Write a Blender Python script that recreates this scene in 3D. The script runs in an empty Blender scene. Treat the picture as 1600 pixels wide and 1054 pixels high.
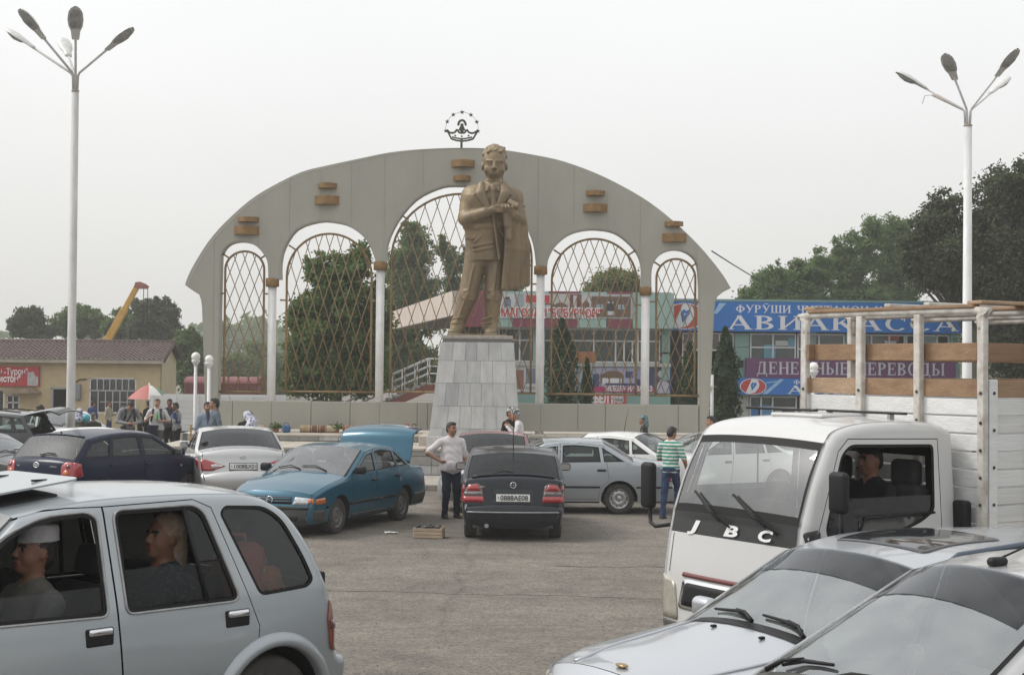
import bpy, bmesh, math, random
import numpy as np
from mathutils import Vector, Matrix
from mathutils.geometry import delaunay_2d_cdt
from mathutils.bvhtree import BVHTree
random.seed(7)
R = math.radians
PI = math.pi
scene = bpy.context.scene
COL = scene.collection
# camera, sky, sun, exposure
cam_d = bpy.data.cameras.new('camera')
cam = bpy.data.objects.new('camera', cam_d)
COL.objects.link(cam)
cam_d.sensor_width = 36.0
cam_d.lens = 54.0
cam_d.clip_start = 0.1
cam_d.clip_end = 6000.0
CAM_Z = 2.8
cam.matrix_world = Matrix.Translation((0, 0, CAM_Z)) @ Matrix.Rotation(R(90 + 1.074), 4, 'X') @ Matrix.Rotation(R(0.55), 4, 'Z')
scene.camera = cam
SUN_EL, SUN_AZ = R(50), R(-86)          # azimuth from +Y towards +X: the sun stands to the left
world = bpy.data.worlds.new('World')
scene.world = world
world.use_nodes = True
wn, wl = world.node_tree.nodes, world.node_tree.links
wn.clear()
w_out = wn.new('ShaderNodeOutputWorld')
sky_n = wn.new('ShaderNodeTexSky')
sky_n.sky_type = 'NISHITA'
sky_n.sun_disc = False
sky_n.sun_elevation = SUN_EL
sky_n.sun_rotation = SUN_AZ
sky_n.air_density = 1.2
sky_n.dust_density = 7.0
sky_n.ozone_density = 1.0
bg_sky = wn.new('ShaderNodeBackground')
bg_sky.inputs['Strength'].default_value = 0.05
hsv = wn.new('ShaderNodeHueSaturation')
hsv.inputs['Saturation'].default_value = 0.25
wl.new(sky_n.outputs['Color'], hsv.inputs['Color'])
wl.new(hsv.outputs['Color'], bg_sky.inputs['Color'])
# thin overcast: an even white veil, a little greyer towards the horizon, with faint cloud mottling
tc = wn.new('ShaderNodeTexCoord')
sepw = wn.new('ShaderNodeSeparateXYZ')
wl.new(tc.outputs['Generated'], sepw.inputs[0])
rampw = wn.new('ShaderNodeValToRGB')
rampw.color_ramp.elements[0].position = 0.0
rampw.color_ramp.elements[0].color = (0.66, 0.655, 0.635, 1)
rampw.color_ramp.elements[1].position = 0.32
rampw.color_ramp.elements[1].color = (0.80, 0.81, 0.81, 1)
wl.new(sepw.outputs['Z'], rampw.inputs['Fac'])
nzw = wn.new('ShaderNodeTexNoise')
nzw.inputs['Scale'].default_value = 1.6
nzw.inputs['Detail'].default_value = 4
wl.new(tc.outputs['Generated'], nzw.inputs['Vector'])
mrw = wn.new('ShaderNodeMapRange')
mrw.inputs['From Min'].default_value = 0.3
mrw.inputs['From Max'].default_value = 0.7
mrw.inputs['To Min'].default_value = 0.93
mrw.inputs['To Max'].default_value = 1.06
wl.new(nzw.outputs['Fac'], mrw.inputs['Value'])
bg_veil = wn.new('ShaderNodeBackground')
wl.new(rampw.outputs['Color'], bg_veil.inputs['Color'])
wl.new(mrw.outputs['Result'], bg_veil.inputs['Strength'])
addw = wn.new('ShaderNodeAddShader')
wl.new(bg_sky.outputs[0], addw.inputs[0])
wl.new(bg_veil.outputs[0], addw.inputs[1])
wl.new(addw.outputs[0], w_out.inputs['Surface'])
sun_d = bpy.data.lights.new('sun', 'SUN')
sun_d.energy = 1.5
sun_d.angle = R(16)
sun_d.color = (1.0, 0.97, 0.92)
sun = bpy.data.objects.new('sun', sun_d)
COL.objects.link(sun)
sdir = Vector((math.sin(SUN_AZ) * math.cos(SUN_EL), math.cos(SUN_AZ) * math.cos(SUN_EL), math.sin(SUN_EL)))
sun.rotation_euler = (-sdir).to_track_quat('-Z', 'Y').to_euler()
vs = scene.view_settings
vs.view_transform = 'Standard'
vs.look = 'None'
vs.exposure = 0.08
vs.gamma = 1.0
vs.use_curve_mapping = False
scene.cycles.max_bounces = 7
scene.cycles.diffuse_bounces = 3
scene.cycles.glossy_bounces = 3
scene.cycles.transparent_max_bounces = 12
scene.cycles.volume_bounces = 1
scene.cycles.use_denoising = True
# helpers
CMW = cam.matrix_world.copy()
FPX = 2400.0
def ray(u, v):
 return (CMW.to_3x3() @ Vector(((u - 800) / FPX, (527 - v) / FPX, -1.0))).normalized()
def at(u, v, Y):
 d = ray(u, v)
 return Vector((0, 0, CAM_Z)) + d * (Y / d.y)
def sstep(a, b, t):
 t = min(1.0, max(0.0, (t - a) / (b - a)))
 return t * t * (3 - 2 * t)
def zg(x, y):
 z = 0.15 * (1 - sstep(10, 20, y))
 z -= 0.75 * sstep(47, 64, y)
 return z
def smoothed(pts, n=6, closed=False):
 P = [np.array(p, float) for p in pts]
 out = []
 m = len(P)
 rng = range(m if closed else m - 1)
 for i in rng:
  if closed:
   a, b, c, d = P[(i - 1) % m], P[i], P[(i + 1) % m], P[(i + 2) % m]
  else:
   b, c = P[i], P[i + 1]
   a = P[i - 1] if i > 0 else 2 * b - c
   d = P[i + 2] if i + 2 < m else 2 * c - b
  for k in range(n):
   t = k / n
   out.append(0.5 * ((2 * b) + (c - a) * t + (2 * a - 5 * b + 4 * c - d) * t * t + (3 * b - a - 3 * c + d) * t ** 3))
 if not closed:
  out.append(P[-1])
 return [tuple(p) for p in out]
# materials
MATS = {}
def _nodes(name):
 m = bpy.data.materials.new(name)
 m.use_nodes = True
 nt = m.node_tree
 return m, nt, nt.nodes['Principled BSDF']
def mat(name, col, rough=0.6, metal=0.0, nscale=None, namt=0.25, bump=None, coat=0.0, spec=0.5, col2=None, gen=False, detail=5, stretch=None, trans=0.0):
 if name in MATS:
  return MATS[name]
 m, nt, b = _nodes(name)
 b.inputs['Roughness'].default_value = rough
 b.inputs['Metallic'].default_value = metal
 b.inputs['Specular IOR Level'].default_value = spec
 if coat:
  b.inputs['Coat Weight'].default_value = coat
  b.inputs['Coat Roughness'].default_value = 0.06
 c = (*col, 1)
 b.inputs['Base Color'].default_value = c
 tcn = nt.nodes.new('ShaderNodeTexCoord')
 src = tcn.outputs['Object']
 if stretch:
  mp = nt.nodes.new('ShaderNodeMapping')
  mp.inputs['Scale'].default_value = stretch
  nt.links.new(src, mp.inputs['Vector'])
  src = mp.outputs['Vector']
 if nscale:
  n1 = nt.nodes.new('ShaderNodeTexNoise')
  n1.inputs['Scale'].default_value = nscale
  n1.inputs['Detail'].default_value = detail
  n1.inputs['Roughness'].default_value = 0.65
  nt.links.new(src, n1.inputs['Vector'])
  rp = nt.nodes.new('ShaderNodeValToRGB')
  rp.color_ramp.elements[0].position = 0.3
  rp.color_ramp.elements[1].position = 0.72
  d = col2 if col2 else tuple(x * (1 - namt) for x in col)
  rp.color_ramp.elements[0].color = (*d, 1)
  rp.color_ramp.elements[1].color = (*(tuple(min(1, x * (1 + namt * .5)) for x in col)), 1)
  nt.links.new(n1.outputs['Fac'], rp.inputs['Fac'])
  nt.links.new(rp.outputs['Color'], b.inputs['Base Color'])
  mr = nt.nodes.new('ShaderNodeMapRange')
  mr.inputs['To Min'].default_value = max(0.02, rough - 0.08)
  mr.inputs['To Max'].default_value = min(1, rough + 0.1)
  nt.links.new(n1.outputs['Fac'], mr.inputs['Value'])
  nt.links.new(mr.outputs['Result'], b.inputs['Roughness'])
 if bump:
  n2 = nt.nodes.new('ShaderNodeTexNoise')
  n2.inputs['Scale'].default_value = bump[0]
  n2.inputs['Detail'].default_value = 4
  nt.links.new(src, n2.inputs['Vector'])
  bp = nt.nodes.new('ShaderNodeBump')
  bp.inputs['Strength'].default_value = bump[1]
  bp.inputs['Distance'].default_value = 0.02
  nt.links.new(n2.outputs['Fac'], bp.inputs['Height'])
  nt.links.new(bp.outputs['Normal'], b.inputs['Normal'])
 MATS[name] = m
 return m
def paint(name, col, metal=0.35, rough=0.32, dust=0.35, dustcol=(0.36, 0.33, 0.29), coat=.8, spec=.5):
 if name in MATS:
  return MATS[name]
 m, nt, b = _nodes(name)
 N, L = nt.nodes, nt.links
 b.inputs['Metallic'].default_value = metal
 b.inputs['Coat Weight'].default_value = coat
 b.inputs['Specular IOR Level'].default_value = spec
 b.inputs['Coat Roughness'].default_value = 0.05
 tcn = N.new('ShaderNodeTexCoord')
 n1 = N.new('ShaderNodeTexNoise')
 n1.inputs['Scale'].default_value = 3.0
 n1.inputs['Detail'].default_value = 8
 n1.inputs['Roughness'].default_value = 0.7
 L.new(tcn.outputs['Object'], n1.inputs['Vector'])
 sp = N.new('ShaderNodeSeparateXYZ')
 L.new(tcn.outputs['Object'], sp.inputs[0])
 low = N.new('ShaderNodeMapRange')
 low.inputs['From Min'].default_value = 0.2
 low.inputs['From Max'].default_value = 0.75
 low.inputs['To Min'].default_value = dust * 1.3
 low.inputs['To Max'].default_value = dust * 0.35
 L.new(sp.outputs['Z'], low.inputs['Value'])
 mul = N.new('ShaderNodeMath')
 mul.operation = 'MULTIPLY'
 L.new(n1.outputs['Fac'], mul.inputs[0])
 L.new(low.outputs['Result'], mul.inputs[1])
 mx = N.new('ShaderNodeMix')
 mx.data_type = 'RGBA'
 mx.inputs['A'].default_value = (*col, 1)
 mx.inputs['B'].default_value = (*dustcol, 1)
 L.new(mul.outputs[0], mx.inputs['Factor'])
 L.new(mx.outputs['Result'], b.inputs['Base Color'])
 mr = N.new('ShaderNodeMapRange')
 mr.inputs['From Max'].default_value = 0.35
 mr.inputs['To Min'].default_value = rough
 mr.inputs['To Max'].default_value = min(0.9, rough + 0.35)
 L.new(mul.outputs[0], mr.inputs['Value'])
 L.new(mr.outputs['Result'], b.inputs['Roughness'])
 cr = N.new('ShaderNodeMapRange')
 cr.inputs['From Max'].default_value = 0.4
 cr.inputs['To Min'].default_value = 0.03
 cr.inputs['To Max'].default_value = 0.4
 L.new(mul.outputs[0], cr.inputs['Value'])
 L.new(cr.outputs['Result'], b.inputs['Coat Roughness'])
 ge = N.new('ShaderNodeNewGeometry')
 tr = N.new('ShaderNodeBsdfDiffuse')
 tr.inputs['Color'].default_value = (.018, .018, .018, 1)
 ms = N.new('ShaderNodeMixShader')
 L.new(ge.outputs['Backfacing'], ms.inputs[0])
 L.new(b.outputs[0], ms.inputs[1])
 L.new(tr.outputs[0], ms.inputs[2])
 L.new(ms.outputs[0], N['Material Output'].inputs['Surface'])
 MATS[name] = m
 return m
def glass(name, tint=(0.75, 0.82, 0.8), ior=1.5, dirt_veil=0.06, dirt_veil_col=(0.5, 0.48, 0.45), rough=.02):
 if name in MATS:
  return MATS[name]
 m = bpy.data.materials.new(name)
 m.use_nodes = True
 nt = m.node_tree
 N, L = nt.nodes, nt.links
 N.clear()
 out = N.new('ShaderNodeOutputMaterial')
 tr = N.new('ShaderNodeBsdfTransparent')
 tr.inputs['Color'].default_value = (*tint, 1)
 gl = N.new('ShaderNodeBsdfGlossy')
 gl.inputs['Roughness'].default_value = rough
 gl.inputs['Color'].default_value = (0.95, 0.97, 1, 1)
 fr = N.new('ShaderNodeFresnel')
 fr.inputs['IOR'].default_value = ior
 mx = N.new('ShaderNodeMixShader')
 L.new(fr.outputs[0], mx.inputs[0])
 L.new(tr.outputs[0], mx.inputs[1])
 L.new(gl.outputs[0], mx.inputs[2])
 df = N.new('ShaderNodeBsdfDiffuse')
 df.inputs['Color'].default_value = (*dirt_veil_col, 1)
 mx2 = N.new('ShaderNodeMixShader')
 tcn = N.new('ShaderNodeTexCoord')
 nz = N.new('ShaderNodeTexNoise')
 nz.inputs['Scale'].default_value = 4
 nz.inputs['Detail'].default_value = 7
 L.new(tcn.outputs['Object'], nz.inputs['Vector'])
 mr = N.new('ShaderNodeMapRange')
 mr.inputs['From Min'].default_value = 0.3
 mr.inputs['From Max'].default_value = 0.75
 mr.inputs['To Min'].default_value = dirt_veil * 0.3
 mr.inputs['To Max'].default_value = dirt_veil * 1.7
 L.new(nz.outputs['Fac'], mr.inputs['Value'])
 L.new(mr.outputs['Result'], mx2.inputs[0])
 L.new(mx.outputs[0], mx2.inputs[1])
 L.new(df.outputs[0], mx2.inputs[2])
 L.new(mx2.outputs[0], out.inputs['Surface'])
 MATS[name] = m
 return m
# objects
def tag(o, label=None, cat=None, group=None, kind=None):
 if label:
  o['label'] = label
 if cat:
  o['category'] = cat
 if group:
  o['group'] = group
 if kind:
  o['kind'] = kind
 return o
def thing(name, label, cat, loc=(0, 0, 0), rz=0.0, group=None, scale=1.0):
 o = bpy.data.objects.new(name, None)
 COL.objects.link(o)
 o.location = loc
 o.rotation_euler = (0, 0, rz)
 o.scale = (scale,) * 3
 o.empty_display_size = 0.2
 return tag(o, label, cat, group)
def link(name, me, parent=None, loc=None, rot=None, scale=None):
 o = bpy.data.objects.new(name, me)
 COL.objects.link(o)
 if parent is not None:
  o.parent = parent
 if loc is not None:
  o.location = loc
 if rot is not None:
  o.rotation_euler = rot
 if scale is not None:
  o.scale = scale if hasattr(scale, '__len__') else (scale,) * 3
 return o
def copy_tree(o, parent=None, **kw):
 c = o.copy()
 COL.objects.link(c)
 if parent is not None:
  c.parent = parent
 for ch in list(o.children):
  copy_tree(ch, c)
 return c
class MB:
 def __init__(s):
  s.v, s.f, s.m, s.sm = [], [], [], []
 def add(s, V, F, mi=0, smooth=False, M=None):
  b = len(s.v)
  if M is not None:
   V = [M @ Vector(p) for p in V]
  s.v.extend([tuple(p) for p in V])
  for f in F:
   s.f.append(tuple(b + i for i in f))
   s.m.append(mi)
   s.sm.append(smooth)
  return s
 def box(s, c, d, mi=0, rot=None, ch=0.0):
  hx, hy, hz = d[0] / 2, d[1] / 2, d[2] / 2
  M = Matrix.Translation(c)
  if rot is not None:
   M = M @ (rot if isinstance(rot, Matrix) else Matrix.Rotation(rot, 4, 'Z'))
  if ch <= 0:
   V = [(x * hx, y * hy, z * hz) for x in (-1, 1) for y in (-1, 1) for z in (-1, 1)]
   F = [(0, 1, 3, 2), (4, 6, 7, 5), (0, 4, 5, 1), (2, 3, 7, 6), (0, 2, 6, 4), (1, 5, 7, 3)]
   return s.add(V, F, mi, False, M)
  ch = min(ch, hx * .9, hy * .9, hz * .9)
  V, idx = [], {}
  for sx in (-1, 1):
   for sy in (-1, 1):
    for sz in (-1, 1):
     for a in range(3):
      p = [sx * (hx - ch), sy * (hy - ch), sz * (hz - ch)]
      p[a] = (sx * hx, sy * hy, sz * hz)[a]
      idx[(sx, sy, sz, a)] = len(V)
      V.append(tuple(p))
  F = []
  for a in range(3):
   o1, o2 = (a + 1) % 3, (a + 2) % 3
   for sg in (-1, 1):
    q = []
    for (p1, p2) in ((-1, -1), (1, -1), (1, 1), (-1, 1)):
     k = [0, 0, 0]
     k[a], k[o1], k[o2] = sg, p1, p2
     q.append(idx[(*k, a)])
    F.append(tuple(q if sg > 0 else q[::-1]))
  for a in range(3):
   o1, o2 = (a + 1) % 3, (a + 2) % 3
   for s1 in (-1, 1):
    for s2 in (-1, 1):
     q = []
     for sa in (-1, 1):
      k = [0, 0, 0]
      k[a], k[o1], k[o2] = sa, s1, s2
      q.append((idx[(*k, o1)], idx[(*k, o2)]))
     f = (q[0][0], q[1][0], q[1][1], q[0][1])
     F.append(f if s1 * s2 < 0 else f[::-1])
  for sx in (-1, 1):
   for sy in (-1, 1):
    for sz in (-1, 1):
     f = tuple(idx[(sx, sy, sz, a)] for a in range(3))
     F.append(f if sx * sy * sz > 0 else f[::-1])
  return s.add(V, F, mi, False, M)
 def rbox(s, c, d, r, mi=0, rot=None, n=2):
  h = [x / 2 for x in d]
  r = min(r, *[x * .98 for x in h])
  ax = []
  for a in range(3):
   e = [r * (1 - math.tan(PI / 4 * (k / n)) ) for k in range(n, -1, -1)]
   lo = [-h[a] + q for q in e]
   mid = [0.0] if h[a] - r > 1e-4 else []
   ax.append(lo + mid + [-q for q in lo[::-1]])
  V, F, idx = [], [], {}
  def vid(p):
   k = tuple(round(q, 6) for q in p)
   if k not in idx:
    core = [max(-(h[a] - r), min(h[a] - r, p[a])) for a in range(3)]
    dv = Vector([p[a] - core[a] for a in range(3)])
    idx[k] = len(V)
    V.append(Vector(core) + (dv.normalized() * r if dv.length > 1e-9 else dv))
   return idx[k]
  for a in range(3):
   o1, o2 = (a + 1) % 3, (a + 2) % 3
   for sg in (-1, 1):
    for i in range(len(ax[o1]) - 1):
     for j in range(len(ax[o2]) - 1):
      q = []
      for (x, y) in ((i, j), (i + 1, j), (i + 1, j + 1), (i, j + 1)):
       p = [0, 0, 0]
       p[a], p[o1], p[o2] = sg * h[a], ax[o1][x], ax[o2][y]
       q.append(vid(p))
      q = q if sg > 0 else q[::-1]
      if len(set(q)) == 4:
       F.append(tuple(q))
  M = Matrix.Translation(c)
  if rot is not None:
   M = M @ (rot if isinstance(rot, Matrix) else Matrix.Rotation(rot, 4, 'Z'))
  return s.add(V, F, mi, True, M)
 def tube(s, pts, r, n=8, mi=0, caps=True, smooth=True):
  P = [Vector(p) for p in pts]
  k = len(P)
  rr = [r] * k if not hasattr(r, '__len__') else list(r)
  V, F = [], []
  up = None
  for i in range(k):
   t = (P[min(i + 1, k - 1)] - P[max(i - 1, 0)])
   if t.length < 1e-9:
    t = Vector((0, 0, 1))
   t.normalize()
   if up is None:
    a = Vector((0, 0, 1)) if abs(t.z) < 0.9 else Vector((1, 0, 0))
    up = (a - t * a.dot(t)).normalized()
   else:
    up = (up - t * up.dot(t))
    if up.length < 1e-6:
     up = Vector((1, 0, 0))
    up.normalize()
   sd = t.cross(up)
   for j in range(n):
    an = 2 * PI * (j + .5) / n
    V.append(P[i] + (up * math.cos(an) + sd * math.sin(an)) * rr[i])
  for i in range(k - 1):
   for j in range(n):
    j2 = (j + 1) % n
    F.append((i * n + j, i * n + j2, (i + 1) * n + j2, (i + 1) * n + j))
  s.add(V, F, mi, smooth)
  if caps:
   b = len(s.v) - len(V)
   s.f.append(tuple(b + j for j in range(n))[::-1]); s.m.append(mi); s.sm.append(False)
   s.f.append(tuple(b + (k - 1) * n + j for j in range(n))); s.m.append(mi); s.sm.append(False)
  return s
 def lathe(s, prof, n=24, mi=0, M=None, smooth=True, closed=False):
  V, F = [], []
  k = len(prof)
  for (r, z) in prof:
   for j in range(n):
    a = 2 * PI * j / n
    V.append((r * math.cos(a), r * math.sin(a), z))
  for i in range(k - 1 if not closed else k):
   for j in range(n):
    j2 = (j + 1) % n
    i2 = (i + 1) % k
    F.append((i * n + j, i * n + j2, i2 * n + j2, i2 * n + j))
  return s.add(V, F, mi, smooth, M)
 def ell(s, c, rad, mi=0, n=16, m=10, rot=None):
  V, F = [], []
  for i in range(m + 1):
   th = PI * i / m
   for j in range(n):
    ph = 2 * PI * j / n
    V.append((rad[0] * math.sin(th) * math.cos(ph), rad[1] * math.sin(th) * math.sin(ph), rad[2] * math.cos(th)))
  for i in range(m):
   for j in range(n):
    j2 = (j + 1) % n
    F.append((i * n + j, (i + 1) * n + j, (i + 1) * n + j2, i * n + j2))
  M = Matrix.Translation(c)
  if rot is not None:
   M = M @ rot
  return s.add(V, F, mi, True, M)
 def prism(s, poly, y0, y1, mi=0, axis='Y', M=None):
  T, tri = tri2d([poly])
  n = len(T)
  def P(p, d):
   return (p[0], d, p[1]) if axis == 'Y' else ((p[0], p[1], d) if axis == 'Z' else (d, p[0], p[1]))
  V = [P(p, y0) for p in T] + [P(p, y1) for p in T]
  F = [t for t in tri] + [tuple(n + i for i in t[::-1]) for t in tri]
  cnt = {}
  for t in tri:
   for a, b in ((t[0], t[1]), (t[1], t[2]), (t[2], t[0])):
    if (b, a) in cnt:
     del cnt[(b, a)]
    else:
     cnt[(a, b)] = 1
  for (a, b) in cnt:
   F.append((b, a, n + a, n + b))
  return s.add(V, F, mi, False, M)
 def mesh(s, name, mats):
  me = bpy.data.meshes.new(name)
  me.from_pydata(s.v, [], s.f)
  for m in (mats if isinstance(mats, (list, tuple)) else [mats]):
   me.materials.append(m)
  if s.f:
   me.polygons.foreach_set('material_index', s.m)
   me.polygons.foreach_set('use_smooth', s.sm)
  me.update()
  return me
 def build(s, name, mats, parent=None, loc=None, rot=None, fix=True):
  me = s.mesh(name, mats)
  if fix:
   bm = bmesh.new()
   bm.from_mesh(me)
   bmesh.ops.recalc_face_normals(bm, faces=bm.faces[:])
   bm.to_mesh(me)
   bm.free()
  return link(name, me, parent, loc, rot)
def inside(P, poly):
 P = np.asarray(P, float)
 poly = np.asarray(poly, float)
 x, y = P[:, 0], P[:, 1]
 c = np.zeros(len(P), bool)
 j = len(poly) - 1
 for i in range(len(poly)):
  xi, yi = poly[i]
  xj, yj = poly[j]
  if yi != yj:
   k = ((yi > y) != (yj > y)) & (x < (xj - xi) * (y - yi) / (yj - yi) + xi)
   c ^= k
  j = i
 return c
def cdt(loops, extra=(), open_lines=()):
 V, E = [], []
 for lp in loops:
  b = len(V)
  n = len(lp)
  V += [Vector((p[0], p[1])) for p in lp]
  E += [(b + i, b + (i + 1) % n) for i in range(n)]
 for ln in open_lines:
  b = len(V)
  V += [Vector((p[0], p[1])) for p in ln]
  E += [(b + i, b + i + 1) for i in range(len(ln) - 1)]
 V += [Vector((p[0], p[1])) for p in extra]
 r = delaunay_2d_cdt(V, E, [], 0, 1e-5)
 return np.array([(p.x, p.y) for p in r[0]]), np.array([tuple(f) for f in r[2]], int)
def tri2d(polys):
 V, F = [], []
 for p in polys:
  b = len(V)
  V += [Vector((q[0], q[1])) for q in p]
  F.append(list(range(b, b + len(p))))
 E = [(f[i - 1], f[i]) for f in F for i in range(len(f))]
 r = delaunay_2d_cdt(V, E, [], 0, 1e-6)
 vv = [(p.x, p.y) for p in r[0]]
 out = []
 T = np.array([tuple(f) for f in r[2]], int)
 C = np.array(vv)[T].mean(1)
 keep = np.zeros(len(T), bool)
 for p in polys:
  keep |= inside(C, p)
 for f in T[keep]:
  f = tuple(int(i) for i in f)
  a, b, c = vv[f[0]], vv[f[1]], vv[f[2]]
  if (b[0] - a[0]) * (c[1] - a[1]) - (b[1] - a[1]) * (c[0] - a[0]) < 0:
   f = f[::-1]
  out.append(f)
 return vv, out
def flat2d(mb, polys, M, mi=0):
 vv, tr = tri2d(polys)
 mb.add([(p[0], p[1], 0) for p in vv], tr, mi, False, M)
def offset_poly(poly, d):
 n = len(poly)
 P = [Vector((p[0], p[1])) for p in poly]
 area = sum(P[i].x * P[(i + 1) % n].y - P[(i + 1) % n].x * P[i].y for i in range(n))
 sg = 1 if area > 0 else -1
 out = []
 for i in range(n):
  a = (P[i] - P[i - 1])
  b = (P[(i + 1) % n] - P[i])
  if a.length < 1e-9 or b.length < 1e-9:
   out.append(tuple(P[i])); continue
  na = Vector((-a.y, a.x)).normalized() * sg
  nb = Vector((-b.y, b.x)).normalized() * sg
  m = na + nb
  if m.length < 0.2:
   m = na
  m = m.normalized()
  k = 1 / max(0.5, m.dot(na))
  q = P[i] + m * d * k
  out.append((q.x, q.y))
 return out
def resample(poly, step, closed=True):
 out = []
 n = len(poly)
 for i in range(n if closed else n - 1):
  a, b = np.array(poly[i], float), np.array(poly[(i + 1) % n], float)
  k = max(1, int(math.ceil(np.linalg.norm(b - a) / step)))
  for j in range(k):
   out.append(tuple(a + (b - a) * j / k))
 if not closed:
  out.append(tuple(poly[-1]))
 return out
def rounded(poly, r, n=4):
 out = []
 m = len(poly)
 for i in range(m):
  p = Vector(poly[i]); a = Vector(poly[i - 1]); b = Vector(poly[(i + 1) % m])
  rr = r[i] if hasattr(r, '__len__') else r
  da, db = (a - p), (b - p)
  k = min(rr, da.length * .45, db.length * .45)
  s, e = p + da.normalized() * k, p + db.normalized() * k
  for j in range(n + 1):
   t = j / n
   q = s * (1 - t) ** 2 + p * 2 * t * (1 - t) + e * t * t
   out.append((q.x, q.y))
 return out
# lettering
def _bar(x0, y0, x1, y1, w):
 a, b = Vector((x0, y0)), Vector((x1, y1))
 d = (b - a).normalized()
 n = Vector((-d.y, d.x)) * w / 2
 return [tuple(a + n), tuple(a - n), tuple(b - n), tuple(b + n)]
def _rect(x0, y0, x1, y1):
 return [(x0, y0), (x1, y0), (x1, y1), (x0, y1)]
def _ring(cx, cy, rx, ry, a0, a1, T, t, n=18):
 out, inn = [], []
 for i in range(n + 1):
  a = R(a0 + (a1 - a0) * i / n)
  out.append((cx + rx * math.cos(a), cy + ry * math.sin(a)))
  inn.append((cx + (rx - T) * math.cos(a), cy + (ry - t) * math.sin(a)))
 return [[out[i], out[i + 1], inn[i + 1], inn[i]] for i in range(n)]
def glyph(ch, T=0.17, t=0.075):
 P = []
 S = lambda x, y, w=.16: P.append(_rect(x - w, y, x + w, y + t * .75)) if y < .5 else P.append(_rect(x - w, y - t * .75, x + w, y))
 def stem(x, y0=0, y1=1, sb=True, st=True):
  P.append(_rect(x - T / 2, y0, x + T / 2, y1))
  if sb: S(x, y0)
  if st: S(x, y1)
 def bar(*a): P.append(_bar(*a))
 def ring(*a): P.extend(_ring(*a))
 w = .8
 if ch == 'А':
  bar(.10, .02, .42, 1, t); bar(.40, 1, .76, .02, T); bar(.2, .33, .62, .33, t); S(.10, 0, .12); S(.76, 0, .15); w = .92
 elif ch == 'В':
  stem(.17); ring(.3, .26, .40, .26, -90, 90, T, t); ring(.3, .755, .35, .245, -90, 90, T, t); P.append(_rect(.1, 0, .32, t)); P.append(_rect(.1, 1 - t, .32, 1)); P.append(_rect(.1, .49, .32, .49 + t)); w = .8
 elif ch in 'ИЙ':
  stem(.17); stem(.72); bar(.2, .1, .7, .9, t); w = .9
  if ch == 'Й': ring(.45, 1.22, .16, .14, 180, 360, t, t)
 elif ch == 'К':
  stem(.17); bar(.25, .45, .66, .96, t); bar(.36, .58, .74, .03, T); S(.68, 1, .12); S(.77, 0, .13); w = .9
 elif ch == 'С':
  ring(.45, .5, .41, .51, 40, 320, T, t); P.append(_rect(.72, .68, .77, .98)); w = .85
 elif ch == 'Ф':
  stem(.5); ring(.5, .5, .46, .33, 0, 360, T, t, 24); w = 1.0
 elif ch in 'УӮ':
  bar(.14, 1, .47, .33, T); bar(.74, 1, .36, .08, t); ring(.27, .1, .1, .1, 180, 400, t, t, 10); S(.14, 1, .13); S(.74, 1, .11); w = .84
  if ch == 'Ӯ': P.append(_rect(.26, 1.12, .64, 1.2))
 elif ch == 'Р':
  stem(.17); ring(.3, .73, .37, .27, -90, 90, T, t); P.append(_rect(.1, .46, .32, .46 + t)); P.append(_rect(.1, 1 - t, .32, 1)); w = .74
 elif ch == 'Ш':
  stem(.17); stem(.58); stem(.99); P.append(_rect(.17, 0, .99, t)); w = 1.16
 elif ch == 'Ч':
  stem(.65); P.append(_rect(.12, .62, .12 + T, 1)); S(.2, 1); ring(.42, .66, .3, .24, 180, 270, T, t); P.append(_rect(.4, .42, .65, .42 + t)); w = .84
 elif ch == 'П':
  stem(.17); stem(.72); P.append(_rect(.1, 1 - t, .8, 1)); w = .9
 elif ch == 'Т':
  stem(.42, st=False); P.append(_rect(.04, 1 - t, .8, 1)); P.append(_rect(.04, .75, .04 + t, 1)); P.append(_rect(.8 - t, .75, .8, 1)); w = .84
 elif ch in 'ХҲ':
  bar(.16, 1, .72, 0, T); bar(.7, 1, .14, 0, t); S(.16, 1, .13); S(.7, 1, .11); S(.14, 0, .11); S(.73, 0, .13); w = .88
  if ch == 'Ҳ': P.append(_rect(.8, -.2, .88, .06))
 elif ch == 'О':
  ring(.46, .5, .43, .52, 0, 360, T, t, 28); w = .92
 elif ch == 'Д':
  bar(.2, .06, .32, .97, t); stem(.66, st=False, sb=False); P.append(_rect(.24, 1 - t, .78, 1)); P.append(_rect(.04, 0, .88, t)); P.append(_rect(.04, -.2, .04 + t, .06)); P.append(_rect(.88 - t, -.2, .88, .06)); w = .94
 elif ch == 'Е':
  stem(.17); P.append(_rect(.1, 0, .68, t)); P.append(_rect(.1, 1 - t, .66, 1)); P.append(_rect(.1, .48, .52, .48 + t)); P.append(_rect(.63, 0, .68, .26)); P.append(_rect(.61, .74, .66, 1)); P.append(_rect(.48, .36, .52, .66)); w = .76
 elif ch == 'Н':
  stem(.17); stem(.72); P.append(_rect(.2, .47, .7, .47 + t)); w = .9
 elif ch == 'Ж':
  stem(.55); bar(.5, .5, .14, .96, t); bar(.5, .5, .12, .04, T * .8); bar(.6, .5, .96, .96, t); bar(.6, .5, .98, .04, T * .8); S(.12, 0, .12); S(.98, 0, .12); S(.14, 1, .1); S(.96, 1, .1); w = 1.1
 elif ch == 'Ы':
  stem(.17); ring(.3, .28, .36, .28, -90, 90, T, t); P.append(_rect(.1, 0, .32, t)); P.append(_rect(.1, .56 - t, .32, .56)); stem(.92); w = 1.1
 elif ch == 'М':
  stem(.17); stem(.93); bar(.17, 1, .54, .06, T * .8); bar(.9, 1, .54, .06, t); w = 1.1
 elif ch == ' ':
  w = .45
 return P, w
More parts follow.
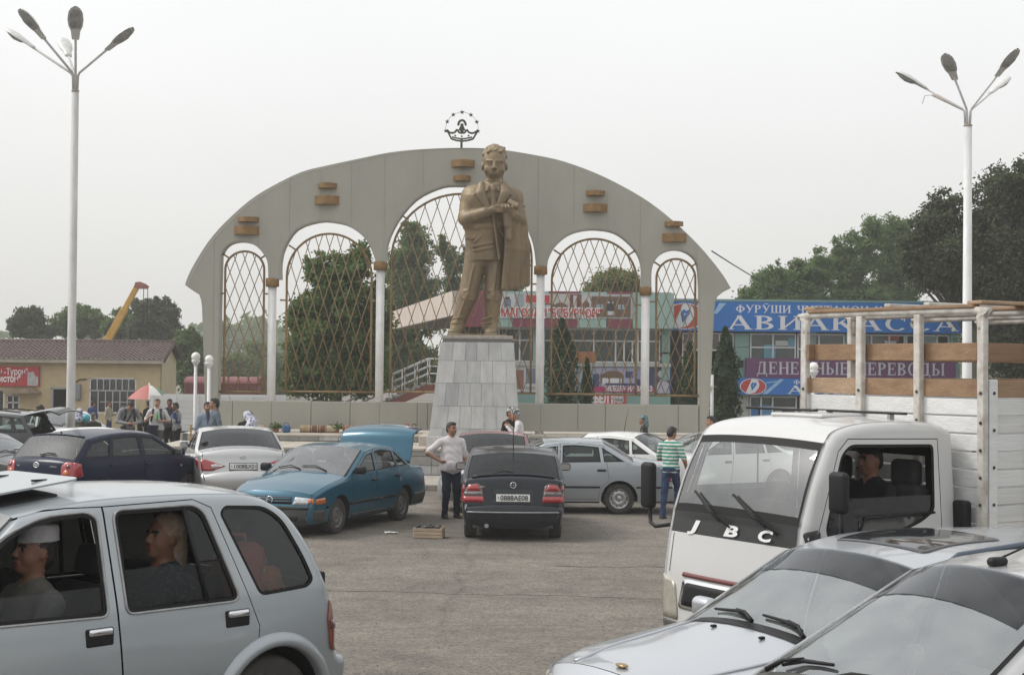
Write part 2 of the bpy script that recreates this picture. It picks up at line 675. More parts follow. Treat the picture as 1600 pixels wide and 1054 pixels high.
def serif(text, h, width=None, gap=.06):
 out, x = [], 0
 for ch in text:
  P, w = glyph(ch)
  out += [[((p[0] + x) * h, p[1] * h) for p in q] for q in P]
  x += w + gap
 W = (x - gap) * h
 if width:
  k = width / W
  out = [[(p[0] * k, p[1]) for p in q] for q in out]
  W = width
 return out, W
def print_at(name, polys, parent, M, material):
 mb = MB()
 flat2d(mb, polys, M)
 return mb.build(name, material, parent, fix=False)
def sans(name, text, size, parent, M, material, bold=0.0, width=None, align='LEFT', shear=0.0, depth=0.0):
 cu = bpy.data.curves.new(name, 'FONT')
 cu.body = text
 cu.size = size
 cu.offset = bold
 cu.shear = shear
 cu.extrude = depth
 cu.resolution_u = 3
 cu.align_x = align
 o = bpy.data.objects.new(name, cu)
 COL.objects.link(o)
 dg = bpy.context.evaluated_depsgraph_get()
 me = bpy.data.meshes.new_from_object(o.evaluated_get(dg))
 bpy.data.objects.remove(o)
 bpy.data.curves.remove(cu)
 if width and len(me.vertices):
  xs = [v.co.x for v in me.vertices]
  k = width / (max(xs) - min(xs))
  for v in me.vertices:
   v.co.x *= k
 me.transform(M)
 me.materials.clear()
 me.materials.append(material)
 me.name = name
 return link(name, me, parent)
def face_M(p, right, up=Vector((0, 0, 1))):
 r = Vector(right).normalized()
 u = Vector(up).normalized()
 n = r.cross(u)
 return Matrix(((r.x, u.x, n.x, p[0]), (r.y, u.y, n.y, p[1]), (r.z, u.z, n.z, p[2]), (0, 0, 0, 1)))
# materials of the setting
def asphalt():
 m, nt, b = _nodes('asphalt')
 N, L = nt.nodes, nt.links
 tcn = N.new('ShaderNodeTexCoord')
 def noise(sc, det, rough=.6):
  n = N.new('ShaderNodeTexNoise')
  n.inputs['Scale'].default_value = sc
  n.inputs['Detail'].default_value = det
  n.inputs['Roughness'].default_value = rough
  L.new(tcn.outputs['Object'], n.inputs['Vector'])
  return n
 def ramp(src, p0, c0, p1, c1):
  r = N.new('ShaderNodeValToRGB')
  r.color_ramp.elements[0].position = p0
  r.color_ramp.elements[0].color = (*c0, 1)
  r.color_ramp.elements[1].position = p1
  r.color_ramp.elements[1].color = (*c1, 1)
  L.new(src, r.inputs['Fac'])
  return r
 def mix(fac, a, c, mode='MIX'):
  x = N.new('ShaderNodeMix')
  x.data_type = 'RGBA'
  x.blend_type = mode
  if isinstance(fac, float):
   x.inputs['Factor'].default_value = fac
  else:
   L.new(fac, x.inputs['Factor'])
  L.new(a, x.inputs['A'])
  if isinstance(c, tuple):
   x.inputs['B'].default_value = (*c, 1)
  else:
   L.new(c, x.inputs['B'])
  return x
 big = ramp(noise(.22, 6).outputs['Fac'], .35, (.168, .157, .142), .68, (.232, .214, .192))
 mid = ramp(noise(2.2, 6, .7).outputs['Fac'], .3, (.62, .61, .6), .7, (1.1, 1.08, 1.04))
 m1 = mix(.75, big.outputs['Color'], mid.outputs['Color'], 'MULTIPLY')
 mpx = N.new('ShaderNodeMapping'); mpx.inputs['Scale'].default_value = (.3, 1.0, 1); mpx.inputs['Rotation'].default_value = (0, 0, .12)
 L.new(tcn.outputs['Object'], mpx.inputs['Vector'])
 nt_ = noise(1.4, 5); L.new(mpx.outputs['Vector'], nt_.inputs['Vector'])
 tr_ = ramp(nt_.outputs['Fac'], .36, (.70, .69, .68), .60, (1.06, 1.05, 1.04))
 m1 = mix(.55, m1.outputs['Result'], tr_.outputs['Color'], 'MULTIPLY')
 st = ramp(noise(.55, 5).outputs['Fac'], .58, (0, 0, 0), .74, (1, 1, 1))
 stm = N.new('ShaderNodeMath'); stm.operation = 'MULTIPLY'; stm.inputs[1].default_value = .6
 L.new(st.outputs['Color'], stm.inputs[0])
 m2 = mix(stm.outputs[0], m1.outputs['Result'], (.055, .05, .046))
 vo = N.new('ShaderNodeTexVoronoi'); vo.inputs['Scale'].default_value = 46
 L.new(tcn.outputs['Object'], vo.inputs['Vector'])
 sp = N.new('ShaderNodeSeparateColor'); L.new(vo.outputs['Color'], sp.inputs[0])
 chip = ramp(sp.outputs[0], .1, (.45, .44, .43), .96, (1.5, 1.46, 1.4))
 m3 = mix(.6, m2.outputs['Result'], chip.outputs['Color'], 'MULTIPLY')
 pale = ramp(noise(28, 2).outputs['Fac'], .68, (0, 0, 0), .74, (1, 1, 1))
 pm = N.new('ShaderNodeMath'); pm.operation = 'MULTIPLY'; pm.inputs[1].default_value = .4
 L.new(pale.outputs['Color'], pm.inputs[0])
 m4 = mix(pm.outputs[0], m3.outputs['Result'], (.33, .31, .28))
 wv = noise(.9, 4)
 vd = N.new('ShaderNodeTexVoronoi'); vd.feature = 'DISTANCE_TO_EDGE'; vd.inputs['Scale'].default_value = .16
 mpv = N.new('ShaderNodeMix'); mpv.data_type = 'RGBA'; mpv.inputs['Factor'].default_value = .35
 L.new(tcn.outputs['Object'], mpv.inputs['A']); L.new(wv.outputs['Color'], mpv.inputs['B'])
 L.new(mpv.outputs['Result'], vd.inputs['Vector'])
 ck = ramp(vd.outputs['Distance'], .001, (1, 1, 1), .005, (0, 0, 0))
 ckm = N.new('ShaderNodeMath'); ckm.operation = 'MULTIPLY'; ckm.inputs[1].default_value = .3
 L.new(ck.outputs['Color'], ckm.inputs[0])
 m5 = mix(ckm.outputs[0], m4.outputs['Result'], (.04, .037, .034))
 L.new(m5.outputs['Result'], b.inputs['Base Color'])
 b.inputs['Roughness'].default_value = .9
 b.inputs['Specular IOR Level'].default_value = .25
 bp = N.new('ShaderNodeBump'); bp.inputs['Strength'].default_value = .6; bp.inputs['Distance'].default_value = .012
 L.new(vo.outputs['Distance'], bp.inputs['Height'])
 L.new(bp.outputs['Normal'], b.inputs['Normal'])
 return m
M_ASPH = asphalt()
M_ARCH = mat('arch_panel_grey', (.355, .345, .298), .55, 0, 1.2, .10, (40, .05), stretch=(1, 1, .4), detail=9)
M_ARCH_L = mat('arch_edge_lit', (.5, .49, .44), .5, 0, 2.0, .12)
M_WHITE = mat('white_paint_chalky', (.70, .69, .68), .6, 0, 3.0, .14, (30, .1))
M_BRONZE_BAND = mat('gilt_brown_band', (.26, .155, .062), .45, .25, 6.0, .35)
M_GRILLE = mat('grille_brown_gilt', (.26, .175, .085), .45, .3, 8.0, .35)
M_EMBLEM = mat('emblem_dark_iron', (.075, .068, .055), .5, .3, 5.0, .2)
M_TILE = [mat('plinth_marble_%d' % i, c, .38, 0, 5.0, .22, (14, .05), stretch=(1, 1, .35), col2=d) for i, (c, d) in enumerate([
 ((.44, .445, .44), (.35, .35, .345)), ((.50, .50, .49), (.40, .395, .38)), ((.36, .36, .365), (.29, .29, .295)), ((.50, .48, .45), (.38, .33, .26))])]
M_JOINT = mat('joint_mortar_dark', (.16, .155, .145), .9)
M_STEP = mat('step_tile_grey', (.31, .30, .285), .5, 0, 4.0, .2, (20, .08))
M_STEPTOP_AND_SUNSIDE = mat('beige_terrace_and_sunlit_side', (.44, .395, .33), .6, 0, 3.0, .22, (20, .08))
M_KERB = mat('kerb_concrete', (.34, .315, .275), .85, 0, 5.0, .3, (40, .3))
M_DARK = mat('dark_interior', (.012, .012, .013), .9)
M_BLACK = mat('black_plastic', (.013, .013, .014), .5, 0, 20, .3, spec=.25)
M_RUBBER = mat('tyre_rubber', (.03, .029, .028), .85, 0, 10, .4, (60, .2), col2=(.06, .055, .048))
M_STEEL = mat('grey_steel', (.36, .36, .36), .4, .6, 10, .25)
M_CHROME = mat('chrome', (.75, .75, .76), .12, 1.0)
# ground
def ground():
 xs = [-1500, -600, -300, -150, -90, -60] + [i * 2.5 for i in range(-18, 19)] + [60, 90, 150, 300, 600, 1500]
 ys = [-60, -20, -5] + [i * 1.5 for i in range(0, 50)] + [80, 95, 120, 160, 220, 320, 500, 900, 2000]
 mb = MB()
 V = [(x, y, zg(x, y)) for y in ys for x in xs]
 n = len(xs)
 F = [(j * n + i, j * n + i + 1, (j + 1) * n + i + 1, (j + 1) * n + i) for j in range(len(ys) - 1) for i in range(n - 1)]
 mb.add(V, F, 0, True)
 tag(mb.build('ground', M_ASPH), kind='structure')
ground()
def seam():
 rg = random.Random(12)
 mb = MB()
 for (x0, x1, y0, sl) in ((-2.6, 2.9, 19.1, -.10), (.6, 3.0, 21.6, .05)):
  n = 60
  pts, w = [], []
  for i in range(n):
   x = x0 + (x1 - x0) * i / (n - 1)
   y = y0 + sl * (x - x0) + .05 * math.sin(x * 3.1) + .025 * math.sin(x * 11) + rg.uniform(-.012, .012)
   pts.append((x, y)); w.append(.008 + .022 * rg.random() ** 2)
  V = [(p[0], p[1] - k, zg(*p) + .004) for p, k in zip(pts, w)] + [(p[0], p[1] + k, zg(*p) + .004) for p, k in zip(pts, w)]
  mb.add(V, [(i, i + 1, n + i + 1, n + i) for i in range(n - 1)])
 tag(mb.build('asphalt_seam', mat('tar_dark', (.06, .056, .052), .9, 0, 20, .4)), kind='structure')
seam()
# loose stones and scraps of litter on the asphalt
def gravel():
 rg = random.Random(3)
 mb = MB()
 for i in range(900):
  y = 9 + 24 * rg.random() ** 1.2
  x = rg.uniform(-.2, .2) * y
  r = rg.uniform(.004, .011)
  z = zg(x, y) + r * .4
  V = [(x + r * rg.uniform(.6, 1.3) * a, y + r * rg.uniform(.6, 1.3) * b, z + r * c * .8) for a, b, c in ((1, 0, 0), (-1, 0, 0), (0, 1, 0), (0, -1, 0), (0, 0, 1), (0, 0, -1))]
  mb.add(V, [(0, 2, 4), (2, 1, 4), (1, 3, 4), (3, 0, 4), (2, 0, 5), (1, 2, 5), (3, 1, 5), (0, 3, 5)])
 tag(mb.build('gravel', mat('loose_stones', (.2, .185, .165), .9, 0, 30, .4)), kind='stuff', label='loose grit scattered over the asphalt square', cat='gravel')
gravel()
# pavement and stepped terrace
def slab_row(mb_parent, name, x0, x1, y, z0, z1, w, mats, depth=.03, seed=1, skip=None):
 rg = random.Random(seed)
 n = max(1, int(round((x1 - x0) / w)))
 st = (x1 - x0) / n
 for i in range(n):
  a, b = x0 + i * st + .006, x0 + (i + 1) * st - .006
  mb = MB().box(((a + b) / 2, y + depth / 2 - rg.random() * .004, (z0 + z1) / 2), (b - a, depth, z1 - z0 - .012), ch=.004)
  mb.build(name, rg.choice(mats), mb_parent, fix=False)
pave = MB()
pave.box((-.5, 36.05, -.1), (17.0, 2.9, .46), ch=.015)
po = tag(pave.build('pavement', M_KERB), kind='structure')
for i in range(17):
 MB().box((-9.0 + i + .5, 34.52, .065), (.985, .17, .15), ch=.02).build('kerb_stone', M_KERB, po)
ter = MB()
ter.box((-.9, 39.0, .36), (15.6, 2.9, .72))
ter.box((-.9, 43.2, .46), (15.6, 5.4, .92))
to = tag(ter.build('terrace', M_JOINT), kind='structure')
for k, (z0, z1) in enumerate(((.13, .36), (.36, .585), (.585, .76))):
 slab_row(to, 'facing_tile', -8.7, 6.9, 37.52, z0, z1, .52, [M_STEP, M_STEP, M_TILE[0]], seed=k)
slab_row(to, 'riser_tile', -8.7, 6.9, 40.46, .79, .93, .52, [M_STEP, M_TILE[0]], seed=9)
rg = random.Random(5)
for i in range(26):
 MB().box((-8.7 + .3 + i * .6, 38.95, .75), (.592, 2.96, .06), ch=.008).build('terrace_slab', M_STEPTOP_AND_SUNSIDE, to, fix=False)
 MB().box((-8.7 + .3 + i * .6, 43.15, .935), (.592, 5.45, .05), ch=.008).build('terrace_slab', M_STEPTOP_AND_SUNSIDE, to, fix=False)
# monument arch
YA = 42.0
def A2(u, v, Y=YA):
 p = at(u, v, Y)
 return (p.x, p.z)
def arch():
 root = thing('monument_arch', 'wide grey monumental arch with five openings, brown lattice grilles and white columns behind the statue', 'arch', (0, 0, .96))
 Z = Matrix.Translation((0, 0, -.96))
 out_px = [(289, 445), (293, 433), (303, 413), (325, 378), (352, 347), (390, 313), (425, 291), (470, 269), (509, 259), (560, 248), (610, 238), (660, 233), (722, 231), (780, 233.5), (840, 243), (880, 252), (930, 270), (975, 292), (1015, 316), (1052, 345), (1085, 376), (1110, 404), (1130, 430), (1142, 450)]
 right_leg = [(1130, 456), (1121, 463), (1117.5, 472), (1116, 485), (1113.5, 535), (1107, 677), (1093, 677)]
 base_top_r = [(1093, 632)]
 o1 = [(1093, 449), (1091, 420), (1086, 405), (1072.7, 394), (1055.7, 390), (1038.6, 394), (1025, 405), (1018.5, 422), (1018, 449)]
 o2 = [(1002, 449), (1002.5, 417), (996, 396), (980.5, 377.6), (960, 363.5), (936, 358.8), (912, 359.5), (888, 367), (868, 384), (857.6, 403), (855, 417)]
 o3 = [(838, 417), (833, 380), (818, 345), (790, 312), (755, 294.5), (712, 290), (685, 294), (650, 312), (622, 345), (606, 380), (603.5, 410)]
 o4 = [(586, 410), (585, 402), (572, 374.5), (547, 354), (522, 347), (497, 346.5), (464, 358), (445, 385), (438.5, 410), (438.5, 436)]
 o5 = [(419, 436), (418.7, 421), (416, 404), (401, 385), (380, 377.5), (359, 381), (347, 395), (344.5, 421), (340, 625)]
 left_leg = [(340, 672), (322, 672), (320, 623), (315.5, 479), (314, 468), (311, 460), (300, 453)]
 sm = lambda pts, n=3: smoothed(pts, n)
 top = sm(out_px)
 outline = top + right_leg + base_top_r + sm(o1) + sm(o2) + sm(o3) + sm(o4) + sm(o5) + left_leg
 P = [A2(*q) for q in outline]
 mb = MB()
 mb.prism(P, YA + .008, YA + .42)
 mb.add([], [])
 core = mb.build('slab', M_ARCH, root)
 core.data.transform(Z)
 joints_px = [335, 366, 404, 452, 500, 548, 600, 660, 722, 783, 840, 896, 948, 1000, 1048, 1088]
 jx = [A2(q, 400)[0] for q in joints_px]
 lines = []
 for x in jx:
  for s_ in (-.007, .007):
   lines.append([(x + s_, 0), (x + s_, 12)])
 Pin = offset_poly(P, .03)
 V, T = cdt([P, Pin], open_lines=lines)
 C = V[T].mean(axis=1)
 ok = inside(C, Pin)
 grp = np.searchsorted(np.array(jx), C[:, 0])
 near = np.min(np.abs(C[:, 0][:, None] - np.array(jx)[None]), axis=1) < .007
 for g in range(len(jx) + 1):
  sel = T[ok & (grp == g) & ~near]
  if not len(sel):
   continue
  m2 = MB()
  cnt = {}
  for t in sel:
   t = tuple(int(i) for i in t)
   m2.f.append(t); m2.m.append(0); m2.sm.append(False)
   for a, b in ((t[0], t[1]), (t[1], t[2]), (t[2], t[0])):
    if (b, a) in cnt: del cnt[(b, a)]
    else: cnt[(a, b)] = 1
  m2.v = [(p[0], YA, p[1]) for p in V] + [(p[0], YA + .007, p[1]) for p in V]
  n = len(V)
  for (a, b) in cnt:
   m2.f.append((a, b, n + b, n + a)); m2.m.append(0); m2.sm.append(False)
  o = m2.build('facing_panel', M_ARCH, root)
  bm = bmesh.new(); bm.from_mesh(o.data)
  bmesh.ops.delete(bm, geom=[v for v in bm.verts if not v.link_faces], context='VERTS')
  bm.to_mesh(o.data); bm.free()
  o.data.transform(Z)
 e = MB()
 lp = [A2(*q) for q in top[:40]]
 for i in range(len(lp) - 1):
  a, b = Vector(lp[i]), Vector(lp[i + 1])
  n_ = Vector((-(b - a).y, (b - a).x)).normalized()
  w0, w1 = .085 * (1 - (i / 39) ** 2), .085 * (1 - ((i + 1) / 39) ** 2)
  w0, w1 = max(w0, .004), max(w1, .004)
  a2, b2 = a - n_ * w0, b - n_ * w1
  q = [(a.x, YA + .1, a.y), (b.x, YA + .1, b.y), (b2.x, YA - .012, b2.y), (a2.x, YA - .012, a2.y)]
  a3, b3 = a2, b2
  q2 = [(a2.x, YA - .012, a2.y), (b2.x, YA - .012, b2.y), (b2.x, YA + .02, b2.y - .001), (a2.x, YA + .02, a2.y - .001)]
  e.add(q, [(0, 1, 2, 3)]); e.add(q2, [(0, 1, 2, 3)])
 e.build('lit_edge_strip', M_ARCH_L, root).data.transform(Z)  # paler left edge: light caught by the chamfer is put into the colour
 pj = [341, 363, 424, 486, 547, 593, 652, 668, 715, 782, 845, 903, 946, 1009, 1060, 1092]
 for a, b in zip(pj[:-1], pj[1:]):
  p0, p1 = A2(a, 625), A2(b, 625 + (b - 340) * .0095)
  zt = A2((a + b) / 2, 625.5 + ((a + b) / 2 - 340) * .0095)[1]
  zb = A2((a + b) / 2, 669 + ((a + b) / 2 - 340) * .0095)[1]
  MB().box(((p0[0] + p1[0]) / 2, YA + .13, (zt + zb) / 2), (p1[0] - p0[0] - .012, .22, zt - zb), ch=.006).build('parapet_panel', M_ARCH, root).data.transform(Z)
 for u, vc, half in ((424.5, 434, 10.5), (594, 408, 11), (845, 415, 10.5), (1009.5, 447.5, 9.5)):
  x, zt = A2(u, vc)
  xb, zb = A2(u, 668 + (u - 340) * .0095)
  r = .115
  c = MB().tube([(x, YA + .15, zb - .22), (x, YA + .15, zt - .2)], r, 16).build('column', M_WHITE, root)
  c.data.transform(Z)
  w = half / 57.1
  MB().lathe([(w * .96, zt - .235), (w, zt - .225), (w, zt - .01), (w * .96, zt)], 20, M=Matrix.Translation((x, YA + .15, 0))).build('capital_band', M_BRONZE_BAND, root).data.transform(Z)
 for (u, v, w, h) in ((388, 343, 33, 7.5), (385.5, 360, 38, 13), (512, 290.5, 29, 8), (511, 313, 38, 13), (723.5, 256, 36, 11), (722, 279, 27, 8), (930.5, 302, 29, 7.5), (930, 325, 37, 12.5), (1053, 350, 29, 7.5), (1053.5, 371.5, 38, 13)):
  x, z = A2(u, v)
  ww, hh = w / 57.1 / 2, h / 57.1 / 2
  arc = [(x - ww + 2 * ww * i / 12, YA - .03 - .2 * (1 - ((i - 6) / 6) ** 2)) for i in range(13)]
  arc = [(x - ww, YA - .002)] + arc + [(x + ww, YA - .002)]
  MB().prism(arc, z - hh, z + hh, axis='Z').build('bracket', M_BRONZE_BAND, root).data.transform(Z)
 YG = YA + .15
 G = [(350.5, 411.5, 392, 612, 421), (447, 580, 364.5, 612, 432), (611, 831, 302, 613, 405), (862.5, 995.5, 372.5, 616, 438), (1026.5, 1087.5, 404, 618, 434)]
 for gi, (u0, u1, va, vb, vs_) in enumerate(G):
  x0, x1 = A2(u0, vs_)[0], A2(u1, vs_)[0]
  za, zb, zs = A2((u0 + u1) / 2, va)[1], A2((u0 + u1) / 2, vb)[1], A2((u0 + u1) / 2, vs_)[1]
  cx, rx = (x0 + x1) / 2, (x1 - x0) / 2
  pts = [(x0, YG, zb)] + [(x0, YG, zb + (zs - zb) * k / 3) for k in (1, 2)]
  arc = [(cx - rx * math.cos(PI * k / 28), zs + (za - zs) * math.sin(PI * k / 28)) for k in range(29)]
  pts += [(p[0], YG, p[1]) for p in arc] + [(x1, YG, zb + (zs - zb) * k / 3) for k in (2, 1, 0)]
  fr = MB().tube(pts, .034, 6).build('grille_frame', M_GRILLE, root)
  fr.data.transform(Z)
  def stay(a, b, r): MB().tube([a, b], r, 6).build('grille_stay', M_GRILLE, root).data.transform(Z)
  stay(*[(x0 - .16, YG, zb), (x1 + .16, YG, zb)], .034)
  for sgn in (-1, 1):
   an = R(38)
   stay(*[(cx + sgn * rx * math.cos(an), YG, zs + (za - zs) * math.sin(an)), (cx + sgn * (rx * math.cos(an) + .2), YG, zs + (za - zs) * math.sin(an) + .13)], .026)
   zz = zs - .65
   stay(*[(cx + sgn * rx, YG, zz), (cx + sgn * (rx + .18), YG, zz)], .026)
  poly = [(x0, zb)] + [(x0, zs)] + arc + [(x1, zs), (x1, zb)]
  sx = [.27, .30, .34, .29, .26][gi]
  slope = [2.7, 3.3, 3.0, 2.7, 2.6][gi]
  for sg in (1, -1):
   y = YG + .012 * sg
   k = -40
   while k < 60:
    xs_ = cx + k * 2 * sx / 2 * 1.0
    seg = []
    Q = np.array([(xs_ + sg * t / slope, zb + t) for t in np.arange(0, za - zb, .03)])
    inn = inside(Q, poly)
    ids = np.where(inn)[0]
    if len(ids) > 8:
     a, b = Q[ids[0]], Q[ids[-1]]
     MB().tube([(a[0], y, a[1]), (b[0], y, b[1])], .0125, 5).build('lattice_bar', M_GRILLE, root, fix=False).data.transform(Z)
    k += 1
 return root
arch()
# emblem: crown under an arc of seven stars
def emblem():
 Y = YA + .2
 base = at(721, 232, Y)
 root = thing('crown_emblem', 'dark metal crown under seven stars on a short mast on top of the arch', 'emblem', base)
 s = 1 / 57.0
 def Q(u, v):
  return ((u - 721) * s, (232 - v) * s)
 def plate(name, polys, th=.05):
  vv, tr = tri2d(polys)
  mb = MB()
  n = len(vv)
  mb.v = [(p[0], -th / 2, p[1]) for p in vv] + [(p[0], th / 2, p[1]) for p in vv]
  cnt = {}
  for t in tr:
   mb.f.append(t); mb.f.append(tuple(n + i for i in t[::-1]))
   for a, b in ((t[0], t[1]), (t[1], t[2]), (t[2], t[0])):
    if (b, a) in cnt: del cnt[(b, a)]
    else: cnt[(a, b)] = 1
  for (a, b) in cnt:
   mb.f.append((b, a, n + a, n + b))
  mb.m = [0] * len(mb.f); mb.sm = [False] * len(mb.f)
  return mb.build(name, M_EMBLEM, root)
 MB().tube([(0, 0, -.1), (0, 0, 15 * s)], .035, 8).build('mast', M_EMBLEM, root)
 bot = [Q(705, 213), Q(713, 216.5), Q(721.5, 217.5), Q(730, 216.5), Q(739, 213)]
 def stroke(pts, w):
  out = []
  for a, b in zip(pts[:-1], pts[1:]):
   out.append(_bar(*a, *b, w))
  return out
 band = stroke([Q(698, 203), Q(705, 217), Q(713, 219.5), Q(721.5, 220.5), Q(730, 219.5), Q(739, 217), Q(747, 203)], .045)
 top = smoothed([Q(698, 203), Q(703, 207.5), Q(710, 207), Q(714, 202.5), Q(717, 207), Q(721.5, 207.5), Q(726, 207), Q(729, 202.5), Q(733, 207), Q(740, 207.5), Q(747, 203)], 3)
 fin = [_bar(*Q(721.5, 208), *Q(721.5, 193), .085)] + stroke(smoothed([Q(715.5, 196), Q(717, 190.5), Q(721.5, 187.5), Q(726, 190.5), Q(727.5, 196)], 4), .06) + stroke(smoothed([Q(718, 204), Q(721.5, 197), Q(725, 204)], 4), .07)
 lower = stroke(smoothed([Q(706, 214), Q(714, 216), Q(721.5, 216.8), Q(729, 216), Q(738, 214)], 3), .035)
 lobes = []
 for u, v in ((711, 212), (721.5, 213), (732, 212)):
  c = Q(u, v)
  lobes.append([(c[0] + .035 * math.cos(a * PI / 4) * (1 if a % 2 == 0 else .5), c[1] + .035 * math.sin(a * PI / 4) * (1 if a % 2 == 0 else .5)) for a in range(8)])
 plate('crown', band + stroke(top, .05) + fin + lower + lobes)
 c = Q(721.5, 201)
 pos = []
 for i in range(7):
  a = R(180 + 8 - (196) * i / 6)
  pos.append((c[0] + 25.5 * s * math.cos(a), c[1] + 26 * s * math.sin(a)))
 for p in pos:
  st = []
  for k in range(10):
   r = .068 if k % 2 == 0 else .028
   a = R(90 + 36 * k)
   st.append((p[0] + r * math.cos(a), p[1] + r * math.sin(a)))
  plate('star', [st], .03)
 MB().tube([(c[0] + 25.5 * s * math.cos(R(188 - 196 * i / 24)), .0, c[1] + 26 * s * math.sin(R(188 - 196 * i / 24))) for i in range(25)], .006, 4).build('star_wire', M_EMBLEM, root)
emblem()
# plinth of marble tiles
PL_Y0 = 38.85
def plinth():
 pb = at(741, 691, PL_Y0)
 root = thing('statue_plinth', 'tapering plinth clad in grey marble tiles under the bronze statue', 'plinth', (at(741, 690, PL_Y0).x, PL_Y0, .78))
 cx = root.location.x
 z0 = .78
 zt = at(744, 525, PL_Y0 + .3).z - z0
 s = PL_Y0 / FPX
 wb, wt = 146 * s / 2, 113 * s / 2         # half widths of the front at the foot and at the top
 off = 3 * s
 tilt = .26                                # how far the front leans back
 D0 = 2.4
 def fr(h):                                # half width, front y, centre x at height fraction h
  return wb + (wt - wb) * h, tilt * h, off * h
 core = MB()
 V = []
 for h, z in ((0, 0), (1, zt - .05)):
  w, y, ox = fr(h)
  w -= .035
  V += [(ox - w, y + .035, z), (ox + w, y + .035, z), (ox + w, D0 - y - .035, z), (ox - w, D0 - y - .035, z)]
 core.add(V, [(0, 1, 5, 4), (1, 2, 6, 5), (2, 3, 7, 6), (3, 0, 4, 7), (4, 5, 6, 7), (3, 2, 1, 0)])
 core.build('plinth_core', M_JOINT, root)
 rows = [(0, .155), (.155, .36), (.36, .57), (.57, .775), (.775, .945)]
 rg = random.Random(11)
 for ri, (a, b) in enumerate(rows):
  n = [7, 7, 7, 6, 6][ri]
  cuts = [0] + sorted([(i + rg.uniform(-.08, .08) + (.25 if ri % 2 else 0)) / n for i in range(1, n)]) + [1]
  for side in range(4):
   for i in range(len(cuts) - 1):
    c0, c1 = cuts[i], cuts[i + 1]
    q = []
    g = .0035
    for (t, h, gt, gh) in ((c0, a, g, g), (c1, a, -g, g), (c1, b, -g, -g), (c0, b, g, -g)):
     w, y, ox = fr(h)
     z = h * zt + gh
     if side == 0: p = (ox - w + 2 * w * t + gt, y, z); nrm = (0, -1, 0)
     elif side == 2: p = (ox + w - 2 * w * t - gt, D0 - y, z); nrm = (0, 1, 0)
     elif side == 1: p = (ox + w, y + (D0 - 2 * y) * t + gt, z); nrm = (1, 0, 0)
     else: p = (ox - w, D0 - y - (D0 - 2 * y) * t - gt, z); nrm = (-1, 0, 0)
     q.append(Vector(p))
    nv = Vector(nrm)
    k = rg.uniform(0, .004)
    out = [p + nv * k for p in q]
    inn = [p - nv * .034 for p in q]
    mb = MB().add(out + inn, [(0, 1, 2, 3), (0, 4, 5, 1), (1, 5, 6, 2), (2, 6, 7, 3), (3, 7, 4, 0)])
    mt = rg.choices(M_TILE, [4, 3, 1.3, 1])[0]
    if side == 3: mt = M_STEPTOP_AND_SUNSIDE  # left face beige: sunlight from the left put into the tile colour
    mb.build('marble_tile', mt, root)
 w, y, ox = fr(1)
 MB().box((ox, D0 / 2, zt - .03), (2 * w - .02, D0 - 2 * y - .02, .09), ch=.012).build('cap_slab', mat('plinth_cap', (.36, .33, .29), .7, 0, 8, .3), root)
 for i in range(5):
  MB().box((-wb - .02 + (i + .5) * (2 * wb + .04) / 5, -.14, .12), ((2 * wb + .04) / 5 - .01, .26, .24), ch=.006).build('base_block', rg.choice(M_TILE[:3]), root)
 MB().box((-wb - .11, .9, .12), (.2, 2.2, .24), ch=.006).build('base_block', M_STEPTOP_AND_SUNSIDE, root)  # same beige, painting the sun on the left side
 MB().box((wb + .11, .9, .12), (.2, 2.2, .24), ch=.006).build('base_block', M_TILE[2], root)
 return root, zt, D0, ox
PLINTH, PL_H, PL_D, PL_OX = plinth()
# trees
def leaf_mat(name, c, c2):
 m, nt, b = _nodes(name)
 N, L = nt.nodes, nt.links
 tcn = N.new('ShaderNodeTexCoord')
 n1 = N.new('ShaderNodeTexNoise'); n1.inputs['Scale'].default_value = 1.3; n1.inputs['Detail'].default_value = 6; n1.inputs['Roughness'].default_value = .75
 L.new(tcn.outputs['Object'], n1.inputs['Vector'])
 rp = N.new('ShaderNodeValToRGB')
 rp.color_ramp.elements[0].position = .32; rp.color_ramp.elements[0].color = (*c, 1)
 rp.color_ramp.elements[1].position = .7; rp.color_ramp.elements[1].color = (*c2, 1)
 L.new(n1.outputs['Fac'], rp.inputs['Fac'])
 L.new(rp.outputs['Color'], b.inputs['Base Color'])
 b.inputs['Roughness'].default_value = .6
 b.inputs['Specular IOR Level'].default_value = .3
 tl = N.new('ShaderNodeBsdfTranslucent')
 L.new(rp.outputs['Color'], tl.inputs['Color'])
 mx = N.new('ShaderNodeMixShader'); mx.inputs[0].default_value = .45
 L.new(b.outputs[0], mx.inputs[1]); L.new(tl.outputs[0], mx.inputs[2])
 L.new(mx.outputs[0], nt.nodes['Material Output'].inputs['Surface'])
 MATS[name] = m
 return m
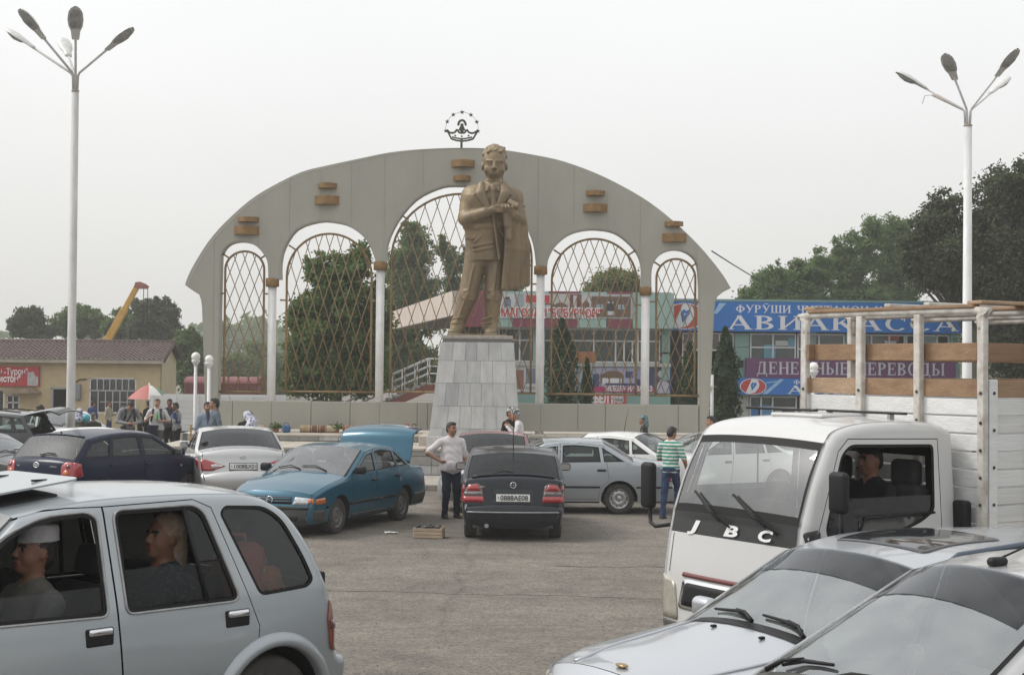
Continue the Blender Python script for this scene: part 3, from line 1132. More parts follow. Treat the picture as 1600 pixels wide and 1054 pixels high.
LEAF = {
 'plane': [leaf_mat('leaf_plane_dark', (0.065, 0.106, 0.032), (0.109, 0.174, 0.050)), leaf_mat('leaf_plane_mid', (0.089, 0.149, 0.040), (0.142, 0.207, 0.061)), leaf_mat('leaf_plane_pale', (0.122, 0.171, 0.056), (0.167, 0.214, 0.081))],
 'airy': [leaf_mat('leaf_airy_dark', (0.083, 0.138, 0.046), (0.137, 0.214, 0.071)), leaf_mat('leaf_airy_mid', (0.111, 0.174, 0.061), (0.163, 0.232, 0.087)), leaf_mat('leaf_airy_pale', (0.141, 0.186, 0.081), (0.192, 0.235, 0.111))],
 'dark': [leaf_mat('leaf_dusky_dark', (0.051, 0.068, 0.033), (0.088, 0.108, 0.053)), leaf_mat('leaf_dusky_mid', (0.068, 0.088, 0.041), (0.107, 0.128, 0.065)), leaf_mat('leaf_dusky_pale', (0.083, 0.100, 0.055), (0.118, 0.131, 0.077))],
 'yellow': [leaf_mat('leaf_olive_dark', (0.109, 0.143, 0.042), (0.174, 0.204, 0.061)), leaf_mat('leaf_olive_mid', (0.142, 0.166, 0.050), (0.194, 0.216, 0.072)), leaf_mat('leaf_olive_pale', (0.153, 0.171, 0.062), (0.205, 0.214, 0.087))],
 'cypress': [leaf_mat('leaf_cypress_dark', (0.036, 0.061, 0.030), (0.061, 0.098, 0.048)), leaf_mat('leaf_cypress_mid', (0.050, 0.083, 0.040), (0.074, 0.116, 0.057)), leaf_mat('leaf_cypress_pale', (0.064, 0.095, 0.049), (0.085, 0.114, 0.066))],
}
M_BARK = mat('bark', (.10, .085, .065), .9, 0, 6, .4, (14, .6), stretch=(1, 1, .25))
def leaves(C, Nn, size, rg, asp=.55):
 n = len(C)
 a = rg.normal(size=(n, 3))
 Nn = Nn / np.maximum(1e-6, np.linalg.norm(Nn, axis=1)[:, None])
 t = a - (a * Nn).sum(1)[:, None] * Nn
 t /= np.maximum(1e-6, np.linalg.norm(t, axis=1)[:, None])
 b = np.cross(Nn, t)
 s = size * rg.uniform(.6, 1.35, n)[:, None]
 V = np.empty((n, 4, 3))
 V[:, 0] = C - t * s
 V[:, 1] = C + b * s * asp - Nn * s * .18
 V[:, 2] = C + t * s
 V[:, 3] = C - b * s * asp - Nn * s * .18
 return V.reshape(-1, 3)
def leaf_object(name, V, mi, mats, parent):
 n = len(V) // 4
 me = bpy.data.meshes.new(name)
 me.vertices.add(len(V))
 me.vertices.foreach_set('co', V.astype(np.float32).ravel())
 me.loops.add(n * 4)
 me.loops.foreach_set('vertex_index', np.arange(n * 4, dtype=np.int32))
 me.polygons.add(n)
 me.polygons.foreach_set('loop_start', np.arange(0, n * 4, 4, dtype=np.int32))
 for m in mats:
  me.materials.append(m)
 me.polygons.foreach_set('material_index', np.asarray(mi, dtype=np.int32))
 me.update()
 me.validate()
 return link(name, me, parent)
def crown_points(lobes, n, rg, hollow=.55):
 vol = np.array([l[3] * l[4] * l[5] for l in lobes]) ** .75
 pick = rg.choice(len(lobes), size=n, p=vol / vol.sum())
 L = np.array(lobes)[pick]
 d = rg.normal(size=(n, 3))
 d /= np.linalg.norm(d, axis=1)[:, None]
 r = hollow + (1 - hollow) * rg.uniform(0, 1, n) ** .6
 r *= rg.uniform(.82, 1.12, n)
 C = L[:, :3] + d * r[:, None] * L[:, 3:6]
 return C, d
def tree(name, label, base, lobes, kind, n, size, seed, trunk_r=.22, group=None, twigs=.35, branch=True, cat='tree', asp=.55):
 rg = np.random.default_rng(seed)
 root = thing(name, label, cat, base, group=group)
 n = int(n * 3.2)
 size = size * .5
 sub = []
 for l in lobes:
  k = int(26 + 26 * (l[3] * l[5]) ** .5)
  for i in range(k):
   d = rg.normal(size=3); d /= np.linalg.norm(d)
   f = rg.uniform(.2, 1.0) ** .7
   c = np.array(l[:3]) + d * f * np.array(l[3:6]) * rg.uniform(.82, 1.08)
   r = rg.uniform(.14, .34) * (l[3] * l[4] * l[5]) ** (1 / 3)
   sub.append((*c, r * rg.uniform(.8, 1.4), r * rg.uniform(.8, 1.4), r * rg.uniform(.55, 1.1)))
 vol = np.array([l[3] * l[4] * l[5] for l in sub]) ** .7
 pick = rg.choice(len(sub), size=n, p=vol / vol.sum())
 L = np.array(sub)[pick]
 d = rg.normal(size=(n, 3))
 C = L[:, :3] + d * .52 * L[:, 3:6]
 d /= np.linalg.norm(d, axis=1)[:, None]
 C[:, 2] = np.maximum(C[:, 2], .25)
 Nn = d * .5 + rg.normal(size=(n, 3)) * .8 + np.array([0, 0, .55])
 V = leaves(C, Nn, size, rg, asp)
 hi = rg.uniform(0, 1, n)
 mi = np.where(hi < .42, 0, np.where(hi < .83, 1, 2))
 leaf_object('crown', V, mi, LEAF[kind], root)
 tb = MB()
 zmin = min(l[2] - l[5] for l in lobes)
 cx = np.mean([l[0] for l in lobes]); cy = np.mean([l[1] for l in lobes]); cz = np.mean([l[2] for l in lobes])
 fork = max(.6, zmin + (cz - zmin) * .25)
 tb.tube([(0, 0, -.2), (cx * .1, 0, fork * .5), (cx * .3, cy * .3, fork), (cx * .8, cy * .8, cz + .3)], [trunk_r * 1.25, trunk_r, trunk_r * .85, trunk_r * .35], 9)
 tb.build('trunk', M_BARK, root)
 if branch:
  lb = MB()
  for l in sub[::9]:
   p1 = Vector((cx * .3, cy * .3, fork)).lerp(Vector((cx * .8, cy * .8, cz)), rg.uniform(.1, .7))
   p3 = Vector(l[:3])
   p2 = p1.lerp(p3, .5) + Vector((0, 0, -.15 * (p3 - p1).length))
   lb.tube([p1, p2, p3], [trunk_r * .35, trunk_r * .2, trunk_r * .06], 5)
  lb.build('limbs', M_BARK, root)
 return root
def lobe(u, v, ru, rv, Y, base, ry=None):
 p = at(u, v, Y)
 s = Y / FPX
 return (p.x - base[0], p.y - base[1], p.z - base[2], ru * s, (ry if ry else ru * s), rv * s)
def px_tree(name, label, u, Y, lobes, kind, n, size, seed, **kw):
 p = at(u, 600, Y)
 base = (p.x, Y, zg(p.x, Y))
 return tree(name, label, base, [lobe(*l, Y, base) for l in lobes], kind, n, size, seed, **kw)
px_tree('plane_tree', 'broad dense green tree seen through the wide lattice arch just left of the statue', 525, 57,
  [(520, 520, 66, 62), (540, 440, 48, 55), (480, 555, 34, 50), (566, 560, 30, 60), (560, 410, 24, 36), (505, 475, 40, 40), (590, 500, 24, 70), (470, 500, 26, 40), (500, 420, 28, 30), (520, 588, 66, 34), (468, 592, 34, 28), (575, 590, 36, 30)], 'plane', 24000, .16, 1, trunk_r=.25)
px_tree('plane_tree', 'tall dark green tree behind the central arch, its sparse right side showing sky', 625, 96,
  [(628, 440, 34, 84), (650, 400, 26, 54), (610, 540, 42, 62), (668, 480, 34, 50), (640, 365, 16, 26), (650, 570, 44, 40)], 'plane', 15000, .22, 2, trunk_r=.25)
px_tree('plane_tree', 'thin leafy tree right behind the statue with single sprays against the sky', 712, 98,
  [(706, 420, 17, 40), (690, 385, 11, 24), (724, 460, 26, 30), (735, 400, 14, 30), (800, 452, 20, 14), (765, 440, 30, 20)], 'plane', 4200, .22, 3, trunk_r=.16)
px_tree('roadside_tree', 'yellowish tree top rising over the roof of the furniture shop', 960, 92,
  [(955, 452, 40, 28), (985, 448, 30, 22), (930, 465, 32, 18), (1012, 470, 26, 14), (962, 432, 18, 14)], 'yellow', 7000, .2, 4, trunk_r=.25)
for i, (u, lo, n) in enumerate([
  (1195, [(1195, 462, 38, 36), (1175, 470, 24, 22), (1215, 440, 22, 36)], 5200),
  (1262, [(1262, 445, 34, 44), (1240, 430, 20, 34), (1280, 425, 22, 40), (1255, 470, 44, 26)], 6500),
  (1335, [(1340, 400, 32, 44), (1322, 430, 30, 44), (1365, 380, 22, 44), (1345, 465, 50, 30), (1310, 400, 16, 30)], 8000),
  (1405, [(1400, 380, 30, 50), (1410, 440, 36, 50), (1385, 420, 24, 40)], 6000)]):
 px_tree('roadside_tree', ['low loose green tree rising just right of the arch over the blue sign', 'feathery green tree over the middle of the blue sign', 'tallest of the feathery green trees over the blue sign', 'green tree half lost behind the huge dusky tree'][i],
   u, 84 + 2 * i, lo, 'airy', n, .22, 20 + i, trunk_r=.25, group='green trees behind the ticket office', asp=.4)
px_tree('dusky_tree', 'huge dusky dark tree filling the right edge behind the lamp post', 1520, 60,
  [(1560, 330, 60, 70), (1500, 400, 70, 66), (1450, 360, 48, 44), (1580, 430, 80, 90), (1478, 415, 66, 44), (1600, 530, 78, 75), (1432, 400, 26, 56), (1590, 290, 50, 40), (1480, 320, 30, 24), (1640, 380, 60, 120), (1620, 540, 60, 60)], 'dark', 46000, .15, 40, trunk_r=.4)
LBG = 'hazy trees behind the tile roofed shop'
px_tree('distant_tree', 'hazy round tree farthest left above the tile roof', 45, 125, [(45, 505, 30, 22), (28, 515, 18, 12), (60, 520, 24, 14), (48, 490, 18, 10)], 'dark', 5000, .32, 50, trunk_r=.3, group=LBG)
px_tree('distant_tree', 'hazy tree above the tile roof, partly hidden by the lamp post', 125, 128, [(125, 500, 34, 22), (100, 510, 26, 20), (148, 508, 24, 18), (132, 488, 22, 10)], 'plane', 5600, .32, 51, trunk_r=.3, group=LBG)
px_tree('distant_tree', 'hazy tree directly behind the yellow crane boom', 190, 122, [(192, 505, 28, 22), (178, 515, 24, 16), (208, 510, 20, 20)], 'plane', 4600, .32, 52, trunk_r=.3, group=LBG)
px_tree('distant_tree', 'tallest hazy tree right of the crane boom above the roof', 240, 118, [(240, 500, 36, 30), (225, 478, 20, 14), (255, 485, 24, 18), (262, 515, 22, 24), (238, 472, 14, 8)], 'dark', 7000, .3, 53, trunk_r=.35, group=LBG)
px_tree('distant_tree', 'green tree standing between the gable of the shop and the arch', 296, 100, [(296, 560, 26, 46), (285, 540, 18, 30), (310, 590, 20, 40), (300, 525, 12, 14)], 'plane', 5600, .26, 54, trunk_r=.28, group=LBG)
for i, (u, v, ru) in enumerate(((375, 585, 30), (435, 580, 26), (405, 570, 26))):
 px_tree('distant_tree', ['hazy tree low behind the narrow left lattice', 'hazy tree low between the two left lattices', 'pale hazy tree in the gap left of the white column'][i], u, 135 + 10 * i, [(u, v, ru, 36), (u - 14, v + 18, ru * .8, 26), (u + 12, v + 22, ru * .8, 26)], 'plane', 4200, .34, 60 + i, trunk_r=.3, group=LBG)
def cypress(label, u, Y, v_top, half, seed, n=5200, v_bot=None):
 p = at(u, 600, Y)
 base = (p.x, Y, zg(p.x, Y))
 rg = np.random.default_rng(seed)
 root = thing('cypress', label, 'conifer', base, group='dark conifers around the arch')
 h = at(u, v_top, Y).z - base[2]
 w = half * Y / FPX
 t = rg.uniform(0.02, 1, n) ** .85
 prof = w * np.minimum(1, 2.4 * (1 - t) ** .8) * (0.75 + .25 * np.minimum(1, t * 4)) * .98
 a = rg.uniform(0, 2 * PI, n)
 lump = 1 + .22 * np.sin(a * 3 + t * 19) + .14 * np.sin(a * 5 - t * 31)
 r = prof * lump * rg.uniform(.55, 1.05, n)
 C = np.stack([r * np.cos(a), r * np.sin(a), t * h], 1)
 Nn = np.stack([np.cos(a), np.sin(a), rg.normal(size=n) * .5], 1) + rg.normal(size=(n, 3)) * .45
 V = leaves(C, Nn, .085, rg, .3)
 leaf_object('crown', V, rg.choice(3, n, p=[.5, .38, .12]), LEAF['cypress'], root)
 MB().tube([(0, 0, -.1), (0, 0, h * .8)], [.1, .02], 7).build('trunk', M_BARK, root)
cypress('dark conifer beside the right foot of the arch', 1133, 45.6, 512, 22, 1, 6500)
cypress('dark conifer behind the wide right lattice arch', 877, 50, 498, 27, 2, 6500)
cypress('small slim conifer between the conifer and the furniture poster', 917, 51, 560, 11, 3, 2600)
cypress('dark conifer behind the narrow right lattice', 1077, 50, 535, 17, 4, 4200)
# tile roofed shop on the left
M_CREAM = mat('wall_cream', (.50, .40, .245), .85, 0, 2.2, .16, (30, .15))
M_CREAM2 = mat('wall_cream_pale', (.52, .45, .30), .85, 0, 2.2, .16, (30, .15))
M_ROOF = mat('roof_sheet_brown', (.135, .095, .088), .55, 0, 1.5, .25, (50, .1))
M_FASCIA = mat('eave_board', (.42, .38, .31), .7, 0, 3, .2)
M_PANE = mat('pane_dark', (.02, .024, .026), .08, 0, 4, .5, spec=.8)
M_PANEG = mat('pane_green', (.03, .055, .048), .1, 0, 2.5, .6, spec=.8, col2=(.015, .03, .025))
M_REDSIGN = mat('sign_red', (.40, .035, .04), .5, 0, 3, .12)
M_SIGNW = mat('sign_white', (.72, .72, .72), .55)
M_SIGNGREY = mat('sign_grey', (.42, .42, .42), .6, 0, 9, .3)
def tile_shop():
 Y = 73.0
 xr = at(251, 560, Y).x
 xl = -30.0
 zb = zg(xl, Y)
 root = thing('tile_roofed_shop', 'cream single storey shop with brown tile sheet roof and white barred window', 'shop', (xr, Y, zb))
 W = Matrix.Translation((-xr, -Y, -zb))
 def fin(o):
  o.data.transform(W); return o
 ze = at(120, 560, Y).z - .02
 D = 3.4
 zr = ze + .75
 def X(u): return at(u, 600, Y).x
 def Zv(u, v): return at(u, v, Y).z
 outline = [(xl, zb), (xr, zb), (xr, ze), (xl, ze)]
 door = [(X(82), zb + .02), (X(106), zb + .02), (X(106), Zv(94, 606)), (X(82), Zv(94, 606))]
 win = [(X(139.5), Zv(176, 645.5)), (X(213), Zv(176, 645.5)), (X(213), Zv(176, 590)), (X(139.5), Zv(176, 590))]
 win2 = [(X(10), Zv(20, 641)), (X(31), Zv(20, 641)), (X(31), Zv(20, 616)), (X(10), Zv(20, 616))]
 win3 = [(X(-10), zb + .02), (X(7), zb + .02), (X(7), Zv(0, 607)), (X(-10), Zv(0, 607))]
 Vv, T = cdt([outline, door, win, win2, win3])
 C = Vv[T].mean(1)
 ok = inside(C, outline) & ~inside(C, door) & ~inside(C, win) & ~inside(C, win2) & ~inside(C, win3)
 mb = MB()
 n = len(Vv)
 mb.v = [(p[0], Y, p[1]) for p in Vv] + [(p[0], Y + .25, p[1]) for p in Vv]
 mb.f = [tuple(t) for t in T[ok]] + [tuple(n + i for i in t) for t in T[ok]]
 for lp in (door, win, win2, win3):
  b = len(mb.v)
  mb.v += [(p[0], Y, p[1]) for p in lp] + [(p[0], Y + .25, p[1]) for p in lp]
  mb.f += [(b + i, b + (i + 1) % 4, b + 4 + (i + 1) % 4, b + 4 + i) for i in range(4)]
 mb.m = [0] * len(mb.f); mb.sm = [False] * len(mb.f)
 fin(mb.build('front_wall', M_CREAM, root))
 g = MB()
 g.prism([(Y + .251, zb), (Y + D, zb), (Y + D, ze), (Y + D / 2 + .1, zr - .06), (Y + .251, ze)], xr - .25, xr - .002, axis='X')
 fin(g.build('gable_wall', M_CREAM2, root))
 fin(MB().box(((xl + xr) / 2, Y + D, (zb + ze) / 2), (xr - xl - .6, .2, ze - zb)).build('back_wall', M_CREAM2, root))
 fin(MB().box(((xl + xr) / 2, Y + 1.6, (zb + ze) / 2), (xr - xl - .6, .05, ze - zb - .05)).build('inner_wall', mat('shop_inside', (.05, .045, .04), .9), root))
 def roof_side(y0, y1, z0, z1, name):
  rows, per = 9, .235
  xa, xb = xl - .2, xr + .3
  nx = int((xb - xa) / (per / 4))
  V, F = [], []
  ts = []
  for r_ in range(rows):
   ts += [(r_ / rows, .045), ((r_ + .96) / rows, .005)]
  for (t, lift) in ts:
   for i in range(nx + 1):
    x = xa + (xb - xa) * i / nx
    ph = (x / per) % 1.0
    wv = .03 * math.sin(2 * PI * ph)
    V.append((x, y0 + (y1 - y0) * t - lift * .5, z0 + (z1 - z0) * t + lift + wv))
  for j in range(len(ts) - 1):
   for i in range(nx):
    a = j * (nx + 1) + i
    F.append((a, a + 1, a + nx + 2, a + nx + 1))
  o = fin(MB().add(V, F, 0, True).build(name, M_ROOF, root, fix=False))
  o.data.set_sharp_from_angle(angle=R(50))
 roof_side(Y - .5, Y + D / 2 + .1, ze - .02, zr + .12, 'roof')
 roof_side(Y + D + .5, Y + D / 2 + .1, ze - .02, zr + .12, 'roof')
 fin(MB().tube([(xl - .2, Y + D / 2 + .1, zr + .14), (xr + .3, Y + D / 2 + .1, zr + .14)], .08, 8).build('ridge_cap', M_ROOF, root))
 fin(MB().box(((xl + xr) / 2, Y - .42, ze - .1), (xr - xl + .5, .05, .17)).build('eave_board', M_FASCIA, root))
 fin(MB().box(((xl + xr) / 2, Y - .2, ze - .15), (xr - xl + .4, .4, .03)).build('soffit', M_FASCIA, root))
 for (ya, yb, za, zc) in ((Y - .45, Y + D / 2 + .1, ze - .1, zr + .04), (Y + D + .45, Y + D / 2 + .1, ze - .1, zr + .04)):
  fin(MB().tube([(xr + .26, ya, za), (xr + .26, yb, zc)], .06, 4).build('barge_board', mat('barge_brown', (.10, .075, .065), .7), root))
 x0, x1, z0, z1 = win[0][0], win[1][0], win[0][1], win[2][1]
 wf = MB()
 zt = z0 + (z1 - z0) * .64
 ww = .05
 for (a, b, c, d) in ((x0, x1, z0, z0 + .07), (x0, x1, z1 - .07, z1), (x0, x0 + .07, z0, z1), (x1 - .07, x1, z0, z1), (x0, x1, zt - .03, zt + .03)):
  wf.box(((a + b) / 2, Y + .05, (c + d) / 2), (b - a, .06, d - c))
 wo = fin(wf.build('window', M_WHITE, root))
 for i in range(7):
  a = x0 + .07 + (x1 - x0 - .14) * i / 7
  b = x0 + .07 + (x1 - x0 - .14) * (i + 1) / 7
  m = MB()
  if i:
   m.box((a, Y + .04, (zt + z1) / 2), (.05, .05, z1 - zt - .08))
  for sgn, xx in ((1, a), (-1, b)):
   m.prism([(xx, z1 - .07), (xx + sgn * .1, z1 - .07), (xx + sgn * .03, z1 - .1), (xx, z1 - .17)], Y + .03, Y + .05)
  fin(m.build('glazing_bar', M_WHITE, wo))
  fin(MB().box(((a + b) / 2, Y + .12, (zt + z1) / 2), (b - a - .002, .01, z1 - zt)).build('pane', M_PANE, wo, fix=False))
 for i in range(1, 6):
  a = x0 + .07 + (x1 - x0 - .14) * i / 6
  fin(MB().box((a, Y + .04, (z0 + zt) / 2), (.05, .05, zt - z0 - .1)).build('glazing_bar', M_WHITE, wo, fix=False))
 for i in range(6):
  a = x0 + .07 + (x1 - x0 - .14) * i / 6
  b = x0 + .07 + (x1 - x0 - .14) * (i + 1) / 6
  fin(MB().box(((a + b) / 2, Y + .12, (z0 + zt) / 2), (b - a - .002, .01, zt - z0)).build('pane', M_PANE, wo, fix=False))
 fin(MB().box(((x0 + x1) / 2 + .2, Y + .041, z0 + (zt - z0) * .5), (x1 - x0 - .6, .04, .05)).build('glazing_bar', M_WHITE, wo, fix=False))
 bars = MB()
 for i in range(44):
  bars.tube([(x0 + .08 + (x1 - x0 - .16) * i / 43, Y + .01, z0 + .05), (x0 + .08 + (x1 - x0 - .16) * i / 43, Y + .01, z1 - .05)], .009, 4)
 fin(bars.build('security_bars', mat('bars_iron', (.16, .16, .16), .6), wo))
 for (lp, nm) in ((win2, 'window'), (win3, 'door')):
  x0, x1, z0, z1 = lp[0][0], lp[1][0], lp[0][1], lp[2][1]
  m = MB()
  for (a, b, c, d) in ((x0, x1, z0, z0 + .06), (x0, x1, z1 - .06, z1), (x0, x0 + .06, z0, z1), (x1 - .06, x1, z0, z1), ((x0 + x1) / 2 - .03, (x0 + x1) / 2 + .03, z0, z1), (x0, x1, z0 + (z1 - z0) * .5 - .03, z0 + (z1 - z0) * .5 + .03)):
   m.box(((a + b) / 2, Y + .05, (c + d) / 2), (b - a, .05, d - c))
  o = fin(m.build(nm, M_WHITE, root))
  fin(MB().box(((x0 + x1) / 2, Y + .12, (z0 + z1) / 2), (x1 - x0, .01, z1 - z0)).build('pane', M_PANE, o))
 x0, x1, z1 = door[0][0], door[1][0], door[2][1]
 m = MB()
 m.box((x0, Y, (zb + z1) / 2), (.1, .12, z1 - zb)); m.box((x1, Y, (zb + z1) / 2), (.1, .12, z1 - zb)); m.box(((x0 + x1) / 2, Y, z1), (x1 - x0 + .1, .12, .1))
 fin(m.build('door_frame', mat('frame_grey', (.3, .3, .3), .6), root))
 a0, a1 = X(12), X(66)
 m = MB()
 zz = Zv(40, 607)
 m.prism([(a0, zz), (a1 - .3, zz), (a1, zz - .18), (a0 + .1, zz - .22)], Y - .9, Y - .02)
 fin(m.build('awning', mat('awning_faded', (.30, .23, .16), .8, 0, 2, .4), root))
 fin(MB().box((X(122), Y - .12, Zv(122, 612)), (.32, .2, .75), ch=.02).build('meter_box', mat('meter_grey', (.2, .22, .23), .5, 0, 5, .2), root))
 fin(MB().tube([(X(118), Y - .04, Zv(118, 597)), (X(125), Y - .06, Zv(125, 592.5)), (X(136), Y - .04, Zv(136, 592))], .025, 5).build('cable', M_BLACK, root))
 s0, s1 = X(-60), X(62.5)
 zs0, zs1 = Zv(30, 603), Zv(30, 572)
 sg = thing('shop_sign', 'red sign board with white lettering and a grey map shape under the eave', 'sign', ((s0 + s1) / 2, Y - .1, zs0))
 MB().box((0, 0, (zs1 - zs0) / 2), (s1 - s0, .12, zs1 - zs0)).build('sign_board', M_REDSIGN, sg)
 hh = zs1 - zs0
 off = (s0 + s1) / 2
 sans('lettering', 'он -Турон"', .42, sg, Matrix.Translation((X(-7) - off, -.066, hh * .58)) @ Matrix.Rotation(R(90), 4, 'X'), M_SIGNW, .006, X(44) - X(-7))
 sans('lettering', 'қистон"', .42, sg, Matrix.Translation((X(-6) - off, -.066, hh * .22)) @ Matrix.Rotation(R(90), 4, 'X'), M_SIGNW, .012, X(33) - X(-6))
 q = [(X(44.5) - off, .03), (X(61) - off, .03), (X(61) - off, hh * .5), (X(56) - off, hh * .52), (X(54) - off, hh * .76), (X(49) - off, hh * .7), (X(44.5) - off, hh * .74)]
 mb = MB(); flat2d(mb, [q], Matrix.Translation((0, -.066, 0)) @ Matrix.Rotation(R(90), 4, 'X')); mb.build('map_shape', M_SIGNGREY, sg, fix=False)
tile_shop()
# crane boom behind the roof
def crane():
 Y = 105
 p0, p1 = at(168, 532, Y), at(215, 446, Y)
 g = zg(p0.x, Y)
 root = thing('mobile_crane', 'yellow telescopic crane boom rising behind the tile roof', 'crane', (p0.x - 1.5, Y, g))
 o = root.location
 MY = mat('crane_yellow', (.52, .29, .045), .5, 0, 2, .2)
 MR = mat('crane_red_tip', (.30, .10, .08), .55, 0, 3, .3)
 a = p0 - o; b = p1 - o
 d = (b - a).normalized()
 a = a - d * 3.2
 for k, (t0, t1, w) in enumerate(((0, .45, .58), (.43, .75, .46), (.73, 1.0, .36))):
  q0, q1 = a.lerp(b, t0), a.lerp(b, t1)
  rot = Vector((1, 0, 0)).rotation_difference(q1 - q0).to_matrix().to_4x4()
  MB().box((q0 + q1) / 2, ((q1 - q0).length, w * .8, w), rot=rot, ch=.03).build('boom_section', MY, root)
 tip = b
 MB().prism([(-.22, -.12), (.16, -.22), (.62, -.22), (.78, -.05), (.55, .12), (.2, .26), (-.12, .22)], -.18, .18).build('boom_head', MR, root).data.transform(Matrix.Translation(tip))
 MB().tube([tip + Vector((.7, 0, -.1)), tip + Vector((.7, 0, -3.2))], .03, 4).build('hoist_cable', M_BLACK, root)
 MB().tube([tip + Vector((.42, 0, -.1)), tip + Vector((.42, 0, -2.9))], .03, 4).build('hoist_cable', M_BLACK, root)
 MB().rbox((.3, 0, 1.6), (3.4, 2.4, 1.3), .15).build('turntable', MY, root)
 MB().rbox((.5, 0, .75), (6.5, 2.4, .5), .1).build('chassis', M_BLACK, root)
 for x in (-1.8, .6, 2.6):
  for y in (-1.1, 1.1):
   MB().lathe([(.1, -.18), (.48, -.18), (.54, -.1), (.54, .1), (.48, .18), (.1, .18)], 18, M=Matrix.Translation((x, y, .54)) @ Matrix.Rotation(R(90), 4, 'X')).build('wheel', M_RUBBER, root)
crane()
# lamp posts
M_POLE = mat('pole_paint_grey', (.50, .49, .475), .6, 0, 4, .22, (24, .12), stretch=(1, 1, .3))
M_POLE_W = mat('pole_paint_white', (.66, .66, .66), .55, 0, 4, .18, (24, .1), stretch=(1, 1, .3))
M_HEAD = mat('lamp_head_shell', (.62, .62, .60), .5, .1, 7, .2)
M_HEADG = mat('lamp_head_lens', (.32, .32, .31), .3, 0, 6, .4)
M_RUST = mat('rusty_arm', (.40, .33, .27), .7, .1, 9, .45)
def lamp_head(root, M):
 L, F = [], []
 prof = [(0, .075, .05), (.06, .085, .06), (.22, .1, .075), (.34, .15, .085), (.52, .17, .10), (.7, .15, .085), (.8, .1, .06), (.84, .04, .03)]
 n = 12
 mb = MB()
 V = []
 for (x, w, h) in prof:
  for j in range(n):
   a = PI * j / (n - 1)
   V.append((x, w * math.cos(a), h * math.sin(a)))
 F = [(i * n + j, i * n + j + 1, (i + 1) * n + j + 1, (i + 1) * n + j) for i in range(len(prof) - 1) for j in range(n - 1)]
 F.append(tuple(range(n)))
 mb.add(V, F, 0, True, M)
 b = MB()
 ring = [(x, w * .97) for (x, w, h) in prof] + [(x, -w * .97) for (x, w, h) in prof[::-1]]
 b.add([(x, y, -.008) for x, y in ring], [tuple(range(len(ring)))[::-1]], 0, False, M)
 hd = mb.build('lamp_head', M_HEAD, root)
 b.build('head_base', M_HEAD, hd)
 l = MB()
 V = []
 pr2 = [(.3, .10, .01), (.38, .125, .05), (.54, .14, .075), (.68, .12, .05), (.78, .06, .01)]
 for (x, w, h) in pr2:
  for j in range(n):
   a = PI * j / (n - 1)
   V.append((x, w * math.cos(a), -.012 - h * math.sin(a)))
 F = [(i * n + j, (i + 1) * n + j, (i + 1) * n + j + 1, i * n + j + 1) for i in range(len(pr2) - 1) for j in range(n - 1)]
 l.add(V, F, 0, True, M)
 l.build('lens', M_HEADG, hd)
def lamp_post(label, u, v_ground, Y, v_top, v_sleeve, r, arms, mpole):
 p = at(u, 560, Y)
 z0 = zg(p.x, Y)
 root = thing('street_lamp', label, 'street lamp', (p.x, Y, z0), group='tall multi-armed street lamps')
 zt = at(u, v_top, Y).z - z0
 zs = at(u, v_sleeve, Y).z - z0
 MB().tube([(0, 0, -.1), (0, 0, 1.2), (0, 0, 1.22), (0, 0, zt)], [r * 1.16, r * 1.14, r * 1.1, r * .86], 14).build('pole', mpole, root)
 MB().lathe([(r * .5, zt - .02), (r * .98, zt - .02), (r * .98, zt + .015), (r * .4, zt + .015)], 14).build('collar', M_RUST, root)
 for (az, hl, rise, broken) in arms:
  c, s = math.cos(R(az)), math.sin(R(az))
  a0 = Vector((c * r * .55, s * r * .55, zt - .02))
  a1 = Vector((c * r * .75, s * r * .75, zs))
  d = Vector((c * hl, s * hl, rise))
  a2 = a1 + d
  arm = MB().tube([a0, a1 - Vector((0, 0, .05)), a1 + d * .05, a2], .034, 7).build('arm', M_RUST if broken else mpole, root)
  if not broken:
   ex = d.normalized()
   ey = Vector((-s, c, 0))
   ez = ex.cross(ey)
   if ez.z < 0:
    ez = -ez; ey = -ey
   M = Matrix(((ex.x, ey.x, ez.x, a2.x), (ex.y, ey.y, ez.y, a2.y), (ex.z, ey.z, ez.z, a2.z), (0, 0, 0, 1))) @ Matrix.Translation((-.08, 0, -.01)) @ Matrix.Scale(1.16, 4)
   lamp_head(root, M)
  else:
   MB().tube([a2, a2 + Vector((-.22, -.02, -.02)), a2 + Vector((-.3, -.02, -.25))], .008, 4).build('loose_wire', M_BLACK, root)
 return root
lamp_post('grey street lamp with five arms standing left of the arch', 111.5, 665, 40, 142, 116, .105,
   [(-25, 1.0, .60, 0), (-75, .80, .80, 0), (-126, .98, .80, 0), (166, 1.22, .78, 0), (119, .80, .66, 0)], M_POLE)
lamp_post('white street lamp with four heads and a snapped arm behind the truck', 1511, 640, 43, 196, 172, .125,
   [(172, 1.12, .66, 0), (-126, 1.0, .74, 0), (-60, 1.0, .84, 0), (34, .92, .62, 0), (150, .9, .5, 1)], M_POLE_W)
def globe_lamp(label, u, v, Y, r_px, z_base=None, group='globe lamps'):
 p = at(u, v, Y)
 z0 = zg(p.x, Y) if z_base is None else z_base
 root = thing('globe_lamp', label, 'lamp', (p.x, Y, z0), group=group)
 h = p.z - z0
 r = r_px * Y / FPX
 MB().tube([(0, 0, 0), (0, 0, .5), (0, 0, .55), (0, 0, h - r * 1.6)], [.07, .07, .05, .045], 10).build('pole', M_POLE_W, root)
 MB().lathe([(.05, h - r * 2.0), (.11, h - r * 1.2), (.13, h - r * .8), (.05, h - r * .6)], 14).build('collar', M_POLE_W, root)
 MB().ell((0, 0, h), (r, r, r), n=20, m=12).build('globe', mat('globe_opal', (.78, .77, .73), .3), root)
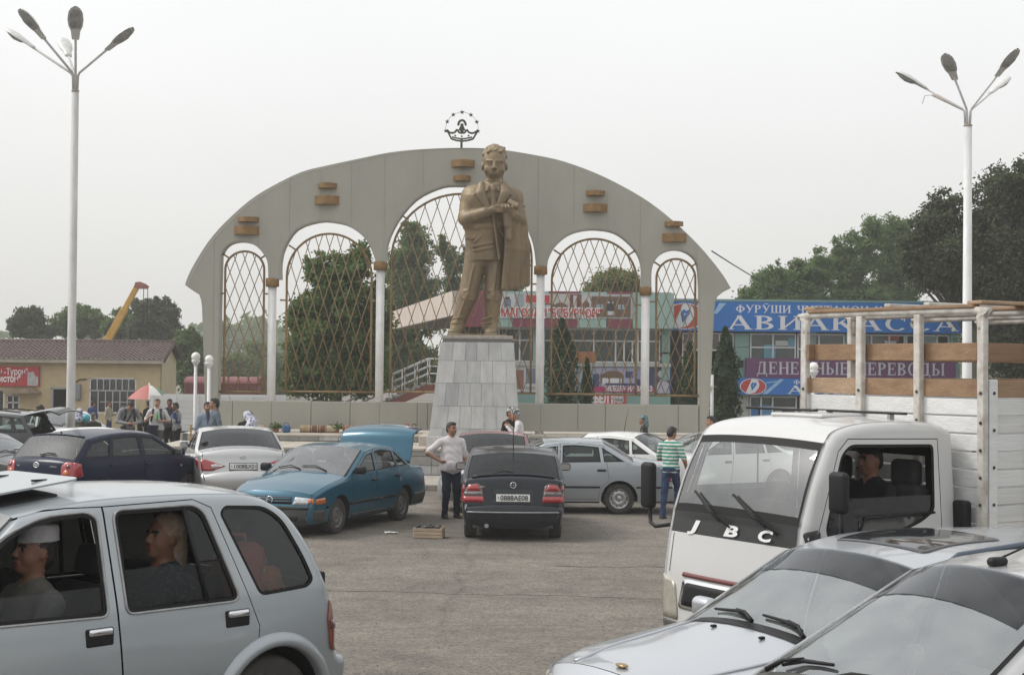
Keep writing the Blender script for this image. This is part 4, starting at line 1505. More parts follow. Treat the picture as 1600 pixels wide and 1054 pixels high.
globe_lamp('white globe lamp on a thin grey pole left of the arch foot', 306, 557, 42.8, 7)
globe_lamp('slightly lower globe lamp close to the left foot of the arch', 327, 561, 41.2, 6.5)
globe_lamp('globe lamp seen through the slats of the truck cage', 1271, 573, 37, 7.5)
def white_post():
 p = at(1112, 680, 43.2)
 root = thing('white_post', 'thin white post with a small ball beside the right foot of the arch', 'post', (p.x, 43.2, zg(p.x, 43.2)))
 h = at(1112, 585, 43.2).z - root.location.z
 MB().tube([(0, 0, -.05), (0, 0, h)], .045, 8).build('pole', M_POLE_W, root)
 MB().ell((-.06, -.06, h - .36), (.09, .09, .09)).build('ball', M_POLE_W, root)
white_post()
# furniture shop behind the arch
M_TEAL = mat('cladding_teal', (.205, .335, .30), .4, .1, 1.5, .1)
M_TEAL2 = mat('cladding_teal_pale', (.29, .42, .385), .4, .1, 1.5, .1)
M_MAROON = mat('cladding_maroon', (.20, .045, .075), .45, 0, 2, .15)
M_BEIGE = mat('canopy_beige', (.54, .46, .40), .6, 0, 1.5, .15)
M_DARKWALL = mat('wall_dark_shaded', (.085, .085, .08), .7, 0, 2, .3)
M_PVC = mat('frame_white_pvc', (.66, .67, .68), .4)
M_WALLPALE = mat('wall_pale_plaster', (.42, .45, .42), .7, 0, 3, .2)
def PR(name, col, rough=.5):
 return mat('print_' + name, col, rough, 0, 8, .18)
def window_unit(parent, x0, x1, z0, z1, Y, mull, trans=(), pane=None, name='window', fr=.06):
 f = MB()
 for (a, b, c, d) in ((x0, x1, z0, z0 + fr), (x0, x1, z1 - fr, z1), (x0, x0 + fr, z0 + fr, z1 - fr), (x1 - fr, x1, z0 + fr, z1 - fr)):
  f.box(((a + b) / 2, Y - .03, (c + d) / 2), (b - a, .08, d - c))
 o = f.build(name, M_PVC, parent)
 for x in mull:
  MB().box((x, Y - .033, (z0 + z1) / 2), (fr * 1.1, .07, z1 - z0 - 2 * fr)).build('mullion', M_PVC, o, fix=False)
 for z in trans:
  MB().box(((x0 + x1) / 2, Y - .028, z), (x1 - x0 - 2 * fr, .07, fr)).build('transom', M_PVC, o, fix=False)
 xs = [x0] + list(mull) + [x1]
 zs = [z0] + list(trans) + [z1]
 for a, b in zip(xs[:-1], xs[1:]):
  for c, d in zip(zs[:-1], zs[1:]):
   MB().box(((a + b) / 2, Y + .03, (c + d) / 2), (b - a, .012, d - c)).build('pane', pane or M_PANEG, o, fix=False)
 return o
def furniture_shop():
 Y = 64.0
 g = zg(0, Y)
 x0 = at(718, 470, Y).x
 x1 = at(1049, 470, Y).x
 root = thing('furniture_shop', 'teal and maroon two storey shop with beige canopy behind the right lattices', 'shop', ((x0 + x1) / 2, Y, g))
 W = Matrix.Translation((-(x0 + x1) / 2, -Y, -g))
 def X(u): return at(u, 540, Y).x
 def Z(v, u=900): return at(u, v, Y).z
 made = []
 def fin(o):
  o.data.transform(W)
  for c in o.children:
   c.data.transform(W)
  return o
 zt, zf = Z(458), Z(513)
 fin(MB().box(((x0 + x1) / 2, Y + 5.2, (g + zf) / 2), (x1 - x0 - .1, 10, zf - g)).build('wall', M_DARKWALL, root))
 us = [718, 760, 777, 850, 905, 945, 985, 1049]
 for a, b in zip(us[:-1], us[1:]):
  fin(MB().box(((X(a) + X(b)) / 2, Y - .45, (zt + zf) / 2), (X(b) - X(a) - .01, 1.1, zt - zf), ch=.01).build('fascia_panel', M_TEAL2 if a >= 777 else M_MAROON, root))
 for (a, b, m) in ((800, 850, M_MAROON), (850, 900, M_MAROON), (945, 985, M_MAROON), (900, 945, M_TEAL2)):
  fin(MB().box(((X(a) + X(b)) / 2, Y - 1.02, Z(506)), (X(b) - X(a) - .02, .04, .36)).build('trim_panel', m, root))
 for (a, b) in ((855, 905), (945, 985)):
  fin(MB().box(((X(a) + X(b)) / 2, Y - 1.02, Z(460)), (X(b) - X(a) - .02, .04, .16)).build('trim_panel', M_MAROON, root))
 fin(MB().box(((x0 + x1) / 2, Y + 5, zt + .02), (x1 - x0, 10, .1)).build('roof', mat('roof_felt', (.12, .12, .12), .9), root))
 c0, c1 = Vector((x0, Y - 1.0, 0)), Vector((at(620, 500, 88).x, 88, 0))
 zc0, zc1 = Z(456, 718), Z(494, 718)
 d = (c1 - c0)
 n_ = 8
 nrm = Vector((d.y, -d.x, 0)).normalized()
 for i in range(n_):
  a, b = c0 + d * (i / n_) + d.normalized() * .01, c0 + d * ((i + 1) / n_) - d.normalized() * .01
  V = [a, b, b + nrm * -.25, a + nrm * -.25]
  V = [Vector((p.x, p.y, zc1)) for p in V] + [Vector((p.x, p.y, zc0)) for p in V]
  fin(MB().add(V, [(0, 1, 5, 4), (1, 2, 6, 5), (2, 3, 7, 6), (3, 0, 4, 7), (4, 5, 6, 7), (3, 2, 1, 0)]).build('canopy_sheet', M_BEIGE, root))
 pr = [c0, c1, c1 + Vector((6, 0, 0)), c0 + Vector((4, 0, 0))]
 V = [Vector((p.x, p.y + .3, zc1 + .05)) for p in pr] + [Vector((p.x, p.y + .3, zc1 + .2)) for p in pr]
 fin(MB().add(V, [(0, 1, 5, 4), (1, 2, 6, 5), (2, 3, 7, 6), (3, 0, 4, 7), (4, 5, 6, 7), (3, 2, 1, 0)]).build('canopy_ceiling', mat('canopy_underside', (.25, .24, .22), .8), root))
 w0, w1 = c0 + Vector((1.9, 1.2, 0)), c1 + Vector((3.2, 0, 0))
 for i in range(6):
  a, b = w0.lerp(w1, i / 6 + .008), w0.lerp(w1, (i + 1) / 6 - .008)
  V = [Vector((p.x, p.y, z)) for z in (g, zc1 + .05) for p in (a, b, b + Vector((.25, 0, 0)), a + Vector((.25, 0, 0)))]
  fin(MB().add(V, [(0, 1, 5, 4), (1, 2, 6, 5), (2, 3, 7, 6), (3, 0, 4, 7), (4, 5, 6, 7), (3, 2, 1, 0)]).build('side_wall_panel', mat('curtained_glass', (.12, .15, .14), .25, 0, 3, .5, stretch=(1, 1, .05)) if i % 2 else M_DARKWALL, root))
 zs, zm = Z(566), Z(532)
 mu = [X(q) for q in (812, 842, 876, 928, 962, 997)]
 o = window_unit(root, X(778), X(1032), zs, zf, Y + .1, mu, [zm], M_PANEG)
 fin(o)
 for u in (975, 988):
  fin(MB().box((X(u), Y - .01, (zs + zm) / 2), (.07, .05, zm - zs)).build('casement_stile', M_PVC, root))
 fin(MB().box(((X(778) + X(1048)) / 2, Y - .05, zs - .08), (X(1048) - X(778), .3, .14)).build('sill', M_WALLPALE, root))
 fin(MB().box((X(842), Y - .06, (zs + zf) / 2), (.5, .2, zf - zs)).build('pilaster', M_TEAL2, root))
 fin(MB().rbox((X(915), Y + .02, Z(558)), (.85, .04, .5), .02).build('orange_print', PR('orange', (.42, .17, .07)), root))
 fin(MB().box(((X(778) + X(1048)) / 2, Y + .05, (g + zs - .16) / 2), (X(1048) - X(778), .2, zs - .16 - g)).build('lower_wall', M_TEAL, root))
 fin(MB().box((X(1057), Y + 1.5, (g + zf) / 2), (X(1066) - X(1048), .1, zf - g)).build('entrance_recess', M_DARK, root))
 for i in range(2):
  fin(MB().box((X(1040), Y - .02, Z(528 + 44 * i)), (.35, .25, 1.1)).build('pilaster', M_TEAL, root))
 R90 = Matrix.Rotation(R(90), 4, 'X')
 def sign(name, label, u0, u1, v0, v1, off, m, cat='banner'):
  uc = (u0 + u1) / 2
  t = thing(name, label, cat, (X(uc), Y - off, Z(v1, uc)))
  w, h = X(u1) - X(u0), Z(v0, uc) - Z(v1, uc)
  MB().box((0, .03, h / 2), (w, .05, h), ch=.004).build('board', m, t)
  def rect(a, b, c, d, mt, lay=1, nm='print'):
   mb = MB()
   flat2d(mb, [_rect((a - .5) * w, c * h, (b - .5) * w, d * h)], Matrix.Translation((0, .004 - .004 * lay, 0)) @ R90)
   return mb.build(nm, mt, t, fix=False)
  def poly(pts, mt, lay=1, nm='print'):
   mb = MB()
   flat2d(mb, [[((p[0] - .5) * w, p[1] * h) for p in q] for q in pts], Matrix.Translation((0, .004 - .004 * lay, 0)) @ R90)
   return mb.build(nm, mt, t, fix=False)
  def word(s, a, b, c, size, mt, lay=3, bold=.03):
   return sans('lettering', s, size, t, Matrix.Translation(((a - .5) * w, .004 - .004 * lay, c * h)) @ R90, mt, bold, (b - a) * w)
  return t, rect, poly, word, w, h
 t, rect, poly, word, w, h = sign('furniture_banner', 'wide picture banner with red lettering over the shop windows', 777, 985, 460.5, 498, 1.06, PR('grey', (.40, .41, .42)))
 G1, G2, BR, DB, RD, WH = PR('pale', (.52, .53, .54)), PR('slate', (.17, .20, .25)), PR('wood', (.15, .095, .07)), PR('dark', (.05, .045, .05)), PR('red', (.50, .05, .055)), PR('white', (.68, .68, .68))
 rect(.0, .13, .34, .97, G1); rect(.05, .10, .4, .75, G2, 2); rect(.06, .09, .75, .85, DB, 2)
 rect(.14, .19, .34, .97, PR('steel', (.30, .35, .38))); rect(.2, .39, .34, .97, G1); rect(.21, .385, .62, .93, RD, 2); rect(.24, .36, .36, .58, PR('steel', (.30, .35, .38)), 2)
 rect(.4, .53, .34, .95, PR('cream', (.5, .47, .43))); poly([[(.41, .4), (.52, .4), (.52, .52), (.465, .66), (.41, .52)]], BR, 2); rect(.44, .49, .75, .85, G1, 2)
 rect(.535, .62, .34, .97, PR('wine', (.16, .05, .05))); rect(.56, .585, .38, .93, G1, 2)
 rect(.625, .69, .34, .95, G1); poly([[(.63, .38), (.68, .38), (.68, .6), (.655, .78), (.63, .6)]], PR('brown2', (.18, .08, .055)), 2)
 rect(.695, .985, .06, .9, BR, 2)
 for k in range(7):
  rect(.71 + k * .038, .712 + k * .038, .1, .85, DB, 3)
 for (a, b, c, d) in ((.73, .79, .38, .58), (.89, .945, .38, .58)):
  rect(a, b, c, d, PR('steel', (.30, .35, .38)), 4)
  rect((a + b) / 2 - .003, (a + b) / 2 + .003, c, d, DB, 5)
 rect(.81, .87, .3, .75, DB, 4); rect(.815, .865, .14, .3, G1, 4); rect(.815, .83, .62, .7, G1, 5); rect(.845, .86, .62, .7, G1, 5)
 word('МАГОЗАИ', .022, .36, .03, .5, WH, 6, .05); word('МАГОЗАИ', .025, .357, .045, .46, RD, 7, .012)
 word('"БОБУРЧОН"', .37, .765, .03, .5, WH, 6, .05); word('"БОБУРЧОН"', .374, .761, .045, .46, RD, 7, .012)
 t, rect, poly, word, w, h = sign('furniture_poster', 'blue and magenta poster of a bed below the shop windows', 927, 1022, 567, 612.5, .1, PR('lilac', (.36, .36, .48)), 'poster')
 MG, NV = PR('magenta', (.42, .03, .14)), PR('navy', (.035, .045, .16))
 rect(0, 1, 0, .19, MG); rect(0, .1, .19, .62, NV); rect(.7, 1, .19, .8, PR('periwinkle', (.24, .25, .42))); rect(.9, 1, .19, 1, NV, 2)
 poly([[(.12, .3), (.12, .6), (.25, .72), (.32, .74), (.42, .72), (.5, .6), (.5, .3)]], BR, 2); rect(.15, .47, .28, .48, WH, 3); rect(.2, .8, .22, .31, NV, 4); rect(.53, .66, .5, .72, NV, 3); rect(.72, .85, .3, .45, NV, 3)
 word('МЕБЕЛЬ НА ЗАКАЗ', .2, .97, .045, .3, WH, 5, .012)
 t, rect, poly, word, w, h = sign('portrait_poster', 'dark blue poster with a pale figure beside the furniture poster', 1023, 1049, 568, 615, .1, NV, 'poster')
 el = lambda cx, cy, rx, ry, n=14: [(cx + rx * math.cos(2 * PI * i / n), cy + ry * math.sin(2 * PI * i / n)) for i in range(n)]
 poly([[(.08, .02), (.9, .02), (.85, .35), (.6, .5), (.35, .48), (.15, .3)]], PR('veil', (.42, .42, .5)), 1)
 poly([el(.45, .66, .25, .14)], PR('veil', (.42, .42, .5)), 2); poly([el(.5, .66, .15, .1)], PR('skin', (.5, .4, .36)), 3); poly([[(.2, .8), (.5, .74), (.78, .8), (.7, .87), (.35, .87)]], DB, 4); poly([el(.55, .42, .07, .07)], PR('skin', (.5, .4, .36)), 4)
 t, rect, poly, word, w, h = sign('furniture_sign', 'red sign with white block letters just above the parapet', 916, 979, 615.5, 632, .12, RD, 'sign')
 word('МЕБЕЛ', -.07, .56, .2, .5, WH, 3, .03); word('Спальни', .63, .93, .52, .2, WH, 3); word('на заказ', .63, .95, .22, .2, WH, 3)
 t, rect, poly, word, w, h = sign('furniture_poster', 'wardrobe poster beside the lamp column behind the right arch', 802, 842, 569, 612, .1, G1, 'poster')
 rect(.1, .42, .1, .8, PR('terracotta', (.26, .13, .085))); rect(.5, .9, .3, .85, G2); rect(.48, .95, .08, .2, PR('steel', (.3, .35, .38)))
 t, rect, poly, word, w, h = sign('furniture_poster', 'grey wardrobe poster half hidden behind the conifer', 884, 925, 569, 612, .1, G1, 'poster')
 rect(.12, .9, .1, .92, PR('steel', (.3, .35, .38))); rect(.1, .14, .05, .95, DB, 2); rect(.9, .94, .05, .95, DB, 2)
furniture_shop()
# outdoor stairs with white rails
def stairs():
 Y = 57.0
 p0, p1 = at(548, 650, Y), at(668, 600, Y)
 root = thing('outdoor_stairs', 'concrete outdoor stairs with white tube railings left of the plinth', 'stairs', (p0.x, Y, zg(0, Y)))
 o = root.location
 MS = mat('stair_concrete', (.32, .31, .29), .8, 0, 5, .2)
 MRB = mat('stair_stringer_red', (.20, .07, .05), .6, 0, 4, .2)
 a = p0 - o
 b = at(668, 598, Y) - o
 n = 11
 for i in range(n):
  x = a.x + (b.x - a.x) * (i + .5) / n
  z = max(.1, a.z + (b.z - a.z) * (i + 1) / n)
  MB().box((x, .7, z - .05), ((b.x - a.x) / n + .03, 1.3, .1), ch=.01).build('step', MS, root)
 MB().prism([(a.x, a.z - .35), (b.x, b.z - .35), (b.x + 2.6, b.z - .35), (b.x + 2.6, b.z - .06), (b.x - .05, b.z - .06), (a.x, a.z - .06)], -.02, .04).build('stringer', MRB, root)
 MB().box((b.x + 1.35, .75, b.z - .09), (2.7, 1.5, .14)).build('landing', MS, root)
 MB().box((b.x + 1.9, 1.0, (b.z - .2) / 2), (1.4, .5, b.z - .22)).build('landing_support', M_TEAL, root)
 for yy in (0.0, 1.4):
  for k, h in enumerate((.35, .62, .9)):
   MB().tube([(a.x - .3, yy, a.z - .13 + h), (b.x, yy, b.z + h), (b.x + 2.4, yy, b.z + h)], .035 if k == 2 else .026, 6).build('handrail', M_POLE_W, root)
  for i in range(7):
   t = i / 6
   x = a.x + (b.x - a.x) * t
   z = a.z + (b.z - a.z) * t
   MB().tube([(x, yy, z - .05), (x, yy, z + .9)], .024, 6).build('baluster', M_POLE_W, root)
stairs()
# ticket office on the right
def ticket_office():
 Y = 66.0
 g = zg(0, Y)
 def X(u): return at(u, 560, Y).x
 def Z(v, u=1250): return at(u, v, Y).z
 x0, x1 = X(1052), X(1500)
 root = thing('ticket_office', 'two storey teal clad office with white framed windows behind the truck', 'office building', ((x0 + x1) / 2, Y, g))
 W = Matrix.Translation((-(x0 + x1) / 2, -Y, -g))
 def fin(o):
  o.data.transform(W)
  for c in o.children:
   c.data.transform(W)
  return o
 zt = Z(472)
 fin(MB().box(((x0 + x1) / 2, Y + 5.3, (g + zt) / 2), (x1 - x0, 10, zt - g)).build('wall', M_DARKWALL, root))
 fin(MB().box(((x0 + x1) / 2, Y + 5.1, zt + .05), (x1 - x0 + .1, 10.4, .1)).build('roof', M_TEAL, root))
 z2, z1 = Z(521), Z(560)
 MG = mat('curtained_brown_glass', (.13, .10, .085), .2, 0, 2.5, .55, spec=.7)
 def wrow(u0, u1, v0, v1, mull, trans, pane=None):
  fin(window_unit(root, X(u0), X(u1), Z(v1), Z(v0), Y + .12, [X(q) for q in mull], [Z(q) for q in trans], pane))
 wrow(1066, 1147, 521, 640, (1083, 1100, 1124), (548, 575, 605), MG)
 for i in range(5):
  fin(MB().box((X(1159), Y + .1, Z(532 + 22 * i)), (X(1171) - X(1148) - .01, .3, 22 * Y / FPX - .012), ch=.01).build('pilaster_panel', M_TEAL, root))
 wrow(1172, 1244, 521, 562, (1208,), (543,))
 wrow(1246, 1320, 521, 562, (1280,), (545,))
 fin(MB().box((X(1330), Y + .1, Z(541)), (X(1339) - X(1321), .3, Z(521) - Z(562))).build('pilaster_panel', M_TEAL, root))
 wrow(1340, 1415, 521, 562, (1362, 1390), (545,))
 wrow(1416, 1484, 521, 562, (1440, 1465), (545,))
 fin(MB().box((X(1491), Y + .1, Z(541)), (X(1498) - X(1485), .3, Z(521) - Z(562))).build('pilaster_panel', M_TEAL, root))
 fin(MB().box(((X(1148) + X(1500)) / 2, Y + .15, Z(592)), (X(1500) - X(1148), .3, Z(565) - Z(618))).build('spandrel', M_TEAL, root))
 MP = mat('pillar_pale_stone', (.40, .41, .36), .7, 0, 5, .3)
 for i in range(3):
  fin(MB().box((X(1159), Y + .08, Z(624 + 12 * i)), (X(1170) - X(1148), .35, .36), ch=.01).build('pillar_stone', MP, root))
 wrow(1172, 1246, 619, 665, (1190, 1208), (637,))
 wrow(1250, 1330, 619, 665, (1275, 1300), (637,))
 PB, PW, PO = PR('cyan', (.12, .32, .42)), PR('paper', (.55, .56, .56)), PR('rose', (.40, .10, .09))
 for (u, v, wd, ht, m) in ((1203, 549, .5, .6, PB), (1222, 536, .55, .22, PW), (1237, 535, .3, .4, PB), (1267, 534, .45, .9, PR('curtain', (.25, .36, .33))), (1395, 527, .55, .3, PO), (1392, 537, .5, .35, PW), (1180, 646, .5, .5, PR('blue2', (.04, .16, .42))), (1197, 643, .6, .55, PR('blue3', (.1, .28, .5))), (1217, 646, .3, .25, PW), (1452, 535, .7, .7, PR('curtain', (.25, .36, .33)))):
  fin(MB().box((X(u), Y + .085, Z(v, u)), (wd, .012, ht)).build('window_sticker', m, root))
 fin(MB().box((X(1157), Y - .12, Z(569)), (.2, .15, .3), ch=.03).build('wall_lamp', M_BLACK, root))
 BLUE = mat('sign_blue', (.012, .155, .50), .4, 0, 1.2, .12)
 PURP = mat('sign_purple', (.135, .04, .125), .45, 0, 2, .12)
 LW = mat('letter_white', (.70, .71, .74), .45)
 RED = PR('emblem_red', (.50, .06, .05))
 PALE = PR('pale_blue', (.30, .50, .70))
 R90 = Matrix.Rotation(R(90), 4, 'X')
 def board(name, label, u0, u1, v0, v1, off, m):
  uc = (u0 + u1) / 2
  t = thing(name, label, 'sign', (X(uc), Y - off, Z(v1, uc)))
  w, h = X(u1) - X(u0), Z(v0, uc) - Z(v1, uc)
  n = max(1, int(w / 3))
  for i in range(n):
   MB().box((-w / 2 + (i + .5) * w / n, .1, h / 2), (w / n - .004, .2, h), ch=.006).build('sign_panel', m, t)
  return t, w, h
 def lay(t, polys, m, k, nm='lettering'):
  mb = MB()
  flat2d(mb, polys, Matrix.Translation((0, -.004 * k, 0)) @ R90)
  return mb.build(nm, m, t, fix=False)
 def el(cx, cy, rx, ry, n=28):
  return [(cx + rx * math.cos(2 * PI * i / n), cy + ry * math.sin(2 * PI * i / n)) for i in range(n)]
 def emblem_d(t, cx, cy, s):
  lay(t, [el(cx, cy, .92 * s, .56 * s)], LW, 1, 'emblem')
  lay(t, [el(cx, cy, .86 * s, .52 * s)], RED, 2, 'emblem')
  sh = .22
  D = [(-.42, -.5), (-.1, -.5), (.22, -.42), (.4, -.1), (.4, .15), (.22, .44), (-.05, .5), (-.22, .5)]
  lay(t, [[(cx + (p[0] + sh * p[1]) * s, cy + p[1] * s) for p in D]], LW, 3, 'emblem')
  H = [(-.02, -.3), (.2, .1), (.16, .3), (.02, .22), (-.1, .3), (-.2, .12)]
  lay(t, [[(cx + (p[0] + sh * p[1]) * s, cy + p[1] * s) for p in H]], BLUE, 4, 'emblem')
  lay(t, [[(cx + (p[0] + sh * p[1]) * s, cy + p[1] * s) for p in [(-.02, -.02), (.08, .15), (.02, .12), (-.07, .16)]]], PALE, 5, 'emblem')
 t, w, h = board('ticket_sign', 'long blue roof sign reading air tickets with a red oval emblem', 1030, 1500, 473.5, 519, .5, BLUE)
 cxm = X(1265)
 emblem_d(t, X(1067) - cxm, h * .5, 1.0)
 lay(t, [[(X(1121) - cxm, h * .96), (X(1132) - cxm, h * .96), (X(1118) - cxm, h * .6), (X(1112) - cxm, h * .6)]], PALE, 1, 'streak')
 P, _ = serif('ФУРӮШИ ЧИПТАҲОИ ҲАВОПАЙМО', h * .26, X(1492) - X(1146))
 lay(t, [[(p[0] + X(1146) - cxm, p[1] + h * .64) for p in q] for q in P], LW, 2)
 P, _ = serif('АВИАКАССА', h * .47, X(1493) - X(1134))
 lay(t, [[(p[0] + X(1134) - cxm, p[1] + h * .07) for p in q] for q in P], LW, 3)
 t, w, h = board('transfer_sign', 'purple sign with pale serif capitals between the two blue signs', 1164, 1490, 560.5, 591.5, .35, PURP)
 cxm = X(1327)
 P, _ = serif('ДЕНЕЖНЫЕ ПЕРЕВОДЫ', h * .62, X(1473) - X(1180))
 lay(t, [[(p[0] + X(1180) - cxm, p[1] + h * .2) for p in q] for q in P], PR('letter_lilac', (.50, .52, .55)), 2)
 t, w, h = board('ticket_sign', 'lower narrow blue sign with a red oval emblem under the purple sign', 1148, 1495, 591.8, 617.5, .45, BLUE)
 cxm = X(1321)
 emblem_d(t, X(1174) - cxm, h * .5, .62)
 lay(t, [[(X(1215) - cxm, h * .95), (X(1222) - cxm, h * .95), (X(1196) - cxm, h * .05), (X(1188) - cxm, h * .05)], [(X(1195) - cxm, h * .78), (X(1216) - cxm, h * .86), (X(1216) - cxm, h * .8), (X(1194) - cxm, h * .7)]], PALE, 1, 'streak')
 P, _ = serif('ФУРӮШИ ЧИПТАҲОИ ҲАВОПАЙМО', h * .25, X(1492) - X(1236))
 lay(t, [[(p[0] + X(1236) - cxm, p[1] + h * .66) for p in q] for q in P], LW, 2)
 P, _ = serif('АВИАКАССА', h * .5, X(1480) - X(1227))
 lay(t, [[(p[0] + X(1227) - cxm, p[1] + h * .08) for p in q] for q in P], LW, 3)
ticket_office()
# overhead cable from the arch
def cable():
 a, b = at(1112, 392, 42.3), at(1300, 452, 90)
 pts = [a.lerp(b, t / 12) - Vector((0, 0, 1.2 * math.sin(PI * t / 12) * .6)) for t in range(13)]
 tag(MB().tube(pts, .018, 4).build('overhead_cable', M_BLACK), 'thin overhead cable running from the right shoulder of the arch', 'cable')
cable()
# red wagon and white plank trailer
def wagon():
 Y = 82
 a, b = at(288, 620, Y), at(402, 620, Y)
 g = zg(0, Y)
 root = thing('freight_wagon', 'dull red freight wagon with rounded roof behind the narrow left lattice', 'wagon', ((a.x + b.x) / 2, Y, g))
 w = b.x - a.x
 h = at(340, 584, Y).z - g
 M = mat('wagon_red', (.17, .045, .045), .6, 0, 1.5, .3)
 MB().box((0, 1.3, 1.75), (w, 2.6, h - 1.2 - .3), ch=.03).build('body', M, root)
 zt = 1.75 + (h - 1.5) / 2
 MB().prism([(1.3 - 1.32 * math.cos(PI * i / 10), zt + .35 * math.sin(PI * i / 10)) for i in range(11)], -w / 2 - .04, w / 2 + .04, axis='X').build('roof', M, root)
 for i in range(9):
  MB().box((-w / 2 + .1 + (w - .2) * i / 8, -.035, 1.75), (.09, .06, h - 1.55)).build('rib', M, root)
 MB().box((0, 1.3, .85), (w - .3, 2.2, .3)).build('underframe', M_BLACK, root)
 for x in (-w * .35, -w * .2, w * .2, w * .35):
  MB().lathe([(.05, -.1), (.42, -.1), (.45, 0), (.42, .1), (.05, .1)], 16, M=Matrix.Translation((x, .6, .45)) @ Matrix.Rotation(R(90), 4, 'X')).build('wheel', M_BLACK, root)
wagon()
M_PLANKW = [mat('plank_white_%d' % i, c, .65, 0, 5, .22, (18, .25), stretch=(.25, 1, 2.5), col2=d) for i, (c, d) in enumerate([((.62, .62, .61), (.57, .57, .555)), ((.65, .65, .645), (.60, .60, .59)), ((.59, .59, .58), (.53, .525, .51))])]
def wheel_simple(root, x, y, r, w, nm='wheel'):
 o = MB().lathe([(r * .55, -w / 2), (r * .93, -w / 2), (r, -w * .32), (r, w * .32), (r * .93, w / 2), (r * .55, w / 2)], 24, M=Matrix.Translation((x, y, r)) @ Matrix.Rotation(R(90), 4, 'X')).build(nm, M_RUBBER, root)
 MB().lathe([(0, -w * .3), (r * .3, -w * .34), (r * .56, -w * .42), (r * .56, w * .42), (r * .3, w * .34), (0, w * .3)], 20, M=Matrix.Translation((x, y, r)) @ Matrix.Rotation(R(90), 4, 'X')).build('rim', M_STEEL, o)
def trailer():
 Y = 51.5
 a, b = at(233, 672, Y), at(312, 672, Y)
 g = zg(0, Y)
 root = thing('plank_lorry', 'parked lorry body of white planks behind the backpackers', 'lorry', (a.x, Y, g))
 o = root.location
 zt = at(260, 617, Y).z - g
 zb = at(260, 673, Y).z - g
 L = at(432, 672, Y).x - o.x
 cuts = [0, b.x - a.x - .72, b.x - a.x - .62, 2 * (b.x - a.x) - .72, L]
 for (x0, x1) in ((0, 1.72), (1.76, L)):
  n = 6
  for i in range(n):
   z0 = zb + (zt - zb) * i / n
   MB().box(((x0 + x1) / 2, random.uniform(-.006, .006), z0 + (zt - zb) / n / 2), (x1 - x0, .04, (zt - zb) / n - .012), ch=.004).build('plank', random.choice(M_PLANKW), root)
  for x in np.linspace(x0 + .1, x1 - .1, 3 if x1 - x0 < 2 else 4):
   MB().box((x, -.04, (zt + zb) / 2), (.08, .03, zt - zb)).build('batten', M_PLANKW[1], root)
 MB().box((L / 2, 1.05, zb + .05), (L, 2.1, .1)).build('bed', M_BLACK, root)
 MB().box((L / 2, 2.1, (zt + zb) / 2), (L, .05, zt - zb)).build('far_side', M_PLANKW[0], root)
 MB().box((L / 2, 1.05, zb - .15), (L - .3, .8, .3)).build('chassis', M_BLACK, root)
 for x in (1.15, L - .9):
  for y in (.3, 1.8):
   wheel_simple(root, x, y, .42, .26)
trailer()
# sunshade by the shop
def parasol():
 Y = 58
 p = at(233, 620, Y)
 g = zg(p.x, Y)
 root = thing('parasol', 'market parasol with red, white and green panels beside the white planks', 'parasol', (p.x, Y, g))
 zt = at(236, 601, Y).z - g
 zr = at(236, 623, Y).z - g
 r = 33 * Y / FPX
 cols = [PR('shade_red', (.38, .10, .08)), PR('shade_white', (.62, .60, .56)), PR('shade_green', (.09, .19, .12)), PR('shade_grey', (.2, .22, .26))]
 for k in range(8):
  a0, a1 = 2 * PI * k / 8 + .2, 2 * PI * (k + 1) / 8 + .2
  V, F = [], []
  for i in range(6):
   t = i / 5
   rr, z = r * t, zt - (zt - zr) * t ** 1.6
   for a in (a0, (a0 + a1) / 2, a1):
    sag = .97 if a == (a0 + a1) / 2 else 1
    V.append((rr * sag * math.cos(a), rr * sag * math.sin(a), z))
  for i in range(5):
   for j in range(2):
    F.append((i * 3 + j, i * 3 + j + 1, i * 3 + j + 4, i * 3 + j + 3))
  MB().add(V, F, 0, True).build('shade_panel', cols[[2, 1, 0, 3, 0, 0, 1, 2][k]], root)
 MB().tube([(0, 0, 0), (0, 0, zt + .08)], .03, 8).build('pole', M_WHITE, root)
parasol()
# far-off woods that close the horizon
def woods():
 rg = np.random.default_rng(77)
 n = 26000
 x = rg.uniform(-190, 190, n)
 y = 300 + rg.uniform(-14, 14, n)
 top = 8.5 + 2.2 * np.sin(x * .09) + 1.6 * np.sin(x * .23 + 1) + 1.0 * np.sin(x * .61)
 z = -.7 + top * rg.uniform(0, 1, n) ** .8 + rg.normal(size=n) * .5
 C = np.stack([x, y, z], 1)
 V = leaves(C, rg.normal(size=(n, 3)) + np.array([0, -.6, .4]), 1.0, rg, .7)
 o = leaf_object('far_woods', V, rg.choice(3, n, p=[.4, .4, .2]), LEAF['plane'], None)
 tag(o, 'belt of hazy woods far behind everything along the horizon', 'woods', kind='stuff')
woods()
# vehicles
M_GLASS = glass('car_glass', (.50, .58, .56), 1.5, .015)
M_GLASS_D = glass('car_glass_tinted', (.13, .16, .16), 1.42, .008)
M_GLASS_WS = glass('windscreen_glass', (.62, .72, .70), 2.7, .07)
M_GLASS_FG = glass('windscreen_glass_sky_veil', (.76, .86, .85), 3.5, .10, (.56, .60, .59))  # pale diffuse film paints in the bright sky mirrored by the glass
M_SEAL = mat('rubber_seal', (.012, .012, .012), .6, spec=.2)
M_SEAT = mat('seat_fabric', (.055, .055, .06), .9, 0, 12, .3)
M_SEATB = mat('seat_fabric_beige', (.22, .20, .17), .9, 0, 12, .3)
M_DASH = mat('dashboard', (.03, .03, .03), .7, 0, 10, .3)
M_LIGHT = mat('headlamp', (.50, .52, .53), .12, .5, 14, .35, coat=1.0)
M_LIGHTD = mat('headlamp_aged', (.42, .40, .33), .3, .3, 8, .3, coat=.6)
